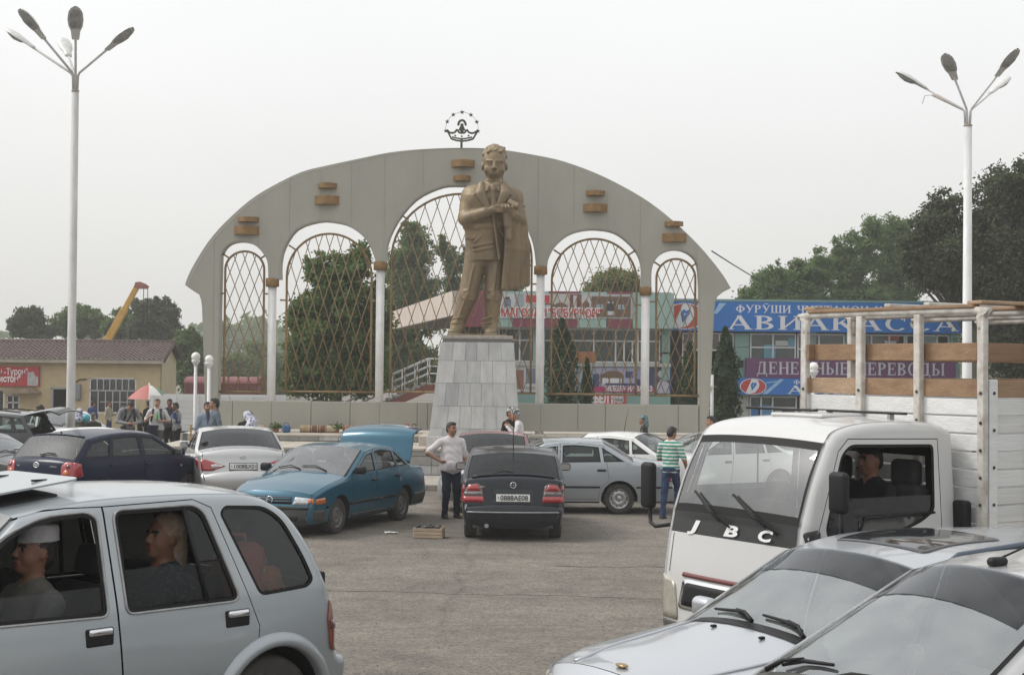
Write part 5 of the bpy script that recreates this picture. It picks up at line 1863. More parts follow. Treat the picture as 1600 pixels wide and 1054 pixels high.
M_RED = mat('tail_lamp_red', (.36, .016, .02), .18, 0, 22, .3, coat=1.0)
M_REDD = mat('tail_lamp_smoked', (.10, .03, .03), .2, 0, 22, .3, coat=1.0)
M_AMBER = mat('indicator_amber', (.50, .13, .025), .2, 0, 22, .2, coat=1.0)
M_CLEAR = mat('reversing_lamp', (.45, .44, .44), .2, .2, 20, .2, coat=1.0)
M_PLATE = mat('plate_white', (.62, .62, .60), .4, 0, 14, .12)
M_PLATEK = mat('plate_black', (.015, .015, .016), .5)
M_ALLOY = mat('wheel_alloy', (.42, .42, .42), .35, .7, 9, .25)
M_STEELW = mat('wheel_steel_dusty', (.17, .165, .155), .6, .4, 9, .35)
M_BUMP = mat('bumper_dark_plastic', (.035, .036, .038), .6, 0, 5, .4, col2=(.06, .056, .05))
def clip(poly, a, b, c):
 out = []
 n = len(poly)
 for i in range(n):
  p, q = poly[i], poly[(i + 1) % n]
  fp, fq = a * p[0] + b * p[1] - c, a * q[0] + b * q[1] - c
  if fp <= 0:
   out.append(tuple(p))
  if (fp < 0 < fq) or (fq < 0 < fp):
   t = fp / (fp - fq)
   out.append((p[0] + (q[0] - p[0]) * t, p[1] + (q[1] - p[1]) * t))
 res = []
 for p in out:
  if not res or math.hypot(p[0] - res[-1][0], p[1] - res[-1][1]) > 1e-4:
   res.append(p)
 return res
class Car:
 def __init__(c, segs, W, axles, wr, sill=.24, belt=((1.0, .92), (-1.5, .97)), tumble=16, taper=(.13, .10), roll=.06, crown=None, arch=None, tuck=.05, glass_segs=('windscreen', 'rear_window'), tl=(1.0, .9)):
  c.segs, c.W, c.axles, c.wr, c.sill = segs, W / 2, axles, wr, sill
  c.arch = arch or wr + .055
  c.belt, c.tan, c.taper, c.roll, c.tuck, c.tl = belt, math.tan(R(tumble)), taper, roll, tuck, tl
  c.gs = glass_segs
  c.crown = dict(front_bumper=.12, nose=.12, bonnet=.05, windscreen=.10, roof=.045, rear_window=.08, boot_lid=.05, tailgate=.07, rear_bumper=.09)
  if crown:
   c.crown.update(crown)
  c.path, c.seg_of = [], []
  c.spans = {}
  for name, pts in segs:
   sp = smoothed(pts, 5) if len(pts) > 2 else smoothed([pts[0], tuple((np.array(pts[0]) + np.array(pts[1])) / 2), pts[1]], 5)
   if c.path:
    sp = [c.path[-1]] + sp[1:]
   i0 = len(c.path) - 1 if c.path else 0
   c.path += sp[1:] if c.path else sp
   c.spans[name] = (i0, len(c.path) - 1)
  c.P = np.array(c.path)
  c.xf, c.xr = c.P[:, 0].max(), c.P[:, 0].min()
  c.verts, c.tris = [], []
  n = len(c.path)
  c.N = []
  for i in range(n):
   t = c.P[min(i + 1, n - 1)] - c.P[max(i - 1, 0)]
   t /= np.linalg.norm(t)
   c.N.append((t[1], -t[0]))
  cen = np.array([(c.xf + c.xr) / 2, .7])
  c.N = [np.array(v) if np.dot(v, c.P[i] - cen) > 0 else -np.array(v) for i, v in enumerate(c.N)]
 def zb(c, x):
  (x0, z0), (x1, z1) = c.belt
  return z0 + (z1 - z0) * (x - x0) / (x1 - x0)
 def y0(c, x, z):
  x = np.asarray(x, float); z = np.asarray(z, float)
  uf = np.clip((x - (c.xf - c.tl[0])) / c.tl[0], 0, 1)
  ur = np.clip(((c.xr + c.tl[1]) - x) / c.tl[1], 0, 1)
  w = c.W * (1 - c.taper[0] * uf ** 2.4 - c.taper[1] * ur ** 2.4)
  zb = c.zb(x)
  up = np.maximum(0, z - zb)
  k = .05
  w = w - c.tan * (np.sqrt(up * up + k * k) - k)
  zm = zb * .68
  lo = np.clip((zm - z) / (zm - c.sill + 1e-6), 0, 1.3)
  w = w - c.tuck * lo ** 2
  hi = np.clip((z - zm) / (zb - zm + 1e-6), 0, 1)
  w = w - .022 * hi ** 2
  return w
 def dist(c, x, z):
  q = np.stack([np.atleast_1d(x), np.atleast_1d(z)], 1)
  a, b = c.P[:-1], c.P[1:]
  ab = b - a
  t = np.clip(((q[:, None] - a[None]) * ab[None]).sum(2) / (ab * ab).sum(1)[None], 0, 1)
  d = np.linalg.norm(a[None] + t[..., None] * ab[None] - q[:, None], axis=2)
  return d.min(1)
 def normal_at(c, p):
  i = int(np.argmin(((c.P - np.array(p)[None]) ** 2).sum(1)))
  j = i + 1 if i + 1 < len(c.P) and (i == 0 or np.linalg.norm(c.P[i + 1] - p) < np.linalg.norm(c.P[i - 1] - p)) else i - 1
  a, b = np.linalg.norm(c.P[i] - p), np.linalg.norm(c.P[j] - p)
  n = (c.N[i] * b + c.N[j] * a) / max(a + b, 1e-9)
  return n / np.linalg.norm(n)
 def y(c, x, z):
  w = c.y0(x, z)
  d = np.minimum(c.dist(x, z), c.roll) / c.roll
  return w - c.roll * (1 - np.sqrt(np.maximum(0, 1 - (1 - d) ** 2)))
 def sheet(c, loops, holes, gaps=(), grid=.085, band=True):
  ext = loops[0]
  xs, zs = [p[0] for p in ext], [p[1] for p in ext]
  pts = [(x, z) for x in np.arange(min(xs), max(xs), grid) for z in np.arange(min(zs), max(zs), grid)]
  rows = []
  if band:
   rp = resample(c.path, .05, False)
   rn = np.array([c.normal_at(p) for p in rp])
   rp = np.array(rp)
   for d in (.25, .5, .75, 1.04):
    rows.append([tuple(q) for q in rp - rn * (c.roll * d ** 1.6 if d < 1 else c.roll * d)])
  allp = np.array([p for lp in list(loops) + list(holes) + list(gaps) for p in resample(lp, .03)])
  pts = np.array(pts)
  ok = inside(pts, ext)
  for h in holes:
   ok &= ~inside(pts, h)
  pts = pts[ok]
  dd = np.sqrt(((pts[:, None] - allp[None]) ** 2).sum(2)).min(1)
  ds = c.dist(pts[:, 0], pts[:, 1])
  pts = pts[(dd > .03) & ((ds > c.roll * 1.3) if band else True)]
  lp = [resample(l, .07) for l in list(loops) + list(holes) + list(gaps)]
  V, T = cdt(lp, pts, rows)
  C = V[T].mean(1)
  keep = inside(C, ext)
  for h in holes:
   keep &= ~inside(C, h)
  return V, T, C, keep
 def side_mesh(c, mb, V, T, sgn, off=0.0):
  x, z = V[:, 0], V[:, 1]
  y = c.y(x, z) + off
  tri = []
  for t in T:
   a, b, d = V[t[0]], V[t[1]], V[t[2]]
   ccw = (b[0] - a[0]) * (d[1] - a[1]) - (b[1] - a[1]) * (d[0] - a[0]) > 0
   t = tuple(int(i) for i in t)
   if ccw == (sgn > 0):
    t = t[::-1]
   tri.append(t)
  VV = [(x[i], sgn * y[i], z[i]) for i in range(len(V))]
  b = len(mb.v)
  mb.add(VV, tri, 0, True)
  e = 1e-3
  gx = (c.y(x + e, z) - c.y(x - e, z)) / (2 * e)
  gz = (c.y(x, z + e) - c.y(x, z - e)) / (2 * e)
  N = np.stack([-gx, np.ones_like(gx), -gz], 1)
  N /= np.linalg.norm(N, axis=1)[:, None]
  N[:, 1] *= sgn
  if not hasattr(mb, 'nrm'):
   mb.nrm = []
  mb.nrm += [tuple(n) for n in N]
  bb = len(c.verts)
  c.verts += VV
  c.tris += [tuple(bb + i for i in t) for t in tri]
 def finish(c, mb, name, m, parent):
  me = mb.mesh(name, m)
  if hasattr(mb, 'nrm') and len(mb.nrm) == len(me.vertices):
   me.normals_split_custom_set_from_vertices(mb.nrm)
  o = link(name, me, parent)
  bm = bmesh.new(); bm.from_mesh(me)
  loose = [v for v in bm.verts if not v.link_faces]
  bm.free()
  return o
 def strip_pts(c, i, v):
  i0 = int(min(len(c.path) - 2, math.floor(i))); f = i - i0
  p = c.P[i0] * (1 - f) + c.P[i0 + 1] * f
  n = c.N[i0] * (1 - f) + c.N[i0 + 1] * f
  w = float(c.y([p[0]], [p[1]])[0])
  k = c.crown_i[i0] * (1 - f) + c.crown_i[i0 + 1] * f
  q = p + n * k * (1 - abs(v) ** 2.3)
  return Vector((q[0], v * w, q[1]))
 def on(c, seg, t, v, lift=0.0):
  a, b = c.spans[seg]
  i = a + (b - a) * t
  p = c.strip_pts(i, v)
  if lift:
   n = c.N[int(i)]
   p += Vector((n[0], 0, n[1])) * lift
  return p
 def cast(c, o, d):
  if not hasattr(c, 'bvh'):
   c.bvh = BVHTree.FromPolygons(c.verts, c.tris)
  return c.bvh.ray_cast(Vector(o), Vector(d))
 def patch(c, name, poly, face, m, parent, lift=.005, step=.05, skirt=.012, mirror=False, smooth=True):
  out = None
  for sg in ((1, -1) if mirror else (1,)):
   pl = [(p[0] * sg, p[1]) for p in poly] if face in ('front', 'rear') else poly
   fc = face if sg == 1 else {'left': 'right', 'right': 'left'}.get(face, face)
   lp = resample(pl, step)
   xs, zs = [p[0] for p in lp], [p[1] for p in lp]
   ex = np.array([(x, z) for x in np.arange(min(xs), max(xs), step) for z in np.arange(min(zs), max(zs), step)] + [(sum(xs) / len(xs), sum(zs) / len(zs))])
   ex = ex[inside(ex, offset_poly(lp, step * .35))] if len(ex) else []
   V, T = cdt([lp], ex)
   T = T[inside(V[T].mean(1), lp)]
   pos, hit = [], []
   for (a, b) in V:
    if fc == 'front': o, d = (c.xf + 2, a, b), (-1, 0, 0)
    elif fc == 'rear': o, d = (c.xr - 2, a, b), (1, 0, 0)
    elif fc == 'left': o, d = (a, 4, b), (0, -1, 0)
    elif fc == 'right': o, d = (a, -4, b), (0, 1, 0)
    else: o, d = (a, b, 5), (0, 0, -1)
    h = c.cast(o, d)
    if h[0] is None:
     pos.append(Vector((0, 0, 0))); hit.append(False)
    else:
     nn = h[1] if h[1].dot(Vector(d)) < 0 else -h[1]
     pos.append(h[0] + (nn - Vector(d)).normalized() * lift); hit.append(True)
   mb = MB()
   tr = []
   dv = Vector(d)
   for t in T:
    t = tuple(int(i) for i in t)
    if all(hit[i] for i in t):
     nn = (pos[t[1]] - pos[t[0]]).cross(pos[t[2]] - pos[t[0]])
     tr.append(t if nn.dot(dv) < 0 else t[::-1])
   if not tr:
    continue
   mb.add(pos, tr, 0, smooth)
   cnt = {}
   for t in tr:
    for a, b in ((t[0], t[1]), (t[1], t[2]), (t[2], t[0])):
     if (b, a) in cnt: del cnt[(b, a)]
     else: cnt[(a, b)] = 1
   if skirt:
    base = len(mb.v)
    idx = {}
    for (a, b) in cnt:
     for q in (a, b):
      if q not in idx:
       idx[q] = len(mb.v)
       mb.v.append(tuple(pos[q] + dv * skirt))
     mb.f.append((b, a, idx[a], idx[b])); mb.m.append(0); mb.sm.append(False)
   out = mb.build(name, m, parent, fix=False)
  return out
def tilted_plate(c, root, text, y, z, face, w=.52, h=.112, frame=None, name='number_plate'):
 d = (-1, 0, 0) if face == 'front' else (1, 0, 0)
 o = (c.xf + 2, y, z) if face == 'front' else (c.xr - 2, y, z)
 hit = c.cast(o, d)
 p = hit[0] if hit[0] is not None else Vector((c.xf if face == 'front' else c.xr, y, z))
 sx = 1 if face == 'front' else -1
 hit2 = c.cast((o[0], y, z + .05), d)
 p2 = hit2[0] if hit2[0] is not None else p + Vector((0, 0, .05))
 up = (p2 - p).normalized() if (p2 - p).length > 1e-4 else Vector((0, 0, 1))
 M = face_M(p + Vector((sx * .018, 0, 0)), (0, sx, 0), up)
 b = MB()
 b.box((0, 0, -.006), (w + (.03 if frame else 0), h + (.03 if frame else 0), .014), 0, ch=.003)
 po = b.build(name, M_PLATEK if frame else M_PLATE, root)
 po.data.transform(M)
 if frame:
  MB().box((0, 0, .001), (w, h, .012), ch=.002).build('plate_face', M_PLATE, po).data.transform(M)
 sans('plate_text', text, h * .95, po, M @ Matrix.Translation((-w * .38, -h * .33, .011)), M_PLATEK, .002, w * .82)
 flag = MB(); flat2d(flag, [_rect(-w * .46, -h * .18, -w * .41, h * .2)], M @ Matrix.Translation((0, 0, .009))); flag.build('plate_mark', M_STEEL, po, fix=False)
 return po
def wheel(root, x, y, r, wd, style, side):
 M = Matrix.Translation((x, y, r)) @ Matrix.Rotation(R(-90 * side), 4, 'X')
 t = MB().lathe([(r * .64, -wd / 2), (r * .78, -wd * .52), (r * .93, -wd * .49), (r * .985, -wd * .42), (r, -wd * .25), (r, wd * .25), (r * .985, wd * .42), (r * .93, wd * .49), (r * .78, wd * .52), (r * .64, wd / 2)], 36, M=M)
 tread = MB()
 o = t.build('wheel', M_RUBBER, root)
 rr = r * .655
 rm = MB()
 if style == 'alloy':
  rm.lathe([(rr, -wd * .4), (rr, wd * .47), (rr * .93, wd * .49), (rr * .9, wd * .4), (rr * .86, wd * .1)], 32, M=M)
  n = 7
  for k in range(n):
   a = 2 * PI * k / n
   rot = Matrix.Rotation(a, 4, 'Z')
   rm.add([(rr * .14, -.022, wd * .34), (rr * .14, .022, wd * .34), (rr * .92, .03, wd * .42), (rr * .92, -.03, wd * .42), (rr * .14, -.03, wd * .2), (rr * .14, .03, wd * .2), (rr * .92, .04, wd * .25), (rr * .92, -.04, wd * .25)],
     [(0, 1, 2, 3), (0, 3, 7, 4), (1, 5, 6, 2)], 0, False, M @ rot)
  rm.lathe([(0, wd * .37), (rr * .18, wd * .36), (rr * .2, wd * .2)], 14, M=M)
  ro = rm.build('rim', M_ALLOY, o)
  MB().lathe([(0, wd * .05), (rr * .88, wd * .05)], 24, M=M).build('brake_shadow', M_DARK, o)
 else:
  m = M_STEELW if style == 'steel' else M_ALLOY
  rm.lathe([(rr, -wd * .3), (rr, wd * .46), (rr * .95, wd * .48), (rr * .9, wd * .4), (rr * .8, wd * .28), (rr * .7, wd * .36), (rr * .5, wd * .42), (rr * .36, wd * .34), (rr * .3, wd * .3), (rr * .24, wd * .36), (0, wd * .38)], 32, M=M)
  ro = rm.build('rim', m, o)
  hb = MB()
  for k in range(10):
   a = 2 * PI * k / 10
   q = Vector((math.cos(a) * rr * .76, math.sin(a) * rr * .76, wd * .335))
   hb.ell(q, (rr * .09, rr * .06, .006), n=8, m=5, rot=Matrix.Rotation(a, 4, 'Z'))
  hb2 = MB(); hb2.add([M @ Vector(p) for p in hb.v], hb.f)
  so = hb2.build('rim_slots', M_DARK, o)
  so['kind'] = 'stuff'
 return o
def seat(root, x, y, z, m, w=.5, h=.62, head=True, back=True):
 MB().rbox((x, y, z + .1), (.5, w, .18), .07).build('seat_cushion', m, root)
 if back:
  rot = Matrix.Rotation(R(-14), 4, 'Y')
  MB().rbox((x - .32, y, z + .1 + h / 2), (.16, w, h), .07, rot=rot).build('seat_back', m, root)
  if head:
   MB().rbox((x - .32 - .11, y, z + .22 + h), (.11, .26, .19), .05, rot=rot).build('headrest', m, root)
def make_car(name, label, segs, W, axles, wr, loc_ref, local_ref, heading, paint_m, group='parked and waiting cars', scale=1.0, cat='car',
    pillars=((-.05, .10),), door_x=(.85,), belt=((1.0, .92), (-1.5, .97)), frame=.075, style='steel', handles=True, mirrors=True,
    win_glass=None, cut=None, open_seg=None, trim=None, sill=.24, sunroof=False, seatm=None, wheels=True, bump_plastic=False, roof_m=None,
    side_windows=None, doors=None, lower=None, interior=True, handle_m=None, mirror_m=None, ws_glass=None, rw_glass=None, seat_x=(.15, -.75), lhd=True, people=None, far_glass=None, **kw):
 c = Car(segs, W, axles, wr, sill=sill, belt=belt, **kw)
 n = len(c.path)
 c.crown_i = np.zeros(n)
 for (nm, (a, b)) in c.spans.items():
  c.crown_i[a:b + 1] = c.crown.get(nm, .06)
 c.crown_i = np.convolve(np.pad(c.crown_i, 3, mode='edge'), np.ones(7) / 7, mode='valid')
 root = thing(name, label, cat, (0, 0, 0), heading, group, scale)
 bot = []
 xr_b, xf_b = c.path[-1][0], c.path[0][0]
 bot.append((xr_b, c.path[-1][1]))
 for ax in sorted(axles):
  a = c.arch
  zs = sill
  h = wr - zs
  dx = math.sqrt(max(.01, a * a - h * h))
  a0 = math.atan2(-h, -dx)
  bot.append((ax - dx - .001, zs))
  a_s, a_e = PI + math.asin(h / a), -math.asin(h / a)
  for k in range(1, 16):
   an = a_s + (a_e - a_s) * k / 16
   bot.append((ax + a * math.cos(an), wr + a * math.sin(an)))
  bot.append((ax + dx + .001, zs))
 bot.append((xf_b, c.path[0][1]))
 sil = [tuple(p) for p in c.path] + bot[1:-1]
 def offs(d, segn=('windscreen', 'roof', 'rear_window')):
  q = []
  for s_ in segn:
   if s_ in c.spans:
    a, b = c.spans[s_]
    q += [tuple(c.P[i] - c.N[i] * d) for i in range(a, b + 1)]
  return q
 gseg = [s_ for s_ in ('windscreen', 'roof', 'rear_window') if s_ in c.spans]
 if side_windows is None:
  g = offs(frame, gseg)
  (bx0, bz0), (bx1, bz1) = belt
  k = (bz1 - bz0) / (bx1 - bx0)
  g = [g[0]] + [p for i, p in enumerate(g[1:]) if True]
  poly = [(g[0][0] + .5, -.5)] + g + [(g[-1][0] - .5, -.5)]
  poly = clip(poly, k, -1, k * bx0 - bz0 - .035)
  edges = [99] + [p for p in pillars] + [-99]
  side_windows = []
  cutx = []
  for pr in pillars:
   cutx.append(pr)
  prev = None
  for i in range(len(pillars) + 1):
   q = poly
   if i > 0:
    x, w_, *sl = pillars[i - 1]
    s_ = sl[0] if sl else -.12
    q = clip(q, 1, -s_, x - w_ / 2 - s_ * .95)      # keep x - s*z <= ...
   if i < len(pillars):
    x, w_, *sl = pillars[i]
    s_ = sl[0] if sl else -.12
    q = clip(q, -1, s_, -(x + w_ / 2 - s_ * .95))
   if len(q) > 2:
    side_windows.append(q)
  side_windows = [rounded([p for p in q], .03, 2) if len(q) < 7 else q for q in side_windows]
 sw = []
 for q in side_windows:
  q = resample(q, .05)
  sw.append(q)
 if doors is None:
  doors = []
  g = offs(frame * .42, gseg)
  base = [(g[0][0] + .5, sill + .02)] + [(g[0][0] + .5, c.zb(g[0][0]) - .01)] + g + [(g[-1][0] - .6, sill + .02)]
  base = [(xf_b, sill + .045), (xf_b, c.zb(c.P[c.spans['windscreen'][0]][0]) - .03), *g, (xr_b, c.zb(g[-1][0]) - .05), (xr_b, sill + .045)]
  lines = [(door_x[0], 0.0, 0)] + [(p[0], p[2] if len(p) > 2 else -.12, 1) for p in pillars]
  for i in range(len(door_x)):
   pass
  bounds = [(door_x[0], 0.0)] + [(p[0], p[2] if len(p) > 2 else -.12) for p in pillars[:1]]
  if len(door_x) > 1:
   bounds.append((door_x[1], pillars[1][2] if len(pillars) > 1 and len(pillars[1]) > 2 else .25))
  for (xa, sa), (xb, sb) in zip(bounds[:-1], bounds[1:]):
   q = clip(base, 1, -sa, xa - sa * .95)
   q = clip(q, -1, sb, -(xb - sb * .95))
   if len(q) > 2:
    q = resample(q, .05)
    r2 = c.arch + .045
    q2 = []
    for p in q:
     for ax in axles:
      dd = math.hypot(p[0] - ax, p[1] - wr)
      if dd < r2:
       p = (ax + (p[0] - ax) * r2 / dd, wr + (p[1] - wr) * r2 / dd)
     q2.append(p)
    doors.append(q2)
 dins = [offset_poly(d, .006) for d in doors]
 V, T, C, keep = c.sheet([sil], sw, list(doors) + dins)
 lab = np.full(len(T), -1)
 for i, (d, di) in enumerate(zip(doors, dins)):
  lab[inside(C, d)] = -2
  lab[inside(C, di)] = i
 body = MB()
 for sg in (1, -1):
  c.side_mesh(body, V, T[keep & (lab == -1)], sg)
 bo = c.finish(body, 'body', paint_m, root)
 for ax in axles:
  for sg in (1, -1):
   ln = MB()
   a = c.arch
   h = wr - sill
   a_s, a_e = PI + math.asin(h / a), -math.asin(h / a)
   ring = [(ax + a * math.cos(a_s + (a_e - a_s) * k / 16), wr + a * math.sin(a_s + (a_e - a_s) * k / 16)) for k in range(17)]
   y1 = c.y([p[0] for p in ring], [p[1] for p in ring])
   VV = [(p[0], sg * (y1[i] - .004), p[1]) for i, p in enumerate(ring)] + [(p[0], sg * .45, p[1]) for p in ring]
   ln.add(VV, [(i, i + 1, 18 + i, 17 + i) for i in range(16)], 0, True)
   ln.add([(ax, sg * .45, wr)] + [(p[0], sg * .45, p[1]) for p in ring], [(0, i + 1, i + 2) for i in range(16)])
   ln.build('arch_liner', M_DARK, root)
 und = MB()
 und.box(((c.xf + c.xr) / 2, 0, sill + .06), (c.xf - c.xr - .5, 2 * c.W - .2, .08))
 for sg in (1, -1):
  a, b = min(axles) + c.arch + .03, max(axles) - c.arch - .03
  und.box(((a + b) / 2, sg * (c.W - .14), sill + .02), (b - a, .14, .1))
 und.build('underbody', M_DARK, root)
 dobj = []
 for i, (d, di) in enumerate(zip(doors, dins)):
  for sg in (1, -1):
   m = MB()
   c.side_mesh(m, V, T[keep & (lab == i)], sg)
   dobj.append((i, sg, c.finish(m, 'door', paint_m, root)))
 for wi, q in enumerate(sw):
  cen = np.mean(np.array(q), axis=0)
  own = -1
  for i, d in enumerate(doors):
   if inside([cen], d)[0]:
    own = i
  for sg in (1, -1):
   par = root
   for (i, s_, o) in dobj:
    if i == own and s_ == sg:
     par = o
   gq = q
   if cut and wi in cut and (sg > 0 or not cut.get('left_only')):
    gq = clip(q, 0, 1, cut[wi])
   m_g = (win_glass[wi] if isinstance(win_glass, (list, tuple)) else win_glass) or M_GLASS
   if far_glass and sg < 0:
    m_g, gq = far_glass, q
   if len(gq) > 2:
    V2, T2, C2, k2 = c.sheet([gq], [], grid=.12, band=False)
    m = MB(); c.side_mesh(m, V2, T2[k2], sg, -.012)
    c.finish(m, 'window_pane', m_g, par)
   inn = offset_poly(q, .02)
   V3, T3 = cdt([resample(q, .06), resample(inn, .06)])
   C3 = V3[T3].mean(1)
   k3 = inside(C3, q) & ~inside(C3, inn)
   m = MB(); c.side_mesh(m, V3, T3[k3], sg, -.003)
   c.finish(m, 'window_seal', trim or M_SEAL, par)
 vs_ = [-1, -.965, -.9, -.8, -.65, -.45, -.22, 0, .22, .45, .65, .8, .9, .965, 1]
 segobj = {}
 for nm, (a, b) in c.spans.items():
  rows = list(np.arange(a, b + .001, 1.0))
  if nm in ('bonnet', 'boot_lid', 'tailgate'):
   rows[0] += .10; rows[-1] -= .10
  V4 = [c.strip_pts(r, v) for r in rows for v in vs_]
  k = len(vs_)
  F4 = []
  for i in range(len(rows) - 1):
   for j in range(k - 1):
    F4.append((i * k + j, i * k + j + 1, (i + 1) * k + j + 1, (i + 1) * k + j))
  p0, p1, p2 = V4[F4[0][0]], V4[F4[0][1]], V4[F4[0][2]]
  nn = (p1 - p0).cross(p2 - p0)
  i0 = int(rows[0]); no = Vector((c.N[i0][0], 0, c.N[i0][1]))
  if nn.dot(no) < 0:
   F4 = [f[::-1] for f in F4]
  bb = len(c.verts)
  c.verts += [tuple(p) for p in V4]
  for f in F4:
   c.tris += [(bb + f[0], bb + f[1], bb + f[2]), (bb + f[0], bb + f[2], bb + f[3])]
  if nm in c.gs:
   gl, sl, sr = MB(), MB(), MB()
   nr = len(rows) - 1
   for i in range(nr):
    for j in range(k - 1):
     f = F4[i * (k - 1) + j]
     (sl if j == 0 else sr if j == k - 2 else gl).f.append(f)
   for q in (gl, sl, sr):
    q.v = [tuple(p) for p in V4]; q.m = [0] * len(q.f); q.sm = [True] * len(q.f)
   gm = (ws_glass or M_GLASS_WS) if nm == 'windscreen' else (rw_glass or M_GLASS)
   go = gl.build(nm, gm, root, fix=False)
   so = sl.build(nm + '_seal', M_SEAL, go, fix=False)
   for o in (go, so, sr.build(nm + '_seal', M_SEAL, go, fix=False)):
    bm = bmesh.new(); bm.from_mesh(o.data)
    bmesh.ops.delete(bm, geom=[v for v in bm.verts if not v.link_faces], context='VERTS')
    bm.to_mesh(o.data); bm.free()
   segobj[nm] = go
  else:
   pm = paint_m
   if bump_plastic and nm in ('front_bumper', 'rear_bumper'):
    pm = M_BUMP
   if nm == 'roof' and roof_m:
    pm = roof_m
   segobj[nm] = MB().add(V4, F4, 0, True).build(nm, pm, root, fix=False)
 if interior:
  zf = sill + .12
  wx, wz = c.P[c.spans['windscreen'][0]]
  sm = seatm or M_SEAT
  wi_ = c.W * .84
  MB().rbox((wx - .22, 0, wz - .12), (.5, 2 * wi_ - .1, .24), .08).build('dashboard', M_DASH, root)
  MB().box((wx + .02, 0, wz * .55), (.03, 2 * wi_, wz * .7)).build('bulkhead', M_DARK, root)
  for sy in (1, -1):
   seat(root, seat_x[0], sy * .37, zf, sm)
  MB().rbox((seat_x[1], 0, zf + .1), (.5, 1.2, .2), .07).build('rear_bench', sm, root)
  MB().rbox((seat_x[1] - .34, 0, zf + .42), (.16, 1.2, .56), .07, rot=Matrix.Rotation(R(-14), 4, 'Y')).build('rear_backrest', sm, root)
  st = MB()
  cx_, cy_, cz_ = wx - .52, .37 if lhd else -.37, wz + .0
  Rm = Matrix.Translation((cx_, cy_, cz_)) @ Matrix.Rotation(R(-65), 4, 'Y')
  st.tube([Rm @ Vector((.185 * math.cos(a), .185 * math.sin(a), 0)) for a in np.linspace(0, 2 * PI, 25)], .014, 6, caps=False)
  st.tube([Rm @ Vector((-.18, 0, 0)), Rm @ Vector((.18, 0, 0))], .02, 5)
  st.build('steering_wheel', M_BLACK, root)
 if wheels:
  for ax in axles:
   for sg in (1, -1):
    yy = float(c.y0([ax], [wr])[0]) - .125
    wheel(root, ax, sg * yy, wr, .2, style, sg)
 if handles:
  for (i, sg, o) in dobj:
   d = doors[i]
   xs_ = [p[0] for p in d if abs(p[1] - c.zb(p[0]) + .14) < .08] or [p[0] for p in d]
   hx = min(xs_) + .13
   hz = c.zb(hx) - .12
   yy = float(c.y([hx], [hz])[0])
   MB().rbox((hx, sg * (yy + .012), hz), (.17, .035, .04), .015).build('handle', handle_m or paint_m, o)
 if mirrors:
  wx, wz = c.P[c.spans['windscreen'][0]]
  for sg in ((1,) if mirrors == 'left' else (1, -1)):
   x, z = wx - .28, c.zb(wx - .3) + .10
   yy = float(c.y([x], [z])[0])
   mo = MB().rbox((x, sg * (yy + .11), z), (.11, .2, .14), .045).build('mirror', mirror_m or paint_m, root)
   MB().box((x, sg * (yy + .02), z - .04), (.06, .1, .05), ch=.01).build('mirror_arm', M_BLACK, mo)
   MB().box((x - .057, sg * (yy + .115), z), (.004, .15, .1)).build('mirror_glass', M_CHROME, mo)
 if 'windscreen' in c.spans and ws_glass is None:
  for v0, v1 in ((.55, -.12), (-.1, -.72)):
   pts = [c.on('windscreen', .03, v0, .012), c.on('windscreen', .16, (v0 + v1) / 2, .022), c.on('windscreen', .14, v1, .018)]
   MB().tube(pts, .009, 5).build('wiper', M_BLACK, root)
 root.rotation_euler = (0, 0, heading)
 Rm = Matrix.Rotation(heading, 3, 'Z')
 off = Rm @ (Vector(local_ref) * scale)
 root.location = Vector(loc_ref) - off
 root['_c'] = 0
 del root['_c']
 return c, root, segobj
def tail_and_text(c, root, word, y0, z0, h, m, face='rear'):
 sx = -1 if face == 'rear' else 1
 hit = c.cast((c.xr - 2, y0, z0), (1, 0, 0)) if face == 'rear' else c.cast((c.xf + 2, y0, z0), (-1, 0, 0))
 if hit[0] is None:
  return
 M = face_M(hit[0] + Vector((sx * .012, 0, 0)), (0, sx, 0))
 sans('badge_text', word, h, root, M, m, .002)
def ring_badge(c, root, face, y, z, rx, rz, m, bars=()):
 sx = -1 if face == 'rear' else 1
 hit = c.cast((c.xr - 2, y, z), (1, 0, 0)) if face == 'rear' else c.cast((c.xf + 2, y, z), (-1, 0, 0))
 if hit[0] is None:
  return
 M = face_M(hit[0] + Vector((sx * .014, 0, 0)), (0, sx, 0))
 mb = MB()
 mb.tube([M @ Vector((rx * math.cos(a), rz * math.sin(a), 0)) for a in np.linspace(0, 2 * PI, 25)], rx * .14, 6, caps=False)
 for pts in bars:
  mb.tube([M @ Vector((p[0] * rx, p[1] * rz, .001)) for p in pts], rx * .11, 5)
 mb.build('badge', m, root)
BOLT = (((-1.25, -.05), (.15, .12), (-.15, -.12), (1.25, .05)),)
def _el(a, b, n=17): return tuple((a * math.cos(t), b * math.sin(t)) for t in np.linspace(0, 2 * PI, n))
ELLIP = (_el(.4, .95), tuple((x, y + .45) for x, y in _el(.85, .42)))
HBAR = (((-.45, -.7), (-.25, .75)), ((.25, -.75), (.45, .7)), ((-.3, -.1), (.3, .1)))
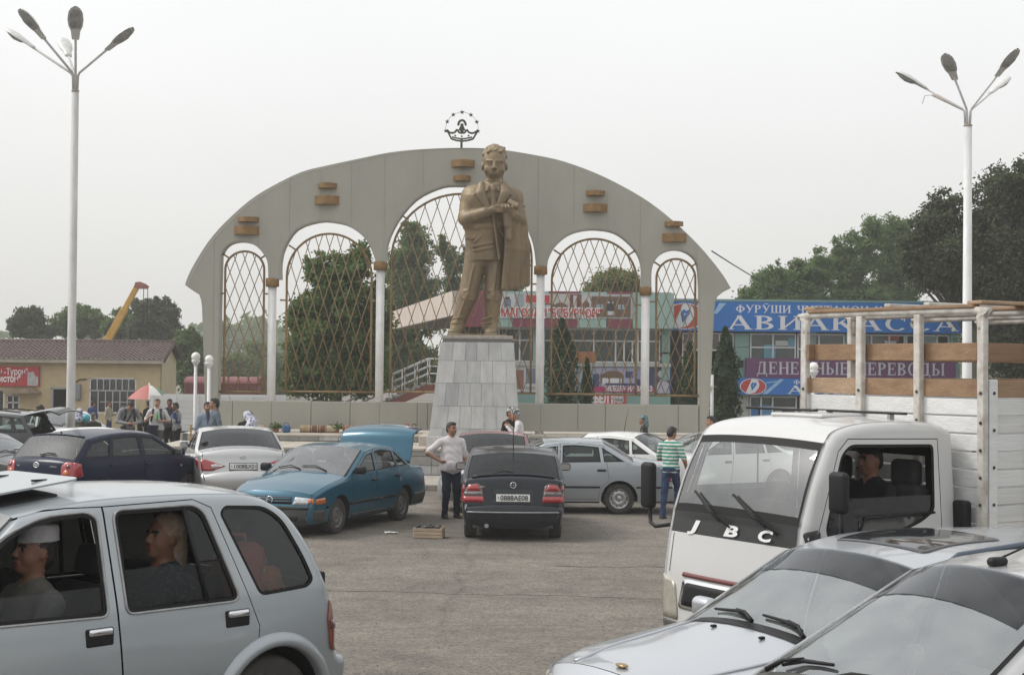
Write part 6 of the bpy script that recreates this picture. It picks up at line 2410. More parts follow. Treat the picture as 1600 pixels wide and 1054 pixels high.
# the cars in the square
P_SILVERBLUE = paint('paint_silver_blue', (.345, .378, .40), .55, .36, .30)
P_NAVY = paint('paint_navy', (.006, .011, .032), .05, .3, .03, coat=.25, spec=.1)
P_TEAL = paint('paint_teal', (.010, .090, .145), .25, .28, .08, coat=.6, spec=.3)
P_BLACKBLUE = paint('paint_black_blue', (.007, .011, .017), .1, .28, .05, coat=.4, spec=.2)
P_SILVER = paint('paint_silver', (.50, .50, .50), .6, .36, .25)
P_GREYSILVER = paint('paint_grey_silver', (.33, .36, .39), .55, .38, .30)
P_WHITE = paint('paint_white', (.66, .66, .65), .0, .35, .25)
P_RED = paint('paint_dark_red', (.20, .025, .03), .2, .35, .3)
P_DARK = paint('paint_charcoal', (.02, .022, .025), .3, .35, .12)
P_SILVERCOOL = paint('paint_silver_cool', (.45, .47, .50), .6, .33, .18)
P_TRUCK = paint('paint_truck_white', (.55, .55, .545), .0, .4, .5, (.27, .25, .22))
def head_to(hx, hy):
 return math.atan2(hy, hx)
SEG_HATCH = lambda: [
 ('front_bumper', [(2.06, .22), (2.13, .35), (2.12, .5)]), ('nose', [(2.12, .5), (2.02, .68)]), ('bonnet', [(2.02, .68), (1.6, .83), (1.05, .93)]),
 ('windscreen', [(1.05, .93), (.25, 1.35)]), ('roof', [(.25, 1.35), (-.3, 1.41), (-.85, 1.38), (-1.15, 1.32)]), ('rear_window', [(-1.15, 1.32), (-1.72, .98)]),
 ('tailgate', [(-1.72, .98), (-1.83, .95), (-1.88, .78), (-1.92, .56)]), ('rear_bumper', [(-1.92, .56), (-1.985, .5), (-1.98, .36), (-1.92, .24)])]
SEG_SEDAN = lambda: [
 ('front_bumper', [(2.03, .22), (2.11, .32), (2.10, .5)]), ('nose', [(2.10, .5), (2.03, .70)]), ('bonnet', [(2.03, .70), (1.6, .83), (.98, .93)]),
 ('windscreen', [(.98, .93), (.18, 1.33)]), ('roof', [(.18, 1.33), (-.35, 1.385), (-.95, 1.34)]), ('rear_window', [(-.95, 1.34), (-1.52, .99)]),
 ('boot_lid', [(-1.52, .99), (-2.0, .95), (-2.2, .92), (-2.28, .72), (-2.30, .56)]), ('rear_bumper', [(-2.30, .56), (-2.36, .5), (-2.35, .36), (-2.28, .25)])]
# dark hatchback seen from behind, in the middle
def dark_hatch():
 c, root, so = make_car('hatchback', 'dark blue black hatchback parked tail towards us in front of the plinth', SEG_HATCH(), 1.71, (1.303, -1.303), .305,
  (at(801, 838, 25.3).x, 25.3, zg(0, 25.3)), (-1.303, 0, 0), R(90), P_BLACKBLUE, pillars=((-.12, .1), (-1.02, .07, .35)), door_x=(.85, -.98), style='steel',
  win_glass=M_GLASS_D, rw_glass=M_GLASS_D, mirror_m=P_BLACKBLUE, taper=(.13, .075), crown=dict(tailgate=.06, rear_window=.07, rear_bumper=.07))
 for y0 in (1,):
  c.patch('tail_lamp', rounded([(.47, .62), (.80, .62), (.80, .74), (.72, .90), (.56, .92), (.50, .86)], .03), 'rear', M_REDD, root, .006, mirror=True)
  c.patch('lamp_band', rounded([(.49, .73), (.79, .72), (.78, .78), (.50, .79)], .01), 'rear', mat('lamp_grey', (.16, .13, .13), .3, coat=1.0), root, .010, mirror=True)
  c.patch('lamp_band', rounded([(.47, .62), (.80, .62), (.80, .71), (.475, .71)], .02), 'rear', M_RED, root, .010, mirror=True)
  c.patch('lamp_band', rounded([(.52, .80), (.75, .80), (.70, .89), (.57, .9)], .02), 'rear', M_RED, root, .010, mirror=True)
  c.patch('tail_lamp', rounded([(-1.93, .62), (-1.72, .64), (-1.70, .85), (-1.83, .90), (-1.9, .74)], .03), 'left', M_RED, root, .006, mirror=True)
 lip = MB().tube([c.on('tailgate', .06, v, .02) for v in np.linspace(-.9, .9, 13)], .022, 8).build('spoiler_lip', P_BLACKBLUE, root)
 c.patch('plate_recess', rounded([(-.33, .60), (.33, .60), (.31, .83), (-.31, .83)], .03), 'rear', mat('recess_dark', (.012, .015, .02), .4), root, .003, skirt=0)
 tilted_plate(c, root, '0888AE08', 0, .695, 'rear', .54, .118)
 ring_badge(c, root, 'rear', 0, .895, .045, .045, M_CHROME, BOLT)
 tail_and_text(c, root, 'ASTRA', .56, .855, .035, M_CHROME)
 MB().tube([c.cast((c.xr - 2, y, .47), (1, 0, 0))[0] + Vector((-.006, 0, 0)) for y in np.linspace(-.74, .74, 15)], .012, 6).build('bumper_strip', M_STEEL, root)
 MB().tube([c.on('rear_window', .96, .52, .02), c.on('rear_window', .86, .2, .03), c.on('rear_window', .95, -.02, .03)], .012, 6).build('rear_wiper', M_BLACK, root)
 pr = c.on('roof', .78, 0)
 MB().tube([pr, pr + Vector((-.1, 0, .62))], [.008, .003], 5).build('aerial', M_BLACK, root)
 MB().tube([(-1.75, .42, .24), (-2.0, .42, .25)], .035, 10).build('exhaust', M_STEEL, root)
 MB().box((-1.9, 0, .26), (.1, 1.3, .12), ch=.02).build('valance', M_BUMP, root)
 return c, root
dark_hatch()
def shell(bm, t):
 bm.normal_update()
 vs, fs = bm.verts[:], bm.faces[:]
 es = [e for e in bm.edges if e.is_boundary]
 iv = {v: bm.verts.new(v.co - v.normal * t) for v in vs}
 for f in fs:
  bm.faces.new([iv[v] for v in f.verts][::-1]).smooth = True
 for e in es:
  l = e.link_loops[0]
  a, b = l.vert, l.link_loop_next.vert
  bm.faces.new([b, a, iv[a], iv[b]])
# teal saloon with its boot open
def teal_saloon():
 sg_ = SEG_SEDAN()
 sg_[6] = ('boot_lid', [(-1.52, .99), (-1.85, .96), (-2.08, .93), (-2.24, .74), (-2.30, .56)])
 h = head_to(-math.sin(R(21)), -math.cos(R(21)))
 c, root, so = make_car('saloon_car', 'teal blue saloon parked facing us with its boot lid raised', sg_, 1.69, (1.26, -1.26), .30,
  (*at(524, 833, 25.5).to_2d(), zg(0, 25.5)), (1.26, .74, 0), h, P_TEAL, pillars=((-.1, .085, -.04), (-.93, .06, .22)), door_x=(.83, -1.02), style='steel',
  bump_plastic=True, mirror_m=M_BLACK, handle_m=M_BLACK, seatm=M_SEAT, open_seg='boot_lid', crown=dict(front_bumper=.09, nose=.07))
 c.patch('headlamp', rounded([(.42, .535), (.66, .535), (.67, .645), (.44, .66)], .02), 'front', M_LIGHT, root, .008, mirror=True)
 c.patch('indicator', rounded([(.665, .535), (.79, .545), (.79, .63), (.67, .645)], .015), 'front', M_AMBER, root, .008, mirror=True)
 c.patch('indicator', rounded([(1.72, .54), (1.95, .54), (1.95, .63), (1.76, .64)], .015), 'left', M_AMBER, root, .006, mirror=True)
 c.patch('grille', rounded([(-.40, .545), (.40, .545), (.38, .655), (-.38, .655)], .015), 'front', M_BLACK, root, .004)
 for z in (.58, .62):
  c.patch('grille_bar', [(-.39, z), (.39, z), (.39, z + .012), (-.39, z + .012)], 'front', P_TEAL, root, .01, skirt=.006)
 ring_badge(c, root, 'front', 0, .605, .055, .055, M_CHROME, BOLT)
 c.patch('bumper_intake', rounded([(-.5, .27), (.5, .27), (.52, .36), (-.52, .36)], .02), 'front', M_DARK, root, .004)
 c.patch('rub_strip', [(-1.0, .47), (1.72, .465), (1.72, .505), (-1.0, .51)], 'left', M_BLACK, root, .012, mirror=True, step=.08)
 c.patch('rub_strip', [(-.76, .465), (.76, .465), (.76, .49), (-.76, .49)], 'front', M_BLACK, root, .012, step=.08)
 c.patch('tail_lamp', rounded([(-2.33, .56), (-2.1, .58), (-2.1, .80), (-2.25, .82)], .03), 'left', M_RED, root, .006, mirror=True)
 c.patch('front_apron', rounded([(1.72, .25), (2.02, .25), (2.03, .44), (1.72, .44)], .02), 'left', M_BUMP, root, .004, mirror=True)
 c.patch('rear_apron', rounded([(-2.3, .27), (-1.66, .27), (-1.66, .48), (-2.32, .48)], .02), 'left', M_BUMP, root, .004, mirror=True)
 c.patch('sill_cover', [(-.86, .255), (.86, .255), (.86, .30), (-.86, .30)], 'left', M_BUMP, root, .005, mirror=True, step=.1)
 tilted_plate(c, root, '5532AB01', -.05, .40, 'front', .5, .11)
 lid = so['boot_lid']
 bm = bmesh.new(); bm.from_mesh(lid.data)
 piv = Vector((-1.53, 0, 1.0))
 rot = Matrix.Translation(piv + Vector((-.06, 0, .02))) @ Matrix.Rotation(R(72), 4, 'Y') @ Matrix.Translation(-piv)
 bm.transform(rot)
 shell(bm, .03)
 bm.to_mesh(lid.data); bm.free()
 MB().box((-1.95, 0, .62), (.7, 1.3, .04)).build('boot_floor', M_DARK, root)
 for y in (.5, -.5):
  MB().tube([(-1.5, y, .93), (-1.58, y, 1.05), (-1.62, y, 1.2)], .018, 6).build('hinge', M_BLACK, root)
 q = rot @ Vector((-2.25, .58, .70))
 MB().rbox(q, (.12, .26, .1), .03).build('lid_lamp', M_REDD, root)
 return c, root
teal_saloon()
# silver saloon seen from behind
def silver_saloon():
 segs = [('front_bumper', [(2.28, .22), (2.36, .35), (2.34, .5)]), ('nose', [(2.34, .5), (2.25, .68)]), ('bonnet', [(2.25, .68), (1.7, .86), (1.15, .96)]),
   ('windscreen', [(1.15, .96), (.2, 1.40)]), ('roof', [(.2, 1.40), (-.35, 1.46), (-1.0, 1.40)]), ('rear_window', [(-1.0, 1.40), (-1.76, 1.07)]),
   ('boot_lid', [(-1.76, 1.07), (-2.1, 1.05), (-2.30, 1.04), (-2.345, .92), (-2.40, .64)]), ('rear_bumper', [(-2.40, .64), (-2.48, .56), (-2.47, .38), (-2.38, .26)])]
 hd = R(90 + 15)
 c, root, so = make_car('saloon_car', 'silver saloon parked tail towards us with the plate 1008', segs, 1.83, (1.4, -1.4), .325,
  (*at(379, 789, 30.2).to_2d(), zg(0, 30.2)), (-2.42, 0, 0), hd, P_SILVER, pillars=((-.1, .1), (-1.05, .08, .35)), door_x=(.95, -1.12), style='alloy',
  belt=((1.0, .96), (-1.6, 1.04)), win_glass=M_GLASS_D, rw_glass=M_GLASS_D, taper=(.14, .12), crown=dict(boot_lid=.09, rear_bumper=.14, rear_window=.1), tumble=20)
 c.patch('tail_lamp', rounded([(.33, .80), (.60, .70), (.80, .70), (.82, .90), (.74, .93), (.5, .85)], .03), 'rear', M_RED, root, .008, mirror=True)
 c.patch('lamp_band', rounded([(.36, .805), (.60, .74), (.62, .82), (.52, .84)], .02), 'rear', M_CLEAR, root, .013, mirror=True)
 c.patch('tail_lamp', rounded([(-2.32, .72), (-2.05, .80), (-1.93, .93), (-2.15, .94), (-2.28, .88)], .03), 'left', M_RED, root, .006, mirror=True)
 c.patch('reflector', rounded([(.50, .36), (.68, .37), (.69, .41), (.5, .40)], .01), 'rear', M_RED, root, .008, mirror=True)
 tilted_plate(c, root, '1008BX01', 0, .79, 'rear', .52, .12, frame=True)
 ring_badge(c, root, 'rear', 0, .97, .055, .03, M_CHROME, HBAR)
 MB().tube([c.on('boot_lid', .42, v, .004) for v in np.linspace(-.85, .85, 13)], .012, 6).build('lip_edge', P_SILVER, root)
 c.patch('bumper_valance', rounded([(-.62, .27), (.62, .27), (.58, .36), (-.58, .36)], .02), 'rear', M_BUMP, root, .006)
 return c, root
silver_saloon()
# navy hatchback on the left
def navy_hatch():
 segs = [('front_bumper', [(2.06, .22), (2.15, .35), (2.13, .52)]), ('nose', [(2.13, .52), (2.02, .72)]), ('bonnet', [(2.02, .72), (1.65, .89), (1.15, 1.0)]),
   ('windscreen', [(1.15, 1.0), (.30, 1.43)]), ('roof', [(.30, 1.43), (-.3, 1.485), (-1.0, 1.46), (-1.48, 1.39)]), ('rear_window', [(-1.48, 1.39), (-1.84, 1.03)]),
   ('tailgate', [(-1.84, 1.03), (-1.94, .94), (-1.97, .75), (-2.0, .56)]), ('rear_bumper', [(-2.0, .56), (-2.06, .5), (-2.05, .34), (-1.97, .24)])]
 hd = head_to(math.sin(R(27)), math.cos(R(27)))
 c, root, so = make_car('hatchback', 'navy blue hatchback standing at an angle on the left with red round lamps', segs, 1.72, (1.3, -1.3), .31,
  (*at(62, 700, 28.0).to_2d(), zg(0, 28)), (-1.95, 0, 0), hd, P_NAVY, pillars=((-.08, .1), (-1.02, .08, .25)), door_x=(.92, -1.05), style='alloy',
  belt=((1.1, .97), (-1.6, 1.03)), taper=(.16, .08), crown=dict(rear_window=.07, tailgate=.07), tumble=14, rw_glass=glass('rear_glass_dusty', (.34, .40, .40), 1.36, .04, rough=.4))
 c.patch('tail_lamp', rounded([(.57, .72), (.84, .72), (.82, .98), (.62, 1.0), (.56, .92)], .03), 'rear', M_RED, root, .008, mirror=True)
 c.patch('lamp_lens', [(.67 + .055 * math.cos(a), .80 + .055 * math.sin(a)) for a in np.linspace(0, 2 * PI, 17)[:-1]], 'rear', M_AMBER, root, .016, mirror=True)
 c.patch('lamp_lens', [(.70 + .04 * math.cos(a), .92 + .04 * math.sin(a)) for a in np.linspace(0, 2 * PI, 17)[:-1]], 'rear', M_REDD, root, .016, mirror=True)
 c.patch('tail_lamp', rounded([(-1.96, .72), (-1.80, .74), (-1.78, .95), (-1.88, 1.0), (-1.94, .9)], .03), 'left', M_RED, root, .007, mirror=True)
 ring_badge(c, root, 'rear', 0, .93, .065, .045, M_CHROME, ELLIP)
 tail_and_text(c, root, 'COROLLA', -.32, .90, .035, M_CHROME)
 tail_and_text(c, root, 'D-4D', .50, .90, .03, M_CHROME)
 tilted_plate(c, root, '4471AE01', 0, .68, 'rear', .52, .115)
 MB().tube([c.on('rear_window', .97, .06, .02), c.on('rear_window', .88, -.2, .03), c.on('rear_window', .9, -.42, .03)], .013, 6).build('rear_wiper', M_BLACK, root)
 MB().tube([c.on('roof', .97, v, .012) for v in np.linspace(-.86, .86, 11)], .02, 6).build('roof_lip', P_NAVY, root)
 pr = c.on('roof', .93, 0)
 MB().tube([pr, pr + Vector((-.02, 0, .06))], [.02, .012], 6).build('aerial_base', M_BLACK, root)
 c.patch('side_repeater', [(1.0 + .025 * math.cos(a), .80 + .018 * math.sin(a)) for a in np.linspace(0, 2 * PI, 11)[:-1]], 'right', M_CLEAR, root, .008, step=.02)
 return c, root
navy_hatch()
# silver saloon side-on right of the dark hatchback
def grey_saloon():
 c, root, so = make_car('saloon_car', 'grey silver saloon standing side-on behind the dark hatchback', SEG_SEDAN(), 1.66, (1.26, -1.26), .295,
  (*at(967, 801, 29.4).to_2d(), zg(0, 29.4)), (-1.26, .72, 0), R(180 + 1), P_GREYSILVER, pillars=((-.12, .09, -.03), (-.94, .06, .15)), door_x=(.82, -1.02), style='cap',
  bump_plastic=False, mirror_m=M_BLACK, handle_m=M_BLACK, seatm=M_SEATB, tumble=17)
 c.patch('rub_strip', [(-2.28, .50), (1.9, .50), (1.9, .535), (-2.28, .535)], 'left', M_BLACK, root, .01, mirror=True, step=.1)
 c.patch('tail_lamp', rounded([(-2.34, .62), (-2.2, .63), (-2.2, .82), (-2.27, .84)], .02), 'left', M_RED, root, .006, mirror=True)
 c.patch('tail_lamp', rounded([(.45, .62), (.76, .62), (.74, .82), (.47, .82)], .02), 'rear', M_RED, root, .006, mirror=True)
 c.patch('tail_lamp', rounded([(-.45, .62), (-.3, .62), (-.3, .8), (-.45, .8)], .02), 'rear', M_CLEAR, root, .006, mirror=True)
 return c, root
grey_saloon()
# cars farther back, partly hidden
def plain(name, label, segs, ref, lref, hd, pm, **kw):
 return make_car(name, label, segs, 1.68, (1.27, -1.27), .30, ref, lref, hd, pm, **kw)
def back_cars():
 c, r, s = plain('saloon_car', 'white saloon with dusty roof behind the grey silver saloon', SEG_SEDAN(), (2.0, 33.2, 0), (0, 0, 0), R(155), P_WHITE, pillars=((-.1, .09), (-.94, .06, .15)), door_x=(.82, -1.02))
 c.patch('tail_lamp', rounded([(.45, .62), (.76, .62), (.74, .82), (.47, .82)], .02), 'rear', M_RED, r, .006, mirror=True)
 pr = c.on('roof', .6, 0); MB().tube([pr, pr + Vector((-.1, 0, .5))], [.008, .003], 5).build('aerial', M_BLACK, r)
 c, r, s = plain('saloon_car', 'dark red car showing only its roof behind the dark hatchback', SEG_SEDAN(), (-.36, 33.0, 0), (0, 0, 0), R(88), P_RED, pillars=((-.1, .09), (-.94, .06, .15)), door_x=(.82, -1.02))
 c, r, s = plain('saloon_car', 'white saloon standing behind the man in the striped shirt', SEG_SEDAN(), (4.3, 33.4, 0), (0, 0, 0), R(205), P_WHITE, pillars=((-.1, .09), (-.94, .06, .15)), door_x=(.82, -1.02), handle_m=M_BLACK, bump_plastic=True)
 c.patch('headlamp', rounded([(.42, .55), (.76, .55), (.75, .65), (.44, .66)], .02), 'front', M_LIGHT, r, .008, mirror=True)
 plain('hatchback', 'pale blue car glimpsed under the parapet left of the statue', SEG_HATCH(), (-6.6, 57, zg(0, 57)), (0, 0, 0), R(175), paint('paint_pale_blue', (.30, .42, .45), .3, .35, .3), pillars=((-.1, .09), (-.94, .06, .15)), door_x=(.82, -1.02), interior=False)
 plain('saloon_car', 'silver saloon glimpsed under the parapet above the headscarfed woman', SEG_SEDAN(), (4.9, 57, zg(0, 57)), (0, 0, 0), R(184), P_SILVER, pillars=((-.1, .09), (-.94, .06, .15)), door_x=(.82, -1.02), interior=False)
 p = at(20, 690, 38.5)
 segs = [('front_bumper', [(2.1, .22), (2.2, .35), (2.18, .55)]), ('nose', [(2.18, .55), (2.1, .75)]), ('bonnet', [(2.1, .75), (1.65, .92), (1.1, 1.0)]),
   ('windscreen', [(1.1, 1.0), (.35, 1.47)]), ('roof', [(.35, 1.47), (-.4, 1.53), (-1.4, 1.5), (-1.9, 1.45)]), ('rear_window', [(-1.9, 1.45), (-2.2, 1.0)]),
   ('tailgate', [(-2.2, 1.0), (-2.28, .85), (-2.3, .56)]), ('rear_bumper', [(-2.3, .56), (-2.38, .5), (-2.36, .35), (-2.28, .25)])]
 c, r, s = make_car('estate_car', 'charcoal estate car at the left edge with its tailgate raised', segs, 1.74, (1.32, -1.32), .31, (at(52, 690, 38.5).x, 38.5, 0), (-2.1, .5, 0), R(174), P_DARK,
    pillars=((-.05, .1), (-1.0, .09, .1)), door_x=(.92, -1.08), style='alloy', belt=((1.1, .97), (-1.6, 1.0)), mirror_m=M_BLACK, cut={0: .9, 1: .95, 'left_only': True})
 piv = Vector((-1.9, 0, 1.46))
 rot = Matrix.Translation(piv) @ Matrix.Rotation(R(68), 4, 'Y') @ Matrix.Translation(-piv)
 for nm in ('rear_window', 'tailgate'):
  s[nm].data.transform(rot)
  for ch in s[nm].children:
   ch.data.transform(rot)
 bm = bmesh.new(); bm.from_mesh(s['tailgate'].data); shell(bm, .03); bm.to_mesh(s['tailgate'].data); bm.free()
 for y in (.62, -.62):
  MB().tube([c.on('roof', .25, y / .7, .05), c.on('roof', .6, y / .7, .06), c.on('roof', .92, y / .7, .05)], .018, 6).build('roof_rail', M_BLACK, r)
 plain('hatchback', 'white hatchback behind the raised tailgate at the left', SEG_HATCH(), (at(74, 660, 47).x, 47, -.02), (0, 0, 0), R(150), P_WHITE, pillars=((-.1, .09), (-.94, .06, .15)), door_x=(.82, -1.02), scale=.95)
 plain('saloon_car', 'pale saloon between the raised tailgate and the lamp post', SEG_SEDAN(), (at(98, 690, 43.6).x, 43.6, 0), (0, 0, 0), R(-70), P_SILVER, pillars=((-.1, .09), (-.94, .06, .15)), door_x=(.82, -1.02))
 plain('saloon_car', 'white saloon whose roof shows over the navy hatchback', SEG_SEDAN(), (at(165, 690, 34.2).x, 34.2, .0), (0, 0, 0), R(-22), P_WHITE, pillars=((-.1, .09), (-.94, .06, .15)), door_x=(.82, -1.02), scale=.95)
 plain('saloon_car', 'dark car corner at the very left edge beside the navy hatchback', SEG_SEDAN(), (at(-36, 730, 30.4).x, 30.4, 0), (0, 0, 0), R(-20), P_DARK, pillars=((-.1, .09), (-.94, .06, .15)), door_x=(.82, -1.02))
back_cars()
# silver blue off-roader in the left foreground
def offroader():
 segs = [('front_bumper', [(1.98, .34), (2.08, .45), (2.08, .64)]), ('nose', [(2.08, .64), (2.03, .94)]), ('bonnet', [(2.03, .94), (1.7, 1.02), (1.02, 1.09)]),
   ('windscreen', [(1.02, 1.09), (.36, 1.63)]), ('roof', [(.36, 1.63), (-.05, 1.695), (-.6, 1.705), (-1.15, 1.685), (-1.35, 1.645)]),
   ('rear_window', [(-1.35, 1.645), (-1.52, 1.545), (-1.68, 1.33), (-1.80, 1.06)]), ('tailgate', [(-1.80, 1.06), (-1.845, .86), (-1.86, .62)]),
   ('rear_bumper', [(-1.86, .62), (-1.95, .58), (-1.95, .42), (-1.86, .36)])]
 wf = rounded([(.93, 1.09), (-.125, 1.06), (-.115, 1.60), (-.05, 1.635), (.22, 1.625), (.44, 1.545), (.80, 1.235)], [.03, .04, .05, .03, .15, .1, .1], 4)
 wr_ = rounded([(-.262, 1.06), (-1.05, 1.055), (-.86, 1.585), (-.79, 1.635), (-.235, 1.635)], [.04, .06, .06, .05, .06], 4)
 wq = rounded([(-1.21, 1.06), (-1.60, 1.075), (-1.66, 1.12), (-1.60, 1.27), (-1.46, 1.515), (-1.33, 1.605), (-1.02, 1.625), (-.975, 1.58)], [.05, .04, .04, .1, .12, .12, .03, .03], 4)
 df = [(.96, .42), (.95, 1.0), (1.0, 1.09), (.86, 1.22), (.46, 1.585), (.30, 1.655), (.06, 1.672), (-.165, 1.668), (-.195, 1.06), (-.235, .42)]
 dr = [(-.235, .42), (-.195, 1.06), (-.165, 1.668), (-.80, 1.675), (-.92, 1.62), (-1.13, 1.06), (-1.20, .88), (-1.185, .78), (-1.10, .74), (-.98, .64), (-.91, .42)]
 hd = head_to(-.682, -.731)
 ref = at(370, 976, 10.0)
 c, root, so = make_car('off_road_vehicle', 'silver blue off-roader in the left foreground with open side windows and raised sunroof', segs, 1.72, (1.325, -1.325), .335,
  (ref.x, ref.y, zg(0, 10) + .0), (-1.03, .84, 0), hd, P_SILVERBLUE, scale=1.06, side_windows=[wf, wr_, wq], doors=[df, dr], style='alloy', sill=.36,
  belt=((1.0, 1.02), (-1.5, 1.03)), tumble=13, taper=(.12, .05), handles=False, cut={0: 1.22, 1: 1.30, 'left_only': True}, win_glass=[glass('door_glass_scratched', (.50, .55, .55), 1.32, .02), glass('door_glass_dark', (.25, .28, .28), 1.3, .008), glass('quarter_glass', (.55, .60, .60), 1.5, .03)], far_glass=glass('car_glass_far_shade', (.03, .035, .035), 1.12, .004), rw_glass=M_GLASS_D,  # far panes near black: the dark of the cabin is put into their tint
  trim=M_SEAL, arch=.42, crown=dict(rear_window=.06, tailgate=.05, roof=.035), roll=.07, seat_x=(.12, -.78), tuck=.03, seatm=mat('seat_dark', (.009, .009, .01), .9))
 for q in (wf, wr_):
  for sg in (1, -1):
   pts = resample(offset_poly(q, -.008), .05)
   a = np.array(pts)
   y = c.y(a[:, 0], a[:, 1])
   MB().tube([(a[i, 0], sg * (y[i] + .002), a[i, 1]) for i in range(len(a))] + [(a[0, 0], sg * (y[0] + .002), a[0, 1])], .008, 6, caps=False).build('window_trim', M_STEEL, root)
 a = np.array([(-.82, 1.07), (-.72, 1.625)])
 y = c.y(a[:, 0], a[:, 1])
 for sg in (1, -1):
  MB().tube([(a[i, 0], sg * (y[i] - .006), a[i, 1]) for i in range(2)], .014, 6).build('window_divider', M_BLACK, root)
 fx = clip(clip(wr_, 1, -.18, -.82 - .18 * 1.07), 0, -1, -1.305)
 if len(fx) > 2:
  V2, T2, C2, k2 = c.sheet([fx], [], grid=.12, band=False)
  for sg in (1,):
   m = MB(); c.side_mesh(m, V2, T2[k2], sg, -.012); c.finish(m, 'fixed_pane', M_GLASS_D, root)
 for hx in (-.07, -1.03):
  for sg in (1, -1):
   y = float(c.y([hx], [.955])[0])
   bw = MB().rbox((hx, sg * (y - .002), .945), (.18, .028, .105), .013).build('handle_bowl', M_BLACK, root)
   MB().rbox((hx, sg * (y + .012), .975), (.155, .03, .042), .014).build('handle', M_CHROME, bw)
 for ax in (1.325, -1.325):
  for sg in (1, -1):
   a0 = np.linspace(R(202), R(-22), 26)
   prof = [(.40, -.03), (.405, .028), (.425, .04), (.455, .034), (.485, .012), (.495, -.012)]
   V, F = [], []
   for a in a0:
    for (r_, o_) in prof:
     x, z = ax + r_ * math.cos(a), .335 + r_ * math.sin(a)
     y = float(c.y([x], [max(z, .37)])[0])
     V.append((x, sg * (y + o_), z))
   k = len(prof)
   for i in range(len(a0) - 1):
    for j in range(k - 1):
     F.append((i * k + j, i * k + j + 1, (i + 1) * k + j + 1, (i + 1) * k + j))
   MB().add(V, F, 0, True).build('arch_flare', P_SILVERBLUE, root)
 c.patch('tail_lamp', rounded([(-1.855, .64), (-1.775, .66), (-1.755, .86), (-1.775, .97), (-1.83, .98)], .02), 'left', mat('tail_lamp_brown', (.20, .05, .03), .2, 0, 22, .3, coat=1.0), root, .012, mirror=True)
 c.patch('lamp_band', rounded([(-1.845, .79), (-1.775, .79), (-1.77, .85), (-1.835, .85)], .01), 'left', M_REDD, root, .017, mirror=True)
 for z in (1.06, .66):
  MB().rbox((-1.90, .52, z), (.14, .09, .12), .02).build('tailgate_hinge', M_BLACK, root)
 sp = MB().lathe([(.2, -.1), (.28, -.11), (.335, -.08), (.335, .08), (.28, .11), (.2, .1)], 28, M=Matrix.Translation((-2.02, -.12, .92)) @ Matrix.Rotation(R(90), 4, 'Y')).build('spare_wheel', M_RUBBER, root)
 MB().lathe([(0, -.13), (.2, -.12), (.21, .1)], 24, M=Matrix.Translation((-2.02, -.12, .92)) @ Matrix.Rotation(R(90), 4, 'Y')).build('rim', M_ALLOY, sp)
 c.patch('sunroof_opening', rounded([(-.06, -.42), (.36, -.42), (.36, .42), (-.06, .42)], .05), 'top', M_DARK, root, .006)
 rr = c.on('roof', .3, 0)
 mb = MB().prism([(p[0], p[1]) for p in rounded([(-.20, -.43), (.42, -.43), (.42, .43), (-.20, .43)], .09, 4)], -.006, .006, axis='Z')
 so_ = mb.build('sunroof_panel', P_SILVERBLUE, root)
 so_.data.transform(Matrix.Translation((.42, 0, rr.z + .0)) @ Matrix.Rotation(R(7.0), 4, 'Y') @ Matrix.Translation((-.42, 0, 0)))
 for x, y in ((-.02, .25), (-.02, -.2)):
  MB().box((x, y, rr.z + .064), (.10, .012, .012)).build('sunroof_clip', M_BLACK, so_)
 c.patch('headlamp', rounded([(.45, .72), (.78, .72), (.78, .88), (.47, .9)], .03), 'front', M_LIGHT, root, .008, mirror=True)
 c.patch('grille', rounded([(-.4, .72), (.4, .72), (.38, .88), (-.38, .88)], .03), 'front', M_BLACK, root, .006)
 luggage = [((-1.28, .35, .98), (.5, .4, .62), (.38, .055, .03), 'red bag'), ((-1.42, .3, .92), (.3, .5, .5), (.33, .09, .05), 'x')]
 return c, root
OFF_C, OFF = offroader()
def luggage():
 Mw = OFF.matrix_basis.copy()
 hd = OFF.rotation_euler.z
 def put(p): return OFF.location + Matrix.Rotation(hd, 3, 'Z') @ (Vector(p) * 1.06)
 MRb = mat('bag_red', (.42, .06, .035), .5, 0, 9, .5, (12, .8), col2=(.30, .10, .05))
 MO = mat('bag_orange', (.45, .13, .04), .6, 0, 9, .5, (12, .8))
 MP = mat('bag_print_pale', (.50, .46, .40), .6, 0, 14, .5, (12, .6), col2=(.3, .35, .15))
 rg = random.Random(4)
 def bag(name, label, p, d, m):
  q = put(p)
  t = thing(name, label, 'bag', q, hd + rg.uniform(-.2, .2), 'bags behind the quarter window')
  b = MB().rbox((0, 0, d[2] / 2), d, .09, n=4)
  b.v = [(x + .025 * math.sin(y * 23 + z * 17), y + .02 * math.sin(x * 19 + z * 29), z + .03 * math.sin(x * 15 + y * 21)) for x, y, z in b.v]
  b.build('sack', m, t)
  MB().tube([(-.05, 0, d[2] - .02), (-.04, .02, d[2] + .06), (.04, .0, d[2] + .07), (.06, 0, d[2] - .02)], .018, 6).build('carry_loop', m, t)
 bag('carrier_bag', 'crumpled red bag pressed against the quarter window of the off-roader', (-1.26, .53, .92), (.32, .3, .46), MRb)
 bag('carrier_bag', 'orange bag lying under the red one behind the quarter window', (-1.42, .54, .82), (.34, .26, .40), MO)
 bag('carrier_bag', 'pale printed bag at the foot of the quarter window', (-1.36, .60, .86), (.40, .1, .28), MP)
luggage()
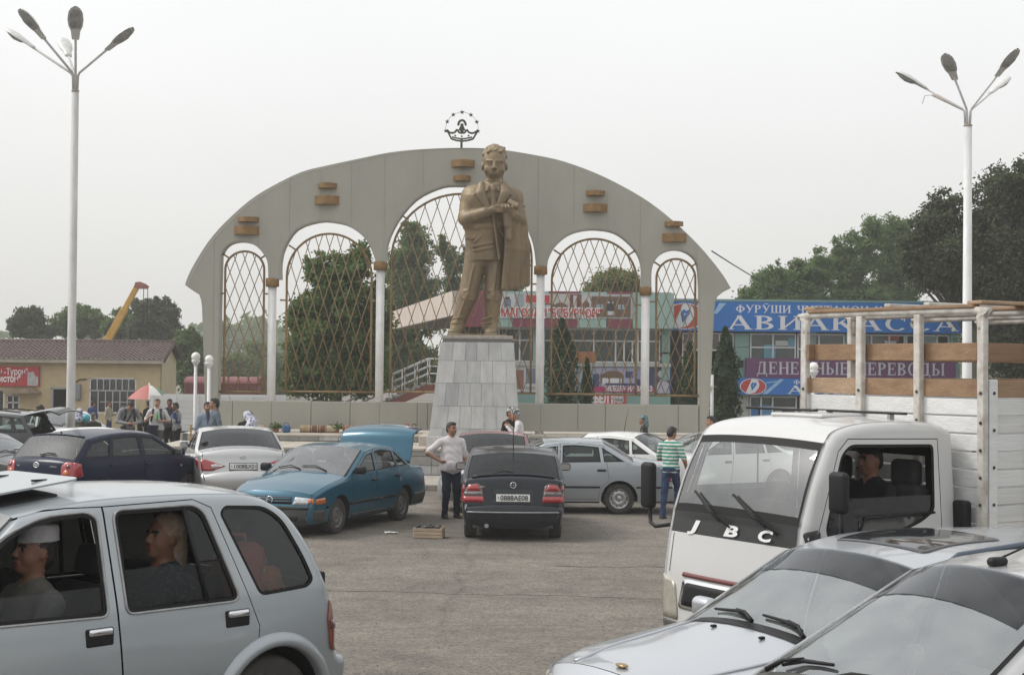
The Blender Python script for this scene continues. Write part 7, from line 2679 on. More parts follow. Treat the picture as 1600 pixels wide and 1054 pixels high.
# silver estate-like off-roader and second silver car in the right foreground
def wipe(c, root, v0, v1):
 p = c.on('bonnet', .97, v0 * .95, .03)
 q = [c.on('windscreen', t, v, .022) for t, v in ((.035, v0 * .8 + v1 * .2), (.075, (v0 + v1) / 2), (.085, v1))]
 b = MB().tube(q, [.010, .013, .009], 5).build('wiper_blade', M_BLACK, root)
 MB().tube([p, c.on('windscreen', .03, v0 * .75 + v1 * .25, .05), q[1] + Vector((0, 0, .012))], [.016, .012, .007], 6).build('wiper_arm', M_BLACK, b)
def silver_suv():
 segs = [('front_bumper', [(1.95, .34), (2.06, .46), (2.06, .66)]), ('nose', [(2.06, .66), (2.05, .80), (1.98, .93)]), ('bonnet', [(1.98, .93), (1.75, 1.0), (1.4, 1.05), (.90, 1.12)]),
   ('windscreen', [(.90, 1.12), (.16, 1.56)]), ('roof', [(.16, 1.56), (-.3, 1.655), (-1.0, 1.665), (-1.8, 1.62)]), ('rear_window', [(-1.8, 1.62), (-2.2, 1.1)]),
   ('tailgate', [(-2.2, 1.1), (-2.3, .7)]), ('rear_bumper', [(-2.3, .7), (-2.36, .6), (-2.3, .4)])]
 hd = head_to(-.870, -.493)
 ref = at(1430, 889, 9.5)
 c, root, so = make_car('off_road_vehicle', 'silver off-roader with roof rails nosing in from the right in front of the truck', segs, 1.82, (1.35, -1.35), .345,
  (ref.x, ref.y, zg(0, 10) - .155), (.16, .56, 0), hd, P_SILVERCOOL, style='alloy', sill=.36, belt=((1.0, 1.06), (-1.5, 1.08)), tumble=17, taper=(.13, .07), tl=(.9, .9),
  pillars=((-.2, .1), (-1.2, .1, .1)), door_x=(.85, -1.15), mirror_m=P_SILVERCOOL, roll=.085, ws_glass=M_GLASS_FG, seatm=mat('seat_pale', (.36, .35, .33), .9), crown=dict(bonnet=.07, nose=.16, front_bumper=.16, windscreen=.12))
 for y in (.60,):
  MB().tube([c.on('roof', .14, y / .60, .005), c.on('roof', .22, y / .60, .03), c.on('roof', .6, y / .60, .035), c.on('roof', .95, y / .60, .02)], .022, 8).build('roof_rail', mat('rail_blue_grey', (.07, .09, .12), .35, .3), root)
 band = MB()
 V = [c.on('windscreen', t, v, .004) for t in np.linspace(.66, .985, 6) for v in np.linspace(-.88, .88, 15)]
 band.add(V, [(i * 15 + j, i * 15 + j + 1, (i + 1) * 15 + j + 1, (i + 1) * 15 + j) for i in range(5) for j in range(14)], 0, True)
 band.build('sun_band', glass('glass_sun_band', (.32, .34, .36), 1.4, .1, (.2, .2, .21)), root, fix=False)
 c.patch('headlamp', rounded([(.40, .72), (.70, .72), (.73, .88), (.44, .90)], .03), 'front', M_LIGHTD, root, .01, mirror=True)
 c.patch('headlamp', rounded([(1.80, .74), (2.02, .74), (1.99, .88), (1.82, .89)], .03), 'left', M_LIGHTD, root, .008, mirror=True)
 c.patch('grille', rounded([(-.36, .72), (.36, .72), (.34, .88), (-.34, .88)], .03), 'front', M_BLACK, root, .006)
 hit = c.cast((1.93, 0, 5), (0, 0, -1))
 if hit[0] is not None:
  MB().ell(hit[0] + Vector((.02, 0, .012)), (.03, .055, .012), n=18, m=8).build('badge', mat('badge_gold', (.35, .25, .12), .25, .8), root)
 for sg in (1, -1):
  MB().tube([c.on('bonnet', t, sg * (.62 + .12 * t), .002) for t in np.linspace(.03, .97, 9)], .012, 6).build('bonnet_crease', P_SILVERCOOL, root)
  MB().rbox(c.on('bonnet', .88, sg * .3, .008), (.04, .025, .016), .006).build('washer_jet', M_BLACK, root)
 cw = MB()
 V = [c.on('bonnet', t, v, .006) for t in (.93, .995) for v in np.linspace(-.86, .86, 13)]
 cw.add(V, [(j, j + 1, 14 + j, 13 + j) for j in range(12)], 0, True)
 cw.build('cowl', M_BLACK, root, fix=False)
 for v0, v1 in ((.62, .0), (-.02, -.66)):
  wipe(c, root, v0, v1)
 c.patch('sunroof', rounded([(-.75, -.42), (-.05, -.42), (-.05, .42), (-.75, .42)], .06), 'top', mat('sunroof_glass', (.03, .032, .035), .05, 0, spec=.9), root, .006)
 return c, root
silver_suv()
def silver_mpv():
 segs = [('front_bumper', [(2.0, .26), (2.1, .4), (2.08, .6)]), ('nose', [(2.08, .6), (1.98, .84)]), ('bonnet', [(1.98, .84), (1.6, 1.0), (1.10, 1.12)]),
   ('windscreen', [(1.10, 1.12), (.12, 1.66)]), ('roof', [(.12, 1.66), (-.4, 1.735), (-1.2, 1.72), (-1.8, 1.65)]), ('rear_window', [(-1.8, 1.65), (-2.1, 1.12)]),
   ('tailgate', [(-2.1, 1.12), (-2.2, .7)]), ('rear_bumper', [(-2.2, .7), (-2.26, .6), (-2.2, .3)])]
 hd = head_to(-.89, -.456)
 ref = at(1440, 884, 8.55)
 c, root, so = make_car('people_carrier', 'silver people carrier cut off by the lower right corner', segs, 1.64, (1.33, -1.33), .32,
  (ref.x, ref.y, zg(0, 10) - .12), (.12, -.50, 0), hd, P_SILVER, style='alloy', sill=.28, belt=((1.0, 1.1), (-1.5, 1.12)), tumble=17, taper=(.2, .07),
  pillars=((-.1, .1), (-1.1, .1, .1)), door_x=(.9, -1.1), mirror_m=P_SILVER, roll=.085, ws_glass=M_GLASS_FG, mirrors='left', seatm=mat('seat_pale', (.36, .35, .33), .9), frame=.09, crown=dict(windscreen=.14, bonnet=.07))
 band = MB()
 V = [c.on('windscreen', t, v, .004) for t in np.linspace(.68, .985, 6) for v in np.linspace(-.88, .88, 15)]
 band.add(V, [(i * 15 + j, i * 15 + j + 1, (i + 1) * 15 + j + 1, (i + 1) * 15 + j) for i in range(5) for j in range(14)], 0, True)
 band.build('sun_band', glass('glass_sun_band', (.32, .34, .36), 1.4, .1, (.2, .2, .21)), root, fix=False)
 pr = c.on('roof', .05, .02)
 b = MB().rbox(pr + Vector((0, 0, .02)), (.12, .06, .05), .024).build('aerial_base', M_BLACK, root)
 MB().tube([pr + Vector((-.03, 0, .04)), pr + Vector((-.8, 0, .26))], [.006, .003], 6).build('aerial', M_BLACK, b)
 cw = MB()
 V = [c.on('bonnet', t, v, .008) for t in (.86, .995) for v in np.linspace(-.92, .92, 13)]
 cw.add(V, [(j, j + 1, 14 + j, 13 + j) for j in range(12)], 0, True)
 cw.build('cowl', M_BUMP, root, fix=False)
 for v0, v1 in ((-.78, -.1), (.02, .66)):
  wipe(c, root, v0, v1)
 return c, root
silver_mpv()
# the white lorry
def lorry():
 l = Vector((-.53, .848, 0)).normalized()
 h = Vector((-.848, -.53, 0)).normalized()
 g = .12
 P2 = Vector((3.78, 12.4, g))
 hd = math.atan2(h.y, h.x)
 root = thing('flatbed_lorry', 'white light lorry with JBC on its black front band and a tall slatted cattle body', 'lorry', P2, hd, None)
 W = 2.05
 segs = [('front_bumper', [(1.72, .36), (1.76, .45), (1.75, .66)]), ('nose', [(1.75, .66), (1.735, .95), (1.685, 1.31)]), ('band', [(1.685, 1.31), (1.655, 1.48)]),
   ('windscreen', [(1.655, 1.48), (1.54, 1.80), (1.38, 2.11)]), ('roof', [(1.38, 2.11), (1.28, 2.20), (1.02, 2.255), (.6, 2.27), (.2, 2.25), (.03, 2.20)]),
   ('back', [(.03, 2.20), (0, 2.1), (0, 1.2), (0, .66)])]
 win = rounded([(1.46, 1.46), (1.42, 1.31), (.98, 1.30), (.42, 1.47), (.27, 1.55), (.25, 2.085), (1.17, 2.10), (1.27, 2.02)], [.04, .05, .06, .05, .05, .05, .09, .06], 3)
 door = [(1.52, .78), (1.53, 1.45), (1.30, 2.05), (1.19, 2.145), (.20, 2.13), (.19, .78)]
 c = Car(segs, 1.74, (.95, -1.9), .34, sill=.60, belt=((1.5, 1.45), (0, 1.45)), tumble=4, taper=(.04, 0), tl=(.40, .2), roll=.075, tuck=.02,
   crown=dict(front_bumper=.06, nose=.06, band=.06, windscreen=.075, roof=.03, back=0), arch=.45)
 n = len(c.path)
 c.crown_i = np.zeros(n)
 for nm, (a, b) in c.spans.items():
  c.crown_i[a:b + 1] = c.crown.get(nm, 0)
 c.crown_i = np.convolve(np.pad(c.crown_i, 2, mode='edge'), np.ones(5) / 5, mode='valid')
 sil = [tuple(p) for p in c.path] + [(.45, .62), (.50, .68)] + [(.95 + .45 * math.cos(a), .34 + .45 * math.sin(a)) for a in np.linspace(R(140), R(30), 12)] + [(1.42, .40)]
 di = offset_poly(door, .007)
 V, T, C, keep = c.sheet([sil], [win], [door, di])
 lab = np.full(len(T), -1)
 lab[inside(C, door)] = -2
 lab[inside(C, di)] = 0
 CO = Matrix.Translation((.05, -.15 - 1.74 / 2, 0))
 def fin(o):
  o.data.transform(CO)
  return o
 body = MB()
 for sg in (1, -1):
  c.side_mesh(body, V, T[keep & (lab == -1)], sg)
 fin(c.finish(body, 'cab_body', P_TRUCK, root))
 M_BAND = mat('front_band_black', (.02, .021, .022), .45, 0, 6, .4)
 dl = []
 for sg in (1, -1):
  m = MB(); c.side_mesh(m, V, T[keep & (lab == 0)], sg)
  dl.append(fin(c.finish(m, 'door', P_TRUCK, root)))
 vs_ = [-1, -.97, -.9, -.8, -.65, -.45, -.22, 0, .22, .45, .65, .8, .9, .97, 1]
 k = len(vs_)
 for nm, (a, b) in c.spans.items():
  rows = np.arange(a, b + .001, 1.0)
  V4 = [c.strip_pts(r, v) for r in rows for v in vs_]
  F4 = [(i * k + j, i * k + j + 1, (i + 1) * k + j + 1, (i + 1) * k + j) for i in range(len(rows) - 1) for j in range(k - 1)]
  bb = len(c.verts); c.verts += [tuple(p) for p in V4]
  for f in F4:
   c.tris += [(bb + f[0], bb + f[1], bb + f[2]), (bb + f[0], bb + f[2], bb + f[3])]
  if nm == 'windscreen':
   gl, sl = MB(), MB()
   for i in range(len(rows) - 1):
    for j in range(k - 1):
     f = F4[i * (k - 1) + j]
     (sl if j in (0, k - 2) or i in (0, len(rows) - 2) else gl).f.append(f)
   for q, nn, mm in ((gl, 'windscreen', glass('windscreen_glass_lorry', (.66, .72, .70), 2.1, .10)), (sl, 'windscreen_seal', M_SEAL)):
    q.v = [tuple(p) for p in V4]; q.m = [0] * len(q.f); q.sm = [True] * len(q.f)
    fin(q.build(nn, mm, root))
  elif nm == 'back':
   q = MB()
   for i in range(len(rows) - 1):
    z = c.P[int(rows[i])][1]
    for j in range(k - 1):
     if 1.65 < z < 2.08 and 3 < j < k - 5:
      continue
     q.f.append(F4[i * (k - 1) + j])
   q.v = [tuple(p) for p in V4]; q.m = [0] * len(q.f); q.sm = [False] * len(q.f)
   fin(q.build('cab_back', P_TRUCK, root))
  else:
   fin(MB().add(V4, F4, 0, True).build({'band': 'front_band', 'nose': 'front_panel'}.get(nm, nm), M_BAND if nm == 'band' else P_TRUCK, root))
 def P(o):
  return fin(o)
 for ch, y in (('J', -.45), ('B', -.02), ('C', .37)):
  hit = c.cast((4, y, 1.345), (-1, 0, 0))
  up = Vector((-.17, 0, 1)).normalized()
  M = face_M(hit[0] + Vector((.012, 0, 0)), (0, 1, 0), up)
  P(sans('letter', ch, .12, root, M, M_SIGNW, .005, .17 if ch != 'J' else .15, shear=.2))
 c.patch('band_corner', rounded([(1.50, 1.22), (1.64, 1.22), (1.65, 1.44), (1.52, 1.46)], .03), 'left', M_BAND, root, .006)
 c.patch('band_corner', rounded([(1.50, 1.22), (1.64, 1.22), (1.65, 1.44), (1.52, 1.46)], .03), 'right', M_BAND, root, .006)
 c.patch('headlamp', rounded([(.54, .60), (.82, .60), (.82, .96), (.60, .90)], .04), 'front', M_LIGHTD, root, .012, mirror=True)
 c.patch('headlamp', rounded([(1.50, .62), (1.74, .62), (1.73, .92), (1.54, .96)], .04), 'right', M_LIGHTD, root, .01)
 c.patch('headlamp', rounded([(1.50, .62), (1.74, .62), (1.73, .92), (1.54, .96)], .04), 'left', M_LIGHTD, root, .01)
 c.patch('grille_surround', rounded([(-.55, .70), (.55, .70), (.48, .95), (-.48, .95)], .04), 'front', M_CHROME, root, .008)
 c.patch('grille', rounded([(-.50, .73), (.50, .73), (.44, .92), (-.44, .92)], .04), 'front', M_BLACK, root, .014)
 c.patch('grille_band', rounded([(-.50, .965), (.50, .965), (.49, 1.0), (-.49, 1.0)], .01), 'front', mat('grille_strip_red', (.16, .05, .05), .4), root, .012)
 c.patch('bumper_face', rounded([(-.8, .36), (.8, .36), (.8, .58), (-.8, .58)], .04), 'front', M_BUMP, root, .01)
 for y in (.72, -.72):
  c.patch('panel_gap', [(y, .98), (y + .008, .98), (y + .012, 1.30), (y + .004, 1.30)], 'front', M_DARK, root, .003, skirt=0)
 for o in list(root.children):
  if o.name.split('.')[0] in ('panel_gap', 'band_corner', 'headlamp', 'grille_surround', 'grille', 'grille_band', 'bumper_face'):
   o.data.transform(CO)
 wpane = clip(win, 0, 1, 1.68)
 for sg, dd in zip((1, -1), dl):
  V2, T2, C2, k2 = c.sheet([wpane], [], grid=.12, band=False)
  m = MB(); c.side_mesh(m, V2, T2[k2], sg, -.012); fin(c.finish(m, 'window_pane', M_GLASS_D, dd))
  inn = offset_poly(win, .024)
  V3, T3 = cdt([resample(win, .06), resample(inn, .06)])
  C3 = V3[T3].mean(1)
  m = MB(); c.side_mesh(m, V3, T3[inside(C3, win) & ~inside(C3, inn)], sg, -.003); fin(c.finish(m, 'window_seal', M_SEAL, dd))
  low = clip(win, 0, 1, 1.52)
  low = clip(low, 1, 0, 1.12)
  V2, T2, C2, k2 = c.sheet([offset_poly(low, .012)], [], grid=.12, band=False)
  m = MB(); c.side_mesh(m, V2, T2[k2], sg, -.006); fin(c.finish(m, 'lower_window', mat('door_black_glass', (.008, .008, .009), .08, 0, spec=.8), dd))
  ya = [float(c.y([p[0]], [p[1]])[0]) for p in ((1.13, 1.32), (1.06, 1.53), (.27, 1.54))]
  fin(MB().tube([(1.16, sg * (ya[0] - .004), 1.32), (1.04, sg * (ya[1] - .004), 1.525), (.27, sg * (ya[2] - .004), 1.54)], .012, 6).build('window_bar', M_BLACK, dd))
 for v0, v1 in ((.10, -.62), (.80, .06)):
  pts = [c.strip_pts(c.spans['band'][0] + 4, v0) + Vector((.03, 0, .03)), c.strip_pts(c.spans['windscreen'][0] + .4, (v0 + v1) / 2) + Vector((.04, 0, 0)), c.strip_pts(c.spans['windscreen'][0] + 2.6, v1) + Vector((.03, 0, 0))]
  P(MB().tube(pts, .008, 6).build('wiper', M_BLACK, root))
  P(MB().tube([pts[1] * .4 + pts[0] * .6 + Vector((.02, 0, 0)), pts[2]], .011, 6).build('wiper_blade', M_BLACK, root))
 ya = .87
 P(MB().tube([(1.58, .80, 1.36), (1.62, .98, 1.36), (1.58, 1.08, 1.38), (1.56, 1.12, 1.46), (1.56, 1.11, 1.74)], .018, 8).build('mirror_arm', M_BLACK, root))
 P(MB().rbox((1.56, 1.09, 1.76), (.08, .18, .31), .04).build('mirror', M_BLACK, root))
 P(MB().tube([(1.60, -.80, 1.36), (1.66, -1.02, 1.32), (1.62, -1.14, 1.34), (1.60, -1.18, 1.42), (1.60, -1.17, 1.7)], .018, 8).build('mirror_arm', M_BLACK, root))
 P(MB().rbox((1.61, -1.19, 1.66), (.08, .17, .40), .04).build('mirror', M_BLACK, root))
 P(MB().box((.85, 0, .85), (1.6, 1.5, .1)).build('cab_floor', M_DARK, root))
 P(MB().rbox((1.42, 0, 1.33), (.34, 1.5, .26), .08).build('dashboard', mat('dash_dusty', (.26, .245, .215), .9, 0, 8, .5), root))
 P(MB().rbox((1.44, .35, 1.475), (.16, .42, .05), .02).build('dash_cloth', mat('cloth_yellow', (.42, .36, .22), .9, 0, 5, .3), root))
 P(MB().box((1.45, -.28, 1.465), (.18, .5, .008)).build('dash_paper', M_SIGNW, root))
 for y in (.42, -.38):
  P(MB().rbox((.52, y, 1.10), (.5, .55, .2), .06).build('seat_cushion', M_SEAT, root))
  P(MB().rbox((.20, y, 1.43), (.16, .5, .62), .06).build('seat_back', M_SEAT, root))
  P(MB().rbox((.15, y, 1.83), (.11, .30, .22), .05).build('headrest', M_SEAT, root))
 Rm = Matrix.Translation((1.12, .42, 1.46)) @ Matrix.Rotation(R(-38), 4, 'Y')
 st = MB().tube([Rm @ Vector((.2 * math.cos(a), .2 * math.sin(a), 0)) for a in np.linspace(0, 2 * PI, 25)], .016, 6, caps=False)
 st.tube([Rm @ Vector((0, -.19, 0)), Rm @ Vector((0, .19, 0))], .02, 5)
 P(st.build('steering_wheel', M_BLACK, root))
 P(MB().tube([(1.36, -.05, 2.04), (1.36, -.05, 1.74)], .008, 5).build('hanging_charm', mat('charm_brown', (.10, .05, .03), .7), root))
 P(MB().rbox((.75, .0, 2.30), (.5, .62, .03), .02).build('roof_hatch', P_TRUCK, root))
 for (x, y, rz) in ((.52, .32, .0), (.60, -.62, .0)):
  P(MB().box((x, y, 2.33), (.05, .9, .02), rot=rz, ch=.01).build('roof_strip', M_BLACK, root))
 for (x, y) in ((.52, .6), (.52, -.1), (.6, -.4)):
  P(MB().box((x, y, 2.29), (.05, .03, .06)).build('roof_bracket', M_STEEL, root))
 MB().rbox((.06, -.13, 1.5), (.1, .14, .26), .03).build('air_intake', M_BLACK, root)
 zt, zf, zbrown0, zbrown1, zmid0, zmid1 = 3.17, .86, 2.455, 2.61, 2.755, 2.915
 MWOOD = [mat('plank_raw_%d' % i, cc, .75, 0, 4, .35, (16, .3), stretch=(.3, 1.5, 3), col2=dd) for i, (cc, dd) in enumerate([((.33, .22, .135), (.23, .15, .09)), ((.27, .17, .10), (.19, .115, .065)), ((.36, .255, .165), (.26, .175, .11))])]
 MFR = mat('frame_white_worn', (.56, .55, .52), .7, 0, 7, .35, (20, .2), col2=(.36, .32, .27))
 MBOLT = mat('bolt_dark', (.06, .055, .05), .6, .4)
 L = 3.6
 rg = random.Random(21)
 def boards(axis, a0, a1, off, zs, mats, th=.03, nm='plank'):
  for (z0, z1) in zs:
   j = rg.uniform(-.004, .004)
   if axis == 'y':
    MB().box((off + j, (a0 + a1) / 2, (z0 + z1) / 2), (th, a1 - a0, z1 - z0 - .014), ch=.004).build(nm, rg.choice(mats), root, fix=False)
   else:
    MB().box(((a0 + a1) / 2, off + j, (z0 + z1) / 2), (a1 - a0, th, z1 - z0 - .014), ch=.004).build(nm, rg.choice(mats), root, fix=False)
 rowsz = [zf + (zbrown0 - zf) * i / 11 for i in range(12)]
 rows = list(zip(rowsz[:-1], rowsz[1:]))
 ys = [-W, -W + .695, -W + 1.375, 0]
 for a, b in zip(ys[:-1], ys[1:]):
  boards('y', a + .01, b - .01, -.06, rows, M_PLANKW)
  boards('y', a + .01, b - .01, -.06, [(zbrown0, zbrown1)], MWOOD)
 boards('y', -W + .02, .0, -.085, [(zmid0, zmid1)], [MWOOD[1]], nm='rail_plank')
 xs = [0, -.62, -1.5, -2.4, -L]
 for side in (0.0, -W):
  for a, b in zip(xs[1:], xs[:-1]):
   boards('x', a + .01, b - .01, side - .02 if side == 0 else side + .02, rows, M_PLANKW)
   boards('x', a + .01, b - .01, side - .02 if side == 0 else side + .02, [(zbrown0, zbrown1)], MWOOD)
  boards('x', -L, 0, side - .045 if side == 0 else side + .045, [(zmid0, zmid1)], [MWOOD[1]], nm='rail_plank')
 for y in ys:
  top = zt - .02
  w = .074
  po = MB().box((-.02, y if y not in (0, -W) else y + (.01 if y == 0 else -.01), (zf + top) / 2), (.06, w, top - zf), ch=.008).build('post', MFR, root)
  for z in (.98, 1.16, 1.38, 1.6, 1.82, 2.04, 2.26, 2.5):
   MB().ell((.015, po.data.vertices[0].co.y + w / 2, z), (.01, .014, .014), n=8, m=5).build('bolt', MBOLT, po, fix=False)
 for x in xs[1:]:
  for side in (0.02, -W - .02):
   MB().box((x, side, (zf + zt) / 2), (.085, .06, zt - zf), ch=.008).build('post', MFR, root)
 st_ = MB().box((-.12, .015, (zf + zbrown1) / 2), (.10, .05, zbrown1 - zf), ch=.006).build('corner_strap', M_PLANKW[1], root)
 for z in (1.0, 1.3, 1.6, 1.9, 2.2, 2.5):
  MB().ell((-.12, .045, z), (.014, .01, .014), n=8, m=5).build('bolt', MBOLT, st_, fix=False)
 def hoop(x):
  return [(x, .0, zt - .16), (x, -.02, zt - .06), (x, -.07, zt), (x, -W + .07, zt), (x, -W + .02, zt - .06), (x, -W, zt - .16)]
 for x in (-.02, -.62, -1.5, -2.4, -L):
  MB().tube(smoothed(hoop(x), 3), .034, 8).build('hoop', MFR, root)
  if x < -.03 or True:
   MB().box((x, -W / 2, zt + .035), (.09, W - .12, .03), ch=.006).build('hoop_lath', MWOOD[1], root)
 for y in (-.06, -W + .06):
  MB().box((-L / 2, y, zt + .065), (L, .16, .03), ch=.006).build('top_lath', MWOOD[2], root)
 for y in (-W / 2, -W * .28):
  MB().box((-L / 2, y, zt + .066), (L, .07, .03), ch=.006).build('top_lath', MFR, root)
 MB().box((-L / 2, -W / 2, zf - .06), (L, W, .1)).build('bed', M_BLACK, root)
 for y in (-.55, -W + .55):
  MB().box((-L / 2 + .6, y, zf - .24), (L + 1.2, .1, .22)).build('chassis_rail', M_BLACK, root)
 for (x, ys_) in ((1.07, (-.30, -W + .30)), (-2.4, (-.28, -W + .28))):
  for i, y in enumerate(ys_):
   wheel(root, x, y, .36, .22, 'steel', 1 if i == 0 else -1)
 return root, CO
LORRY, LORRY_CO = lorry()
# figures: rounded shapes blended into one skin
class Blob:
 def __init__(b):
  b.pr = []
 def cap(b, a, c, ra, rc, m=0, sq=(1, 1, 1), k=None, fold=0.0):
  b.pr.append(('cap', np.array(a, float), np.array(c, float), ra, rc, m, np.array(sq, float), k, fold)); return b
 def ell(b, c, r, m=0, rot=None, k=None, sub=False, fold=0.0):
  b.pr.append(('ell', np.array(c, float), np.array(r, float), np.array(rot if rot is not None else np.eye(3), float), m, k, sub, fold)); return b
 def box(b, c, h, rd, m=0, rot=None, k=None):
  b.pr.append(('box', np.array(c, float), np.array(h, float), rd, np.array(rot if rot is not None else np.eye(3), float), m, k)); return b
 def ecyl(b, a, c, ra, rc, m=0, k=None, fold=0.0):
  b.pr.append(('ecyl', np.array(a, float), np.array(c, float), np.array(ra, float), np.array(rc, float), m, k, fold)); return b
 def bounds(b, p):
  if p[0] == 'cap':
   r = max(p[3], p[4]) * max(1, *p[6])
   return np.minimum(p[1], p[2]) - r, np.maximum(p[1], p[2]) + r
  if p[0] == 'ell':
   r = p[2].max() if not np.allclose(p[3], np.eye(3)) else p[2]
   return p[1] - r, p[1] + r
  if p[0] == 'box':
   r = np.linalg.norm(p[2]) if not np.allclose(p[4], np.eye(3)) else p[2]
   return p[1] - r - p[3], p[1] + r + p[3]
  r = max(p[3].max(), p[4].max())
  return np.minimum(p[1], p[2]) - r, np.maximum(p[1], p[2]) + r
 def dist(b, p, X):
  if p[0] == 'cap':
   _, a, c, ra, rc, m, sq, k, fold = p
   Y = (X - a) / sq
   ab = (c - a) / sq
   t = np.clip((Y @ ab) / max(1e-9, ab @ ab), 0, 1)
   r = ra + (rc - ra) * t
   d = np.linalg.norm(Y - t[..., None] * ab, axis=-1) - r
   return d * sq.min() ** .5, m, k, fold, False
  if p[0] == 'ell':
   _, c, r, rot, m, k, sub, fold = p
   Y = (X - c) @ rot
   q = np.linalg.norm(Y / r, axis=-1)
   q2 = np.linalg.norm(Y / (r * r), axis=-1)
   return np.where(q2 > 1e-6, q * (q - 1) / np.maximum(q2, 1e-6), -r.min()), m, k, fold, sub
  if p[0] == 'box':
   _, c, h, rd, rot, m, k = p
   Y = np.abs((X - c) @ rot) - (h - rd)
   return np.linalg.norm(np.maximum(Y, 0), axis=-1) + np.minimum(Y.max(-1), 0) - rd, m, k, 0, False
  _, a, c, ra, rc, m, k, fold = p
  t = np.clip((X[..., 2] - a[2]) / (c[2] - a[2]), 0, 1)
  cx = a + (c - a) * t[..., None]
  r = ra + (rc - ra) * t[..., None]
  q = (X - cx)[..., :2] / r
  l = np.linalg.norm(q, axis=-1)
  d1 = (l - 1) * r.min(-1)
  lo, hi = min(a[2], c[2]), max(a[2], c[2])
  d2 = np.maximum(lo - X[..., 2], X[..., 2] - hi)
  return np.maximum(d1, d2), m, k, fold, False
 def mesh(b, name, mats, h=.012, k=.02, wr=1.0, smooth=1):
  lo = np.min([b.bounds(p)[0] for p in b.pr], axis=0) - 3 * h - k
  hi = np.max([b.bounds(p)[1] for p in b.pr], axis=0) + 3 * h + k
  n = np.ceil((hi - lo) / h).astype(int) + 1
  D = np.full(n, 1.0, np.float32)
  best = np.full(n, 9.0, np.float32)
  mid = np.zeros(n, np.int8)
  ax = [lo[i] + h * np.arange(n[i]) for i in range(3)]
  for p in b.pr:
   l, u = b.bounds(p)
   mg = k * 2 + 3 * h
   i0 = np.maximum(0, np.floor((l - mg - lo) / h).astype(int))
   i1 = np.minimum(n, np.ceil((u + mg - lo) / h).astype(int) + 1)
   sl = tuple(slice(i0[i], i1[i]) for i in range(3))
   X = np.stack(np.meshgrid(*[ax[i][sl[i]] for i in range(3)], indexing='ij'), -1)
   d, m, kk, fold, sub = b.dist(p, X)
   if fold:
    d = d + fold * wr * (np.sin(X[..., 2] * 38 + 5 * np.sin(X[..., 0] * 17) + 4 * np.sin(X[..., 1] * 13)) * .6 + np.sin(X[..., 0] * 46 + X[..., 2] * 21) * .4)
   kk = k if kk is None else kk
   o = D[sl]
   if sub:
    D[sl] = np.maximum(o, -d)
    continue
   hh = np.maximum(kk - np.abs(o - d), 0) / max(kk, 1e-6)
   D[sl] = np.minimum(o, d) - hh * hh * kk * .25
   bb = best[sl]
   w = d < bb
   mid[sl] = np.where(w, m, mid[sl])
   best[sl] = np.where(w, d, bb)
  S = D < 0
  N0, N1, N2 = n
  cnt = np.zeros(n - 1, np.float32)
  acc = np.zeros((*(n - 1), 3), np.float32)
  corners = [(i, j, q) for i in (0, 1) for j in (0, 1) for q in (0, 1)]
  def cv(A, c):
   return A[c[0]:N0 - 1 + c[0], c[1]:N1 - 1 + c[1], c[2]:N2 - 1 + c[2]]
  for ci in corners:
   for a in range(3):
    if ci[a] == 0:
     cj = list(ci); cj[a] = 1
     d0, d1 = cv(D, ci), cv(D, cj)
     w = (d0 < 0) != (d1 < 0)
     t = np.where(w, d0 / np.where(w, d0 - d1, 1), 0)
     for q in range(3):
      acc[..., q] += np.where(w, ci[q] + (t if q == a else 0), 0)
     cnt += w
  act = cnt > 0
  vid = np.full(n - 1, -1, np.int64)
  vid[act] = np.arange(act.sum())
  ijk = np.argwhere(act)
  V = lo + h * (ijk + acc[act] / cnt[act][:, None])
  F = []
  for a in range(3):
   b1, b2 = (a + 1) % 3, (a + 2) % 3
   s0 = [slice(1, -1)] * 3; s0[a] = slice(0, -1)
   s1 = [slice(1, -1)] * 3; s1[a] = slice(1, None)
   A, B = S[tuple(s0)], S[tuple(s1)]
   for flip, w in ((False, A & ~B), (True, ~A & B)):
    e = np.argwhere(w)
    if not len(e):
     continue
    base = e.copy()
    base[:, b1] += 1; base[:, b2] += 1
    qd = []
    for (o1, o2) in ((-1, -1), (0, -1), (0, 0), (-1, 0)):
     c = base.copy(); c[:, b1] += o1; c[:, b2] += o2
     qd.append(vid[c[:, 0], c[:, 1], c[:, 2]])
    q = np.stack(qd, 1)
    F.append(q[:, ::-1] if flip else q)
  F = np.concatenate(F)
  F = F[(F >= 0).all(1)]
  for _ in range(smooth):
   sm = np.zeros_like(V); c2 = np.zeros(len(V))
   for i in range(4):
    np.add.at(sm, F[:, i], V[F[:, (i + 1) % 4]]); np.add.at(c2, F[:, i], 1)
    np.add.at(sm, F[:, i], V[F[:, (i + 3) % 4]]); np.add.at(c2, F[:, i], 1)
   V = V * .5 + .5 * sm / np.maximum(c2, 1)[:, None]
  fc = V[F].mean(1)
  g = np.clip(np.round((fc - lo) / h).astype(int), 0, n - 1)
  mi = mid[g[:, 0], g[:, 1], g[:, 2]].astype(np.int32)
  me = bpy.data.meshes.new(name)
  me.vertices.add(len(V)); me.vertices.foreach_set('co', V.astype(np.float32).ravel())
  me.loops.add(len(F) * 4); me.loops.foreach_set('vertex_index', F.astype(np.int32).ravel())
  me.polygons.add(len(F)); me.polygons.foreach_set('loop_start', np.arange(0, len(F) * 4, 4, dtype=np.int32))
  for m in mats:
   me.materials.append(m)
  me.polygons.foreach_set('material_index', mi)
  me.polygons.foreach_set('use_smooth', np.ones(len(F), bool))
  me.update(); me.validate()
  return me
def rotm(ax, deg):
 return np.array(Matrix.Rotation(R(deg), 3, ax))
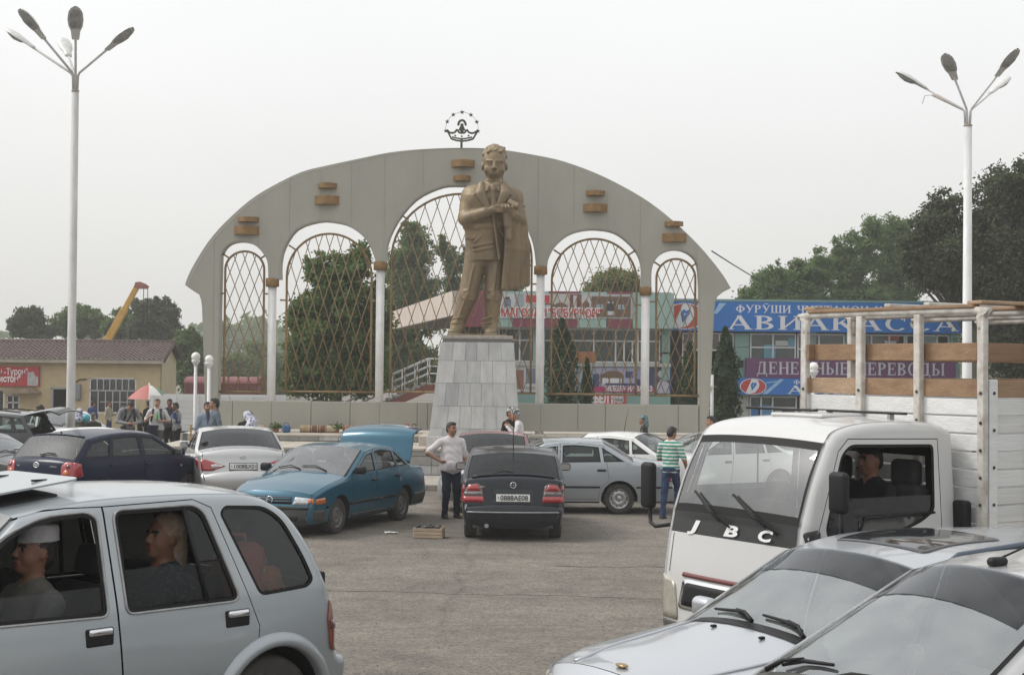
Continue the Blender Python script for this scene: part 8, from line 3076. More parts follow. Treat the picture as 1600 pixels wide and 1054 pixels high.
# the bronze statue
M_STATUE = mat('statue_bronze', (.235, .17, .095), .5, .2, 2.4, .3, (6, .4), col2=(.13, .10, .062), detail=9, stretch=(1, 1, .3))
def statue():
 s = 1 / 60.0
 b = Blob()
 def q(u, v, d=0):
  return ((u - 765) * s, d * s, (522 - v) * s)
 def cap(a, c, ra, rc, sq=(1, 1, 1), k=None, fold=0): b.cap(a, c, ra * s, rc * s, 0, sq, k, fold)
 def ell(c, r, rot=None, k=None, sub=False): b.ell(c, [x * s for x in r], 0, rot, k, sub)
 cap(q(743, 400), q(731, 458, -3), 18.5, 14.5, fold=.003); cap(q(731, 458, -3), q(715, 505, 2), 14.5, 10.5, fold=.004)
 cap(q(774, 400), q(770, 458, -4), 17, 13.5, fold=.003); cap(q(770, 458, -4), q(767, 505, 0), 13.5, 10.5, fold=.004)
 cap(q(740, 412, -18), q(730, 458, -18), 1.8, 1.8, k=.03); cap(q(730, 458, -18), q(714, 500, -9.5), 1.8, 1.6, k=.03); cap(q(775, 412, -16.5), q(770, 458, -18), 1.8, 1.8, k=.03); cap(q(770, 458, -18), q(767, 500, -11.5), 1.8, 1.6, k=.03)
 cap(q(715, 503, 0), q(714.5, 509, -2), 11.5, 12, k=.04); cap(q(767, 503, 0), q(767, 509, -2), 11.5, 12, k=.04)
 ell(q(759, 398), (29, 20, 17))
 for (u, dx) in ((714, -5), (766, 1)):
  cap(q(u, 514, 4), q(u + dx, 516, -20), 9.5, 9, (1, 1, .72), k=.03)
  b.box(q(u + dx * .6, 520.3, -8), (11.5 * s, 24 * s, 2 * s), .02, k=.01)
 b.ecyl(q(759, 404, 0), q(760, 350, -2), (32 * s, 23 * s), (36 * s, 24.5 * s), k=.05, fold=.002)
 b.ecyl(q(760, 352, -2), q(765, 305, -2), (36 * s, 24.5 * s), (39 * s, 25 * s), k=.12, fold=.002)
 cap(q(743, 308, 0), q(791, 309, 0), 24, 24, (1, .95, .95), k=.12)
 cap(q(733, 299, 1), q(801, 301, 1), 12.5, 12, k=.10)
 cap(q(756, 292, 4), q(782, 292, 4), 13, 13, k=.1)
 cap(q(769, 334, -31), q(779, 402, -25.5), 2.6, 2.2, k=.02)
 for sg in (-1, 1):
  x = 768 + sg * 17
  cap(q(x, 287, -15), q(x + sg, 303, -27), 6.5, 8.0, (1, .5, 1), k=.008)
  cap(q(x + sg, 303, -28), q(769 + sg * 2, 335, -32.5), 8.0, 2.4, (1, .5, 1), k=.008)
  cap(q(x + sg * 5, 299, -26), q(x + sg * 11, 302, -23.5), 4.2, 2.2, (1, .6, 1), k=.006)
  cap(q(768 + sg * 11, 282, -9), q(768 + sg * 5, 288, -22), 4.2, 4, k=.012)
  cap(q(768 + sg * 5, 288, -23), q(768 + sg * 9, 297, -27), 4, 1.8, k=.006)
  for (u0, v0, u1, v1, r) in ((0, 452, 13, 447, 2.2), (-2, 463, 14, 466, 2.0), (-8, 496, 8, 491, 1.9), (-9, 503, 8, 500, 1.7)):
   cx = (733, 769)[sg > 0] + (0 if v0 < 480 else (-12, -2)[sg > 0]) - 6
   cap(q(cx + u0, v0, -16.5 + abs(u0) * .2), q(cx + u1, v1, -15.5), r, r * .6, k=.03)
 cap(q(768, 290, -25), q(769, 296, -28), 4.5, 3.5, k=.008); cap(q(769, 297, -28.5), q(770, 331, -31), 3.2, 5.2, (1, .6, 1), k=.008)
 ell(q(768, 303, -18), (16, 9, 20), k=.03)
 for (u0, v0, u1, v1) in ((742, 356, 766, 345), (738, 378, 752, 366), (790, 372, 774, 352)):
  cap(q(u0, v0, -24), q(u1, v1, -28), 1.6, 1.0, k=.04)
 b.box(q(735, 371, -22.5), (9.5 * s, 2.4 * s, 2.8 * s), .02, rot=rotm('Z', 20), k=.006)
 b.box(q(795, 309, -24.5), (7 * s, 2 * s, 1.4 * s), .015, rot=rotm('Z', -14), k=.01)
 ell(q(777, 352, -28), (2.2, 1.6, 2.2), k=.005)
 for (z, r) in ((383, 2.2), (390, 1.8)):
  cap(q(738, z, -23), q(770, z - 6, -26), r, r * .6, k=.05)
 cap(q(769, 290, 3), q(770, 268, -2), 14.5, 14, k=.05)
 ell(q(770, 248, 0), (17.8, 21, 22.5)); ell(q(770, 262, -5), (15.6, 15.5, 13), k=.05); ell(q(770, 269.5, -11), (9.5, 7, 5.5), k=.06)
 for sg in (-1, 1):
  ell(q(770 + sg * 11, 262, -10), (5.5, 6, 6.5), k=.05)           # cheeks
  ell(q(770 + sg * 18.6, 256, 2), (2.6, 4.5, 6.5), k=.01)           # ears
  ell(q(770 + sg * 7.2, 252.5, -21.5), (3.9, 2.8, 2.4), k=.01, sub=True)
  ell(q(770 + sg * 7.2, 253, -16.5), (3.3, 2.8, 2.2), k=.006)
  cap(q(770 + sg * 3, 249.6, -20.6), q(770 + sg * 12, 248.8, -16.5), 1.9, 1.5, k=.02)
  ell(q(770 + sg * 2.9, 261.3, -22.5), (2.3, 2.6, 1.9), k=.01)
 cap(q(770, 251, -20.5), q(770, 260.5, -24.5), 2.1, 2.9, k=.018)
 cap(q(764.5, 267, -18.5), q(775.5, 267, -18.5), 1.4, 1.4, k=.012); cap(q(765.5, 269.6, -18.2), q(774.5, 269.6, -18.2), 1.5, 1.5, k=.012)
 ell(q(770, 265.5, -11.5), (9.5, 8, 8), k=.04)
 rg = np.random.default_rng(5)
 ell(q(770, 239, 6), (18, 18, 14), k=.03)
 for i in range(90):
  a, e = rg.uniform(0, 2 * PI), rg.uniform(-.25, 1.5)
  x, y, z = 17.4 * math.cos(a) * math.cos(e), 20.5 * math.sin(a) * math.cos(e), 17.5 * math.sin(e)
  if y < -6 and z < 12.5:
   continue
  if y < 2 and z < -2:
   continue
  cap(q(770 + x, 241.5 - z, 3 + y), q(770 + x * 1.06, 238.5 - z * .98, 8 + y), 2.8, 2.2, k=.018)
 for i in range(6):
  u = 759 + i * 4.4
  cap(q(u, 233 - (i % 2) * 1.6 + abs(i - 2.5) * 1.1, -15.5), q(u + 3.5, 226 + abs(i - 2.5) * .8, -5), 2.3, 3.0, k=.02)
 cap(q(731, 303, 1), q(727, 338, -10), 13.5, 12.5, k=.04, fold=.004)
 cap(q(727, 338, -10), q(730, 340, -17), 13, 12.5, k=.05)
 cap(q(728, 339, -14), q(757, 332, -41), 11.5, 8.5, k=.03); cap(q(754, 332.5, -39), q(764, 330, -43), 8, 6.5, k=.03)
 for v in (318, 325, 332):
  cap(q(717, v, -8), q(736, v - 5, -19), 1.7, 1.2, k=.02)
 ell(q(770, 328, -45), (8, 4.5, 5), k=.02)
 for i, (dv, l) in enumerate(((-3, 13), (-1, 15), (1.5, 14), (4, 11))):
  cap(q(775, 327 + dv, -46), q(775 + l * .6, 326.5 + dv * 1.1, -48), 2.0, 1.8, k=.008); cap(q(775 + l * .6, 326.5 + dv * 1.1, -48), q(775 + l, 328 + dv, -45), 1.8, 1.5, k=.008)
 cap(q(768, 324, -46), q(780, 321.5, -48), 2.3, 1.6, k=.01)
 cap(q(802, 306, 1), q(809, 341, -6), 13, 12, k=.04, fold=.004)
 cap(q(809, 341, -8), q(799, 333, -37), 11, 8, k=.03)
 for v in (314, 322, 330):
  cap(q(797, v, -15), q(818, v + 4, -7), 2.2, 1.5, k=.03)
 ell(q(796, 329, -42), (8, 5.5, 6), k=.02)
 for i in range(4):
  cap(q(800 - i * 4.6, 330, -44), q(799 - i * 4.8, 324, -49), 2.1, 1.8, k=.008); cap(q(799 - i * 4.8, 324, -49), q(797 - i * 4.6, 319.5, -46), 1.8, 1.5, k=.008)
 cap(q(806, 327, -40), q(808, 318, -43), 2.4, 1.8, k=.01)
 b.box(q(800, 317.5, -43), (9 * s, 7 * s, 1.5 * s), .012, rot=rotm('Y', 28) @ rotm('X', 32), k=.006)
 b.box(q(788, 322, -44), (8 * s, 7 * s, 1.3 * s), .012, rot=rotm('Y', -6) @ rotm('X', 32), k=.006)
 for i in range(9):
  t = i / 8
  top = q(792 + 24 * t, 334 + 6 * t, -38 + 34 * t)
  mid = q(793 + 28 * t, 385 + 2 * t, -28 + 30 * t)
  bot = q(788 + 34 * t, 446 - 8 * t, -20 + 28 * t)
  r = 5.4 if i % 2 == 0 else 2.6
  cap(top, mid, r, r + .8, k=.035); cap(mid, bot, r + .8, r + .4, k=.035)
 cap(q(789, 332, -38), q(794, 372, -40), 4.5, 4, k=.03)
 cap(q(788, 336, -42), q(790, 352, -42), 4.2, 4.4, k=.02)
 me = b.mesh('statue_figure', [M_STATUE], h=.019, k=.06, wr=1.0, smooth=1)
 p = PLINTH.location
 c = at(765, 522, PL_Y0 + PL_D / 2)
 root = thing('statue', 'bronze statue of a man in a suit with a coat and an open book', 'statue', (c.x, PL_Y0 + PL_D / 2 + .1, p.z + PL_H + .012))
 o = link('figure', me, root, scale=(PL_Y0 + 1.3) / 40.0)
 MB().box((p.x + PL_OX - c.x, -.1, .02), (1.5, 1.3, .05), ch=.015).build('footplate', M_STATUE, root)
statue()
# people
def cloth(name, c, c2=None, sc=5, rough=.9):
 return mat('cloth_' + name, c, rough, 0, sc, .22, (40, .25), spec=.2, col2=c2)
def striped(name, a, b, freq):
 key = 'cloth_' + name
 if key in MATS: return MATS[key]
 m, nt, bs = _nodes(key)
 N, L = nt.nodes, nt.links
 t = N.new('ShaderNodeTexCoord')
 w = N.new('ShaderNodeTexWave'); w.bands_direction = 'Z'; w.inputs['Scale'].default_value = freq; w.inputs['Distortion'].default_value = .25
 L.new(t.outputs['Object'], w.inputs['Vector'])
 r = N.new('ShaderNodeValToRGB'); r.color_ramp.interpolation = 'CONSTANT'
 r.color_ramp.elements[0].color = (*a, 1); r.color_ramp.elements[1].position = .5; r.color_ramp.elements[1].color = (*b, 1)
 L.new(w.outputs['Fac'], r.inputs['Fac']); L.new(r.outputs['Color'], bs.inputs['Base Color']); bs.inputs['Roughness'].default_value = .9
 MATS[key] = m
 return m
def printed(name, a, b, sc, thr=.5):
 key = 'cloth_' + name
 if key in MATS: return MATS[key]
 m, nt, bs = _nodes(key)
 N, L = nt.nodes, nt.links
 t = N.new('ShaderNodeTexCoord')
 w = N.new('ShaderNodeTexNoise'); w.inputs['Scale'].default_value = sc; w.inputs['Detail'].default_value = 1
 L.new(t.outputs['Object'], w.inputs['Vector'])
 r = N.new('ShaderNodeValToRGB'); r.color_ramp.elements[0].position = thr - .04; r.color_ramp.elements[1].position = thr + .04
 r.color_ramp.elements[0].color = (*a, 1); r.color_ramp.elements[1].color = (*b, 1)
 L.new(w.outputs['Fac'], r.inputs['Fac']); L.new(r.outputs['Color'], bs.inputs['Base Color']); bs.inputs['Roughness'].default_value = .9
 MATS[key] = m
 return m
SKIN = mat('skin', (.32, .175, .115), .5, 0, 14, .15, spec=.35)
SKIN2 = mat('skin_pale', (.42, .25, .18), .5, 0, 14, .15, spec=.35)
SKIN3 = mat('skin_brown', (.20, .10, .065), .5, 0, 14, .15, spec=.35)
HAIRB = mat('hair_black', (.014, .011, .010), .6, 0, 30, .4)
HAIRR = mat('hair_red_brown', (.12, .035, .02), .6, 0, 30, .4)
HAIRG = mat('hair_grey', (.25, .24, .23), .7, 0, 30, .4)
EYE = mat('eye_dark', (.012, .01, .009), .25)
LIP = mat('lip', (.22, .08, .065), .5)
SHOE = mat('shoe_black', (.015, .014, .013), .5)
C_WHITE = cloth('white', (.56, .55, .55)); C_NAVY = cloth('navy', (.018, .022, .036)); C_BLACK = cloth('black', (.015, .015, .016))
C_JEANS = cloth('jeans', (.035, .055, .12), (.02, .03, .065)); C_GREY = cloth('grey', (.25, .25, .26)); C_GREYB = cloth('grey_blue', (.115, .135, .165))
C_TAN = cloth('grey_brown', (.12, .108, .092)); C_BLUE = cloth('blue', (.02, .04, .12)); C_OLIVE = cloth('olive', (.16, .15, .115)); C_PINK = cloth('offwhite', (.60, .56, .56))
def head(b, o, Rm, m, style, sc=1.0, fine=False):
 sk, hr, ey, lp, ht = m
 P = lambda x, y, z: o + Rm @ (np.array((x, y, z)) * sc)
 E = lambda c, r, mm, k=.012, sub=False, rot=None: b.ell(P(*c), np.array(r) * sc, mm, Rm if rot is None else Rm @ rot, k, sub)
 Cp = lambda a, c, ra, rc, mm, k=.012: b.cap(P(*a), P(*c), ra * sc, rc * sc, mm, k=k)
 E((0, 0, .115), (.094, .075, .105), sk); E((.025, 0, .06), (.066, .058, .06), sk, .03); E((.066, 0, .018), (.026, .026, .022), sk, .03)
 for sg in (-1, 1):
  E((-.005, sg * .075, .10), (.02, .010, .030), sk, .006); E((.055, sg * .036, .075), (.024, .022, .028), sk, .025)
  if fine:
   E((.097, sg * .031, .117), (.018, .017, .011), sk, .004, True)
  E((.080, sg * .031, .116), (.0125, .0085, .0065) if fine else (.011, .009, .0075), ey, .002)
  if fine:
   Cp((.079, sg * .022, .1245), (.076, sg * .042, .1235), .0055, .005, sk, .006)
  Cp((.094, sg * .014, .135), (.080, sg * .047, .136), .006, .005, hr if style != 'scarf' else hr, .004)
 Cp((.095, 0, .118), (.112, 0, .084), .009, .0125, sk, .014)
 for sg in (-1, 1):
  E((.103, sg * .010, .080), (.012, .009, .008), sk, .006)
 Cp((.094, -.02, .052), (.094, .02, .052), .0065, .0065, lp, .006); Cp((.092, -.017, .043), (.092, .017, .043), .0068, .0068, lp, .006)
 if style in ('short', 'cap', 'skullcap', 'brimless', 'bun', 'long'):
  E((-.022, 0, .145), (.088, .081, .092), hr, .012); E((-.058, 0, .10), (.055, .075, .085), hr, .012)
  if style in ('short', 'bun', 'long'):
   E((.03, 0, .195), (.062, .066, .036), hr, .015)
   for sg in (-1, 1): Cp((.012, sg * .074, .15), (.012, sg * .075, .105), .012, .006, hr, .006)
 if style == 'bun':
  E((-.115, 0, .13), (.05, .055, .055), hr, .015)
 if style == 'long':
  E((-.07, 0, .03), (.045, .075, .10), hr, .03)
 if style == 'skullcap':
  b.ecyl(P(-.012, 0, .163), P(-.012, 0, .240), (.108 * sc, .097 * sc), (.088 * sc, .078 * sc), ht, .006); E((-.012, 0, .225), (.088, .078, .035), ht, .03)
 if style == 'brimless':
  b.cap(P(.02, 0, .185), P(-.075, 0, .155), .072 * sc, .052 * sc, ht, k=.02); b.ell(P(-.02, 0, .185), np.array((.100, .083, .058)) * sc, ht, Rm, .01)
 if style == 'scarf':
  E((-.028, 0, .15), (.102, .092, .095), ht, .008); E((-.07, 0, .075), (.065, .08, .10), ht, .02); E((-.10, 0, .0), (.05, .06, .10), ht, .03)
 if style == 'hood_scarf':
  E((-.015, 0, .13), (.105, .095, .112), ht, .008); E((-.04, 0, .04), (.10, .105, .10), ht, .03); E((-.06, 0, -.08), (.11, .15, .10), ht, .05)
def hand(b, w, d, n, side, m, sc=1.0, curl=.5):
 d = np.array(d, float); d /= np.linalg.norm(d)
 n = np.array(n, float); n = n - d * (n @ d); n /= max(1e-6, np.linalg.norm(n))
 t = np.cross(d, n) * side
 w = np.array(w, float)
 Rm = np.stack([d, t, n], 1)
 b.ell(w + d * .045 * sc, np.array((.048, .040, .017)) * sc, m, Rm, .012)
 for i, (o, l) in enumerate(((-.030, .066), (-.010, .074), (.010, .070), (.029, .056))):
  r0 = w + d * .082 * sc + t * o * sc
  r1 = r0 + (d * (1 - .35 * curl) + n * .6 * curl) * l * .5 * sc
  r2 = r1 + (d * (1 - curl) + n * .95 * curl) * l * .5 * sc
  b.cap(r0 - d * .02 * sc, r1, .0098 * sc, .0090 * sc, m, k=.004); b.cap(r1, r2, .0090 * sc, .0078 * sc, m, k=.004)
 t0 = w + d * .025 * sc - t * .032 * sc
 t1 = t0 + (d * .7 - t * .6 + n * .25) * .036 * sc
 b.cap(t0, t1, .012 * sc, .011 * sc, m, k=.006); b.cap(t1, t1 + (d * .95 + n * .4) * .03 * sc, .011 * sc, .009 * sc, m, k=.004)
def person(label, loc, face, H=1.75, shirt=None, sleeve='long', legs=None, shoes=None, skin=None, hair=None, hat=None, style='short', lean=0, head_yaw=0, head_pitch=0,
   armL=((.0, .08, -.28), (.03, .06, -.52)), armR=((.0, .08, -.28), (.03, .06, -.52)), feet=((.02, .10), (-.02, -.10)), belly=.0, build=1.0, dress=None, vest=None, seated=False, scale=1.0,
   h=.0125, fine=False, extra=None, group=None, cat='person', curl=(.5, .5), knees=None, hunch=0.0, palm=None, open_collar=False, cut_legs=False):
 mats = [skin or SKIN, hair or HAIRB, EYE, LIP, hat or C_WHITE, shirt or C_WHITE, legs or C_NAVY, shoes or SHOE, vest or shirt or C_WHITE, dress or shirt or C_WHITE]
 SK, HR, EY, LP, HT, SH, LG, FT, VS, DR = range(10)
 b = Blob()
 f = H / 1.75
 A = lambda *p: np.array(p, float)
 hip = A(0, 0, .94 if not seated else .10)
 Rl = rotm('Y', lean)
 T = lambda x, y, z: hip + Rl @ A(x, y, z)          # torso frame, z above the hips
 w = build
 fold = .0045
 if dress is None:
  b.ell(hip + A(-.01, 0, .0), (.125 * w, .165 * w, .13), LG, k=.05, fold=fold)
 if not cut_legs:
  for sg, (fx, fy), i in ((1, feet[0], 0), (-1, feet[1], 1)):
   hp = hip + A(0, sg * .088, -.02)
   if seated:
    kn = hip + A(.43, sg * .13, .05); an = hip + A(.52, sg * .14, -.36)
   else:
    an = A(fx - .02, fy, .09)
    kn = (hp + an) / 2 + A(.045, 0, .02)
    if knees: kn = kn + A(*knees[i])
   b.cap(hp, kn, .092 * w, .066 * w, LG, k=.04, fold=fold * 1.3); b.cap(kn, an, .066 * w, .052, LG, k=.03, fold=fold * 1.4)
   b.cap(an + A(0, 0, .01), an + A(0, 0, -.035), .056, .060, LG, k=.02)
   fd = A(1, .12 * sg, 0)
   b.cap(an + A(-.035, 0, -.045), an + fd * .13 + A(0, 0, -.057), .042, .034, FT, (1, 1, .8), k=.02)
   b.box(an + fd * .05 + A(0, 0, -.080), (.13, .042, .010), .008, FT, k=.005)
 if dress is not None:
  b.ecyl(A(0, 0, .12), A(0, 0, .98), (.25 * w, .25 * w), (.15 * w, .17 * w), DR, k=.05, fold=.008)
 b.cap(T(-.005 + belly * .5, 0, .06), T(0, 0, .26), .125 * w + belly, .13 * w + belly * .4, SH if not dress else DR, (.92, 1.18, 1), k=.05, fold=fold * 1.3)
 b.cap(T(0, 0, .24), T(-.01 - hunch * .3, 0, .42), .128 * w, .118 * w, VS, (.88, 1.3, 1), k=.05, fold=fold)
 b.cap(T(-.02 - hunch * .2, -.145 * w, .475), T(-.02 - hunch * .2, .145 * w, .475), .068, .068, VS, k=.06)
 b.cap(T(-.015, -.05, .52), T(-.015, .05, .52), .062, .062, VS, k=.05)
 if not seated or True:
  b.ecyl(T(0, 0, -.045), T(0, 0, .10), (.128 * w + belly * .6, .172 * w), (.125 * w + belly, .165 * w), SH, k=.03, fold=fold) if lean < 12 and dress is None else None
 nb = T(-.012, 0, .50); nt = nb + Rl @ A(.015 + hunch * .5, 0, .115 - hunch * .2)
 b.cap(nb, nt + A(0, 0, .02), .058, .056, SK, k=.025)
 b.cap(nb + Rl @ A(.015, -.04, .035), nb + Rl @ A(.015, .04, .035), .046, .046, SH, k=.015)
 Rh = Rl @ rotm('Z', head_yaw) @ rotm('Y', head_pitch)
 head(b, nt - Rh @ A(-.008, 0, .012), Rh, (SK, HR, EY, LP, HT), style, 1.02, fine)
 for sg, (el, wr_), i in ((1, armL, 0), (-1, armR, 1)):
  s0 = T(-.02 - hunch * .2, sg * .19 * w, .465)
  e = s0 + Rl @ A(el[0], sg * el[1], el[2]); wv = s0 + Rl @ A(wr_[0], sg * wr_[1], wr_[2])
  if sleeve == 'long':
   b.cap(s0, e, .062, .052, SH, k=.03, fold=fold * 1.3); b.cap(e, wv, .050, .038, SH, k=.025, fold=fold * 1.3)
  else:
   m_ = s0 + (e - s0) * .78
   b.cap(s0, m_, .066, .064, SH, k=.03, fold=fold * 1.3)
   b.cap(s0, e, .048, .042, SK, k=.015); b.cap(e, wv, .042, .028, SK, k=.02)
  dv = wv - e
  pn = A(0, -sg, 0) if palm is None or palm[i] is None else A(*palm[i])
  hand(b, wv, dv, pn, sg, SK, 1.0, curl[i])
 if extra:
  extra(b, T, A, mats)
 me = b.mesh('person_body', mats, h=h, k=.018, smooth=1)
 o = bpy.data.objects.new('person', me)
 COL.objects.link(o)
 o.location = loc
 o.rotation_euler = (0, 0, face)
 o.scale = (f * scale,) * 3
 tag(o, label, cat, group)
 return o
def stand(u, D, z=None):
 p = at(u, 700, D)
 return (p.x, D, zg(p.x, D) if z is None else z)
CAMF = R(-90)       # facing the camera
# man in the white short-sleeved shirt beside the dark hatchback
person('man in white short sleeved shirt with one hand on his hip beside the dark hatchback', stand(705, 28.3), R(-66), 1.74, C_PINK, 'short', C_NAVY, skin=SKIN, style='short', belly=.045, build=1.14, head_yaw=22,
  armR=((-.03, .24, -.20), (.09, .02, -.34)), armL=((.0, .07, -.29), (.10, .08, -.52)), feet=((.0, .13), (.0, -.11)), h=.0105, curl=(.5, .8), palm=(None, (.3, .8, -.3)))
# old man with the patterned skullcap, and his companion
M_CAP = printed('skullcap', (.02, .02, .025), (.5, .5, .5), 26, .52)
person('old man in white shirt and patterned skullcap, hand raised to his face, behind red car', stand(812, 35.0, .13), R(172), 1.66, C_WHITE, 'long', C_BLACK, hair=HAIRG, hat=M_CAP, style='skullcap', lean=6,
  armL=((.08, .12, -.26), (.26, -.02, -.02)), armR=((.06, .10, -.26), (.27, -.04, .02)), hunch=.05)
person('man in dark jacket and patterned skullcap half hidden behind the old man in white', stand(797, 35.9, .13), R(-40), 1.66, C_BLACK, 'long', C_BLACK, hat=M_CAP, style='skullcap', armR=((.05, .14, -.24), (.2, .16, -.38)))
# woman with the teal scarf
person('woman in dark patterned dress and teal headscarf standing between the white cars', stand(1005, 35.2, .13), R(168), 1.56, printed('dark_dress', (.012, .014, .016), (.14, .12, .05), 14, .64), 'long', C_BLACK, hat=printed('teal_scarf', (.05, .10, .12), (.16, .22, .23), 16), style='scarf', dress=printed('dark_dress', (.012, .014, .016), (.14, .12, .05), 14, .64))
# man in the striped shirt walking off
person('man in green and white striped shirt and jeans walking away beside the lorry', stand(1048, 28.75), R(62), 1.68, striped('stripes', (.62, .63, .60), (.03, .24, .17), 4.6), 'short', C_JEANS, head_yaw=-18, head_pitch=16,
  armL=((.08, .08, -.27), (.30, .02, -.30)), armR=((.02, .10, -.28), (.20, .08, -.46)), feet=((-.20, .07), (.20, -.06)), knees=((-.04, 0, -.02), (.05, 0, .04)), h=.0105)
person('person in rusty red top seen between the arch foot and the lorry roof', stand(1111, 34.0), R(185), 1.72, cloth('rust', (.26, .08, .05)), 'long', C_BLACK)
# man with the grey jumper on the pavement, and the face behind him
person('man in grey blue jumper holding a phone to his face behind the silver saloon', stand(335, 35.6, .13), R(197), 1.84, C_GREYB, 'long', C_BLACK, head_yaw=-10, build=1.08,
  armR=((.10, .16, -.20), (.17, -.06, .08)), armL=((-.08, .12, -.27), (.0, .10, -.50)), h=.0115, curl=(.5, .9))
person('man with dark hair half hidden behind the man in the grey jumper', stand(323, 37.0, .13), R(-60), 1.72, cloth('pale_blue', (.22, .27, .34)), 'long', C_BLACK, armL=((.1, .1, -.24), (.28, .06, -.26)))
GW = 'women in a huddle behind the silver saloon'
person('woman with red brown hair bending her head behind the silver saloon', stand(382, 34.9, .13), R(70), 1.60, C_BLACK, 'long', C_BLACK, hair=HAIRR, style='bun', lean=14, head_pitch=14, group=GW)
person('woman in white and blue headscarf leaning forward behind the silver saloon', stand(400, 34.6, .13), R(160), 1.62, printed('scarf_print', (.52, .53, .58), (.10, .12, .30), 16, .58), 'long', C_BLACK, hat=printed('scarf_print', (.52, .53, .58), (.10, .12, .30), 16, .58), style='hood_scarf', lean=18, head_pitch=12, group=GW)
person('dark haired girl lowest in the huddle behind the silver saloon', stand(379, 33.9), R(100), 1.42, C_BLACK, 'long', C_BLACK, style='long', lean=10, group=GW)
# the backpackers
def straps(b, T, A, mats):
 for sg in (-1, 1):
  b.cap(T(.10, sg * .10, .50), T(.135, sg * .115, .38), .016, .016, 8, (1, 1.4, 1), k=.004)
  b.cap(T(.135, sg * .115, .38), T(.10, sg * .15, .22), .016, .014, 8, (1, 1.4, 1), k=.004)
def pack_extra(b, T, A, mats):
 b.box(T(-.22, 0, .30), (.10, .15, .22), .06, 7, k=.01)
 for sg in (-1, 1):
  b.cap(T(-.12, sg * .115, .52), T(.06, sg * .115, .535), .020, .020, 7, (1, 1.5, 1), k=.004)
  b.cap(T(.06, sg * .115, .535), T(.125, sg * .12, .40), .020, .020, 7, (1, 1.5, 1), k=.004)
  b.cap(T(.125, sg * .12, .40), T(.08, sg * .165, .20), .020, .018, 7, (1, 1.5, 1), k=.004)
def pack_camera(b, T, A, mats):
 pack_extra(b, T, A, mats)
 b.cap(T(.06, .10, .53), T(.15, -.06, .24), .016, .016, 7, k=.004); b.cap(T(.15, -.06, .24), T(.12, -.14, .08), .016, .016, 7, k=.004)
 b.box(T(.12, -.15, .04), (.05, .07, .06), .02, 7, k=.004)
 b.box(T(.34, -.02, .20), (.02, .05, .035), .008, 7, k=.003)
person('backpacker in grey hooded top looking down at his camera', stand(199, 42.6), R(-62), 1.84, C_GREY, 'long', C_TAN, hair=HAIRB, skin=SKIN2, lean=17, head_pitch=34, hunch=.10, build=1.1,
  armL=((.10, .10, -.26), (.32, -.10, -.24)), armR=((.10, .10, -.26), (.32, -.10, -.24)), extra=pack_camera, style='long', curl=(.8, .8))
person('backpacker in white t-shirt with a green bottle and a jacket over his arm', stand(245, 44.0), R(-88), 1.75, C_WHITE, 'short', C_TAN, hair=mat('hair_brown', (.10, .055, .03), .6, 0, 30, .4), skin=SKIN2, build=1.1,
  armL=((.0, .13, -.27), (.22, -.06, -.26)), armR=((.0, .13, -.27), (.22, -.04, -.13)), extra=pack_extra, curl=(.8, .9))
def things_in_hand():
 p = stand(244, 43.72)
 t = thing('bottle', 'green drink bottle held by the backpacker in the white t-shirt', 'bottle', (p[0] + .02, p[1] - .03, p[2] + 1.17), 0)
 MB().lathe([(0, 0), (.034, 0), (.036, .02), (.036, .13), (.030, .17), (.014, .205), (.013, .23)], 14).build('bottle_body', mat('bottle_green', (.06, .36, .06), .2, spec=.7), t)
 MB().lathe([(.016, .225), (.016, .25), (0, .25)], 12).build('cap', mat('cap_green', (.05, .25, .05), .4), t)
 p = stand(238, 43.7)
 b = Blob()
 for i in range(7):
  b.cap((-.10 + .035 * i, 0, 0), (-.12 + .04 * i, .01 * (i % 3), -.48 + .05 * (i % 2)), .035, .045, 0, k=.03)
 b.cap((-.12, 0, .02), (.14, 0, .02), .04, .04, 0)
 o = link('jacket', b.mesh('jacket', [C_NAVY], .014, .03), None, (p[0], p[1] - .02, p[2] + .98))
 tag(o, 'dark navy jacket hanging over the arm of the backpacker in white', 'jacket')
things_in_hand()
person('man in blue vest and long dark trousers raising one hand beside the backpacker', stand(276, 45.2), R(-140), 1.62, C_GREY, 'long', C_BLACK, vest=C_BLUE, lean=4, skin=SKIN3,
  armL=((.10, .16, -.18), (.16, .18, .06)), armR=((.08, .1, -.26), (.26, -.02, -.18)))
person('dark haired man whose face shows over the shoulder of the man in the blue vest', stand(264, 46.2), R(-70), 1.70, cloth('dark_shirt', (.05, .05, .06)), 'long', C_BLACK, skin=SKIN3)
person('woman in white and blue headscarf seen from behind by the lamp post', stand(123.5, 40.7), R(80), 1.55, C_OLIVE, 'long', C_BLACK, hat=printed('scarf_print', (.52, .53, .58), (.10, .12, .30), 16, .58), style='hood_scarf', dress=C_OLIVE)
person('man in dark jacket with his back turned beside the turquoise ball', stand(145, 40.6), R(100), 1.44, cloth('dark_jacket', (.06, .055, .05)), 'long', C_BLACK, hair=HAIRG, hat=cloth('grey_cap', (.12, .12, .12)), style='brimless')
person('man in blue jacket standing at the shop wall by the barred window', stand(144, 69.5), R(60), 1.78, C_BLUE, 'long', C_BLACK, h=.018)
person('man in beige shirt and jeans looking into the barred window', stand(169, 69.0), R(-10), 1.80, cloth('beige', (.33, .29, .23)), 'long', C_JEANS, h=.018, armL=((.08, .08, -.25), (.3, .02, -.2)))
person('dark figure in the shade under the parasol', stand(218, 58.5), R(180), 1.45, C_BLACK, 'long', C_BLACK, h=.018)
person('person in black beside the edge of the white planks', stand(231, 53.0), R(150), 1.7, C_BLACK, 'long', C_BLACK, h=.018)
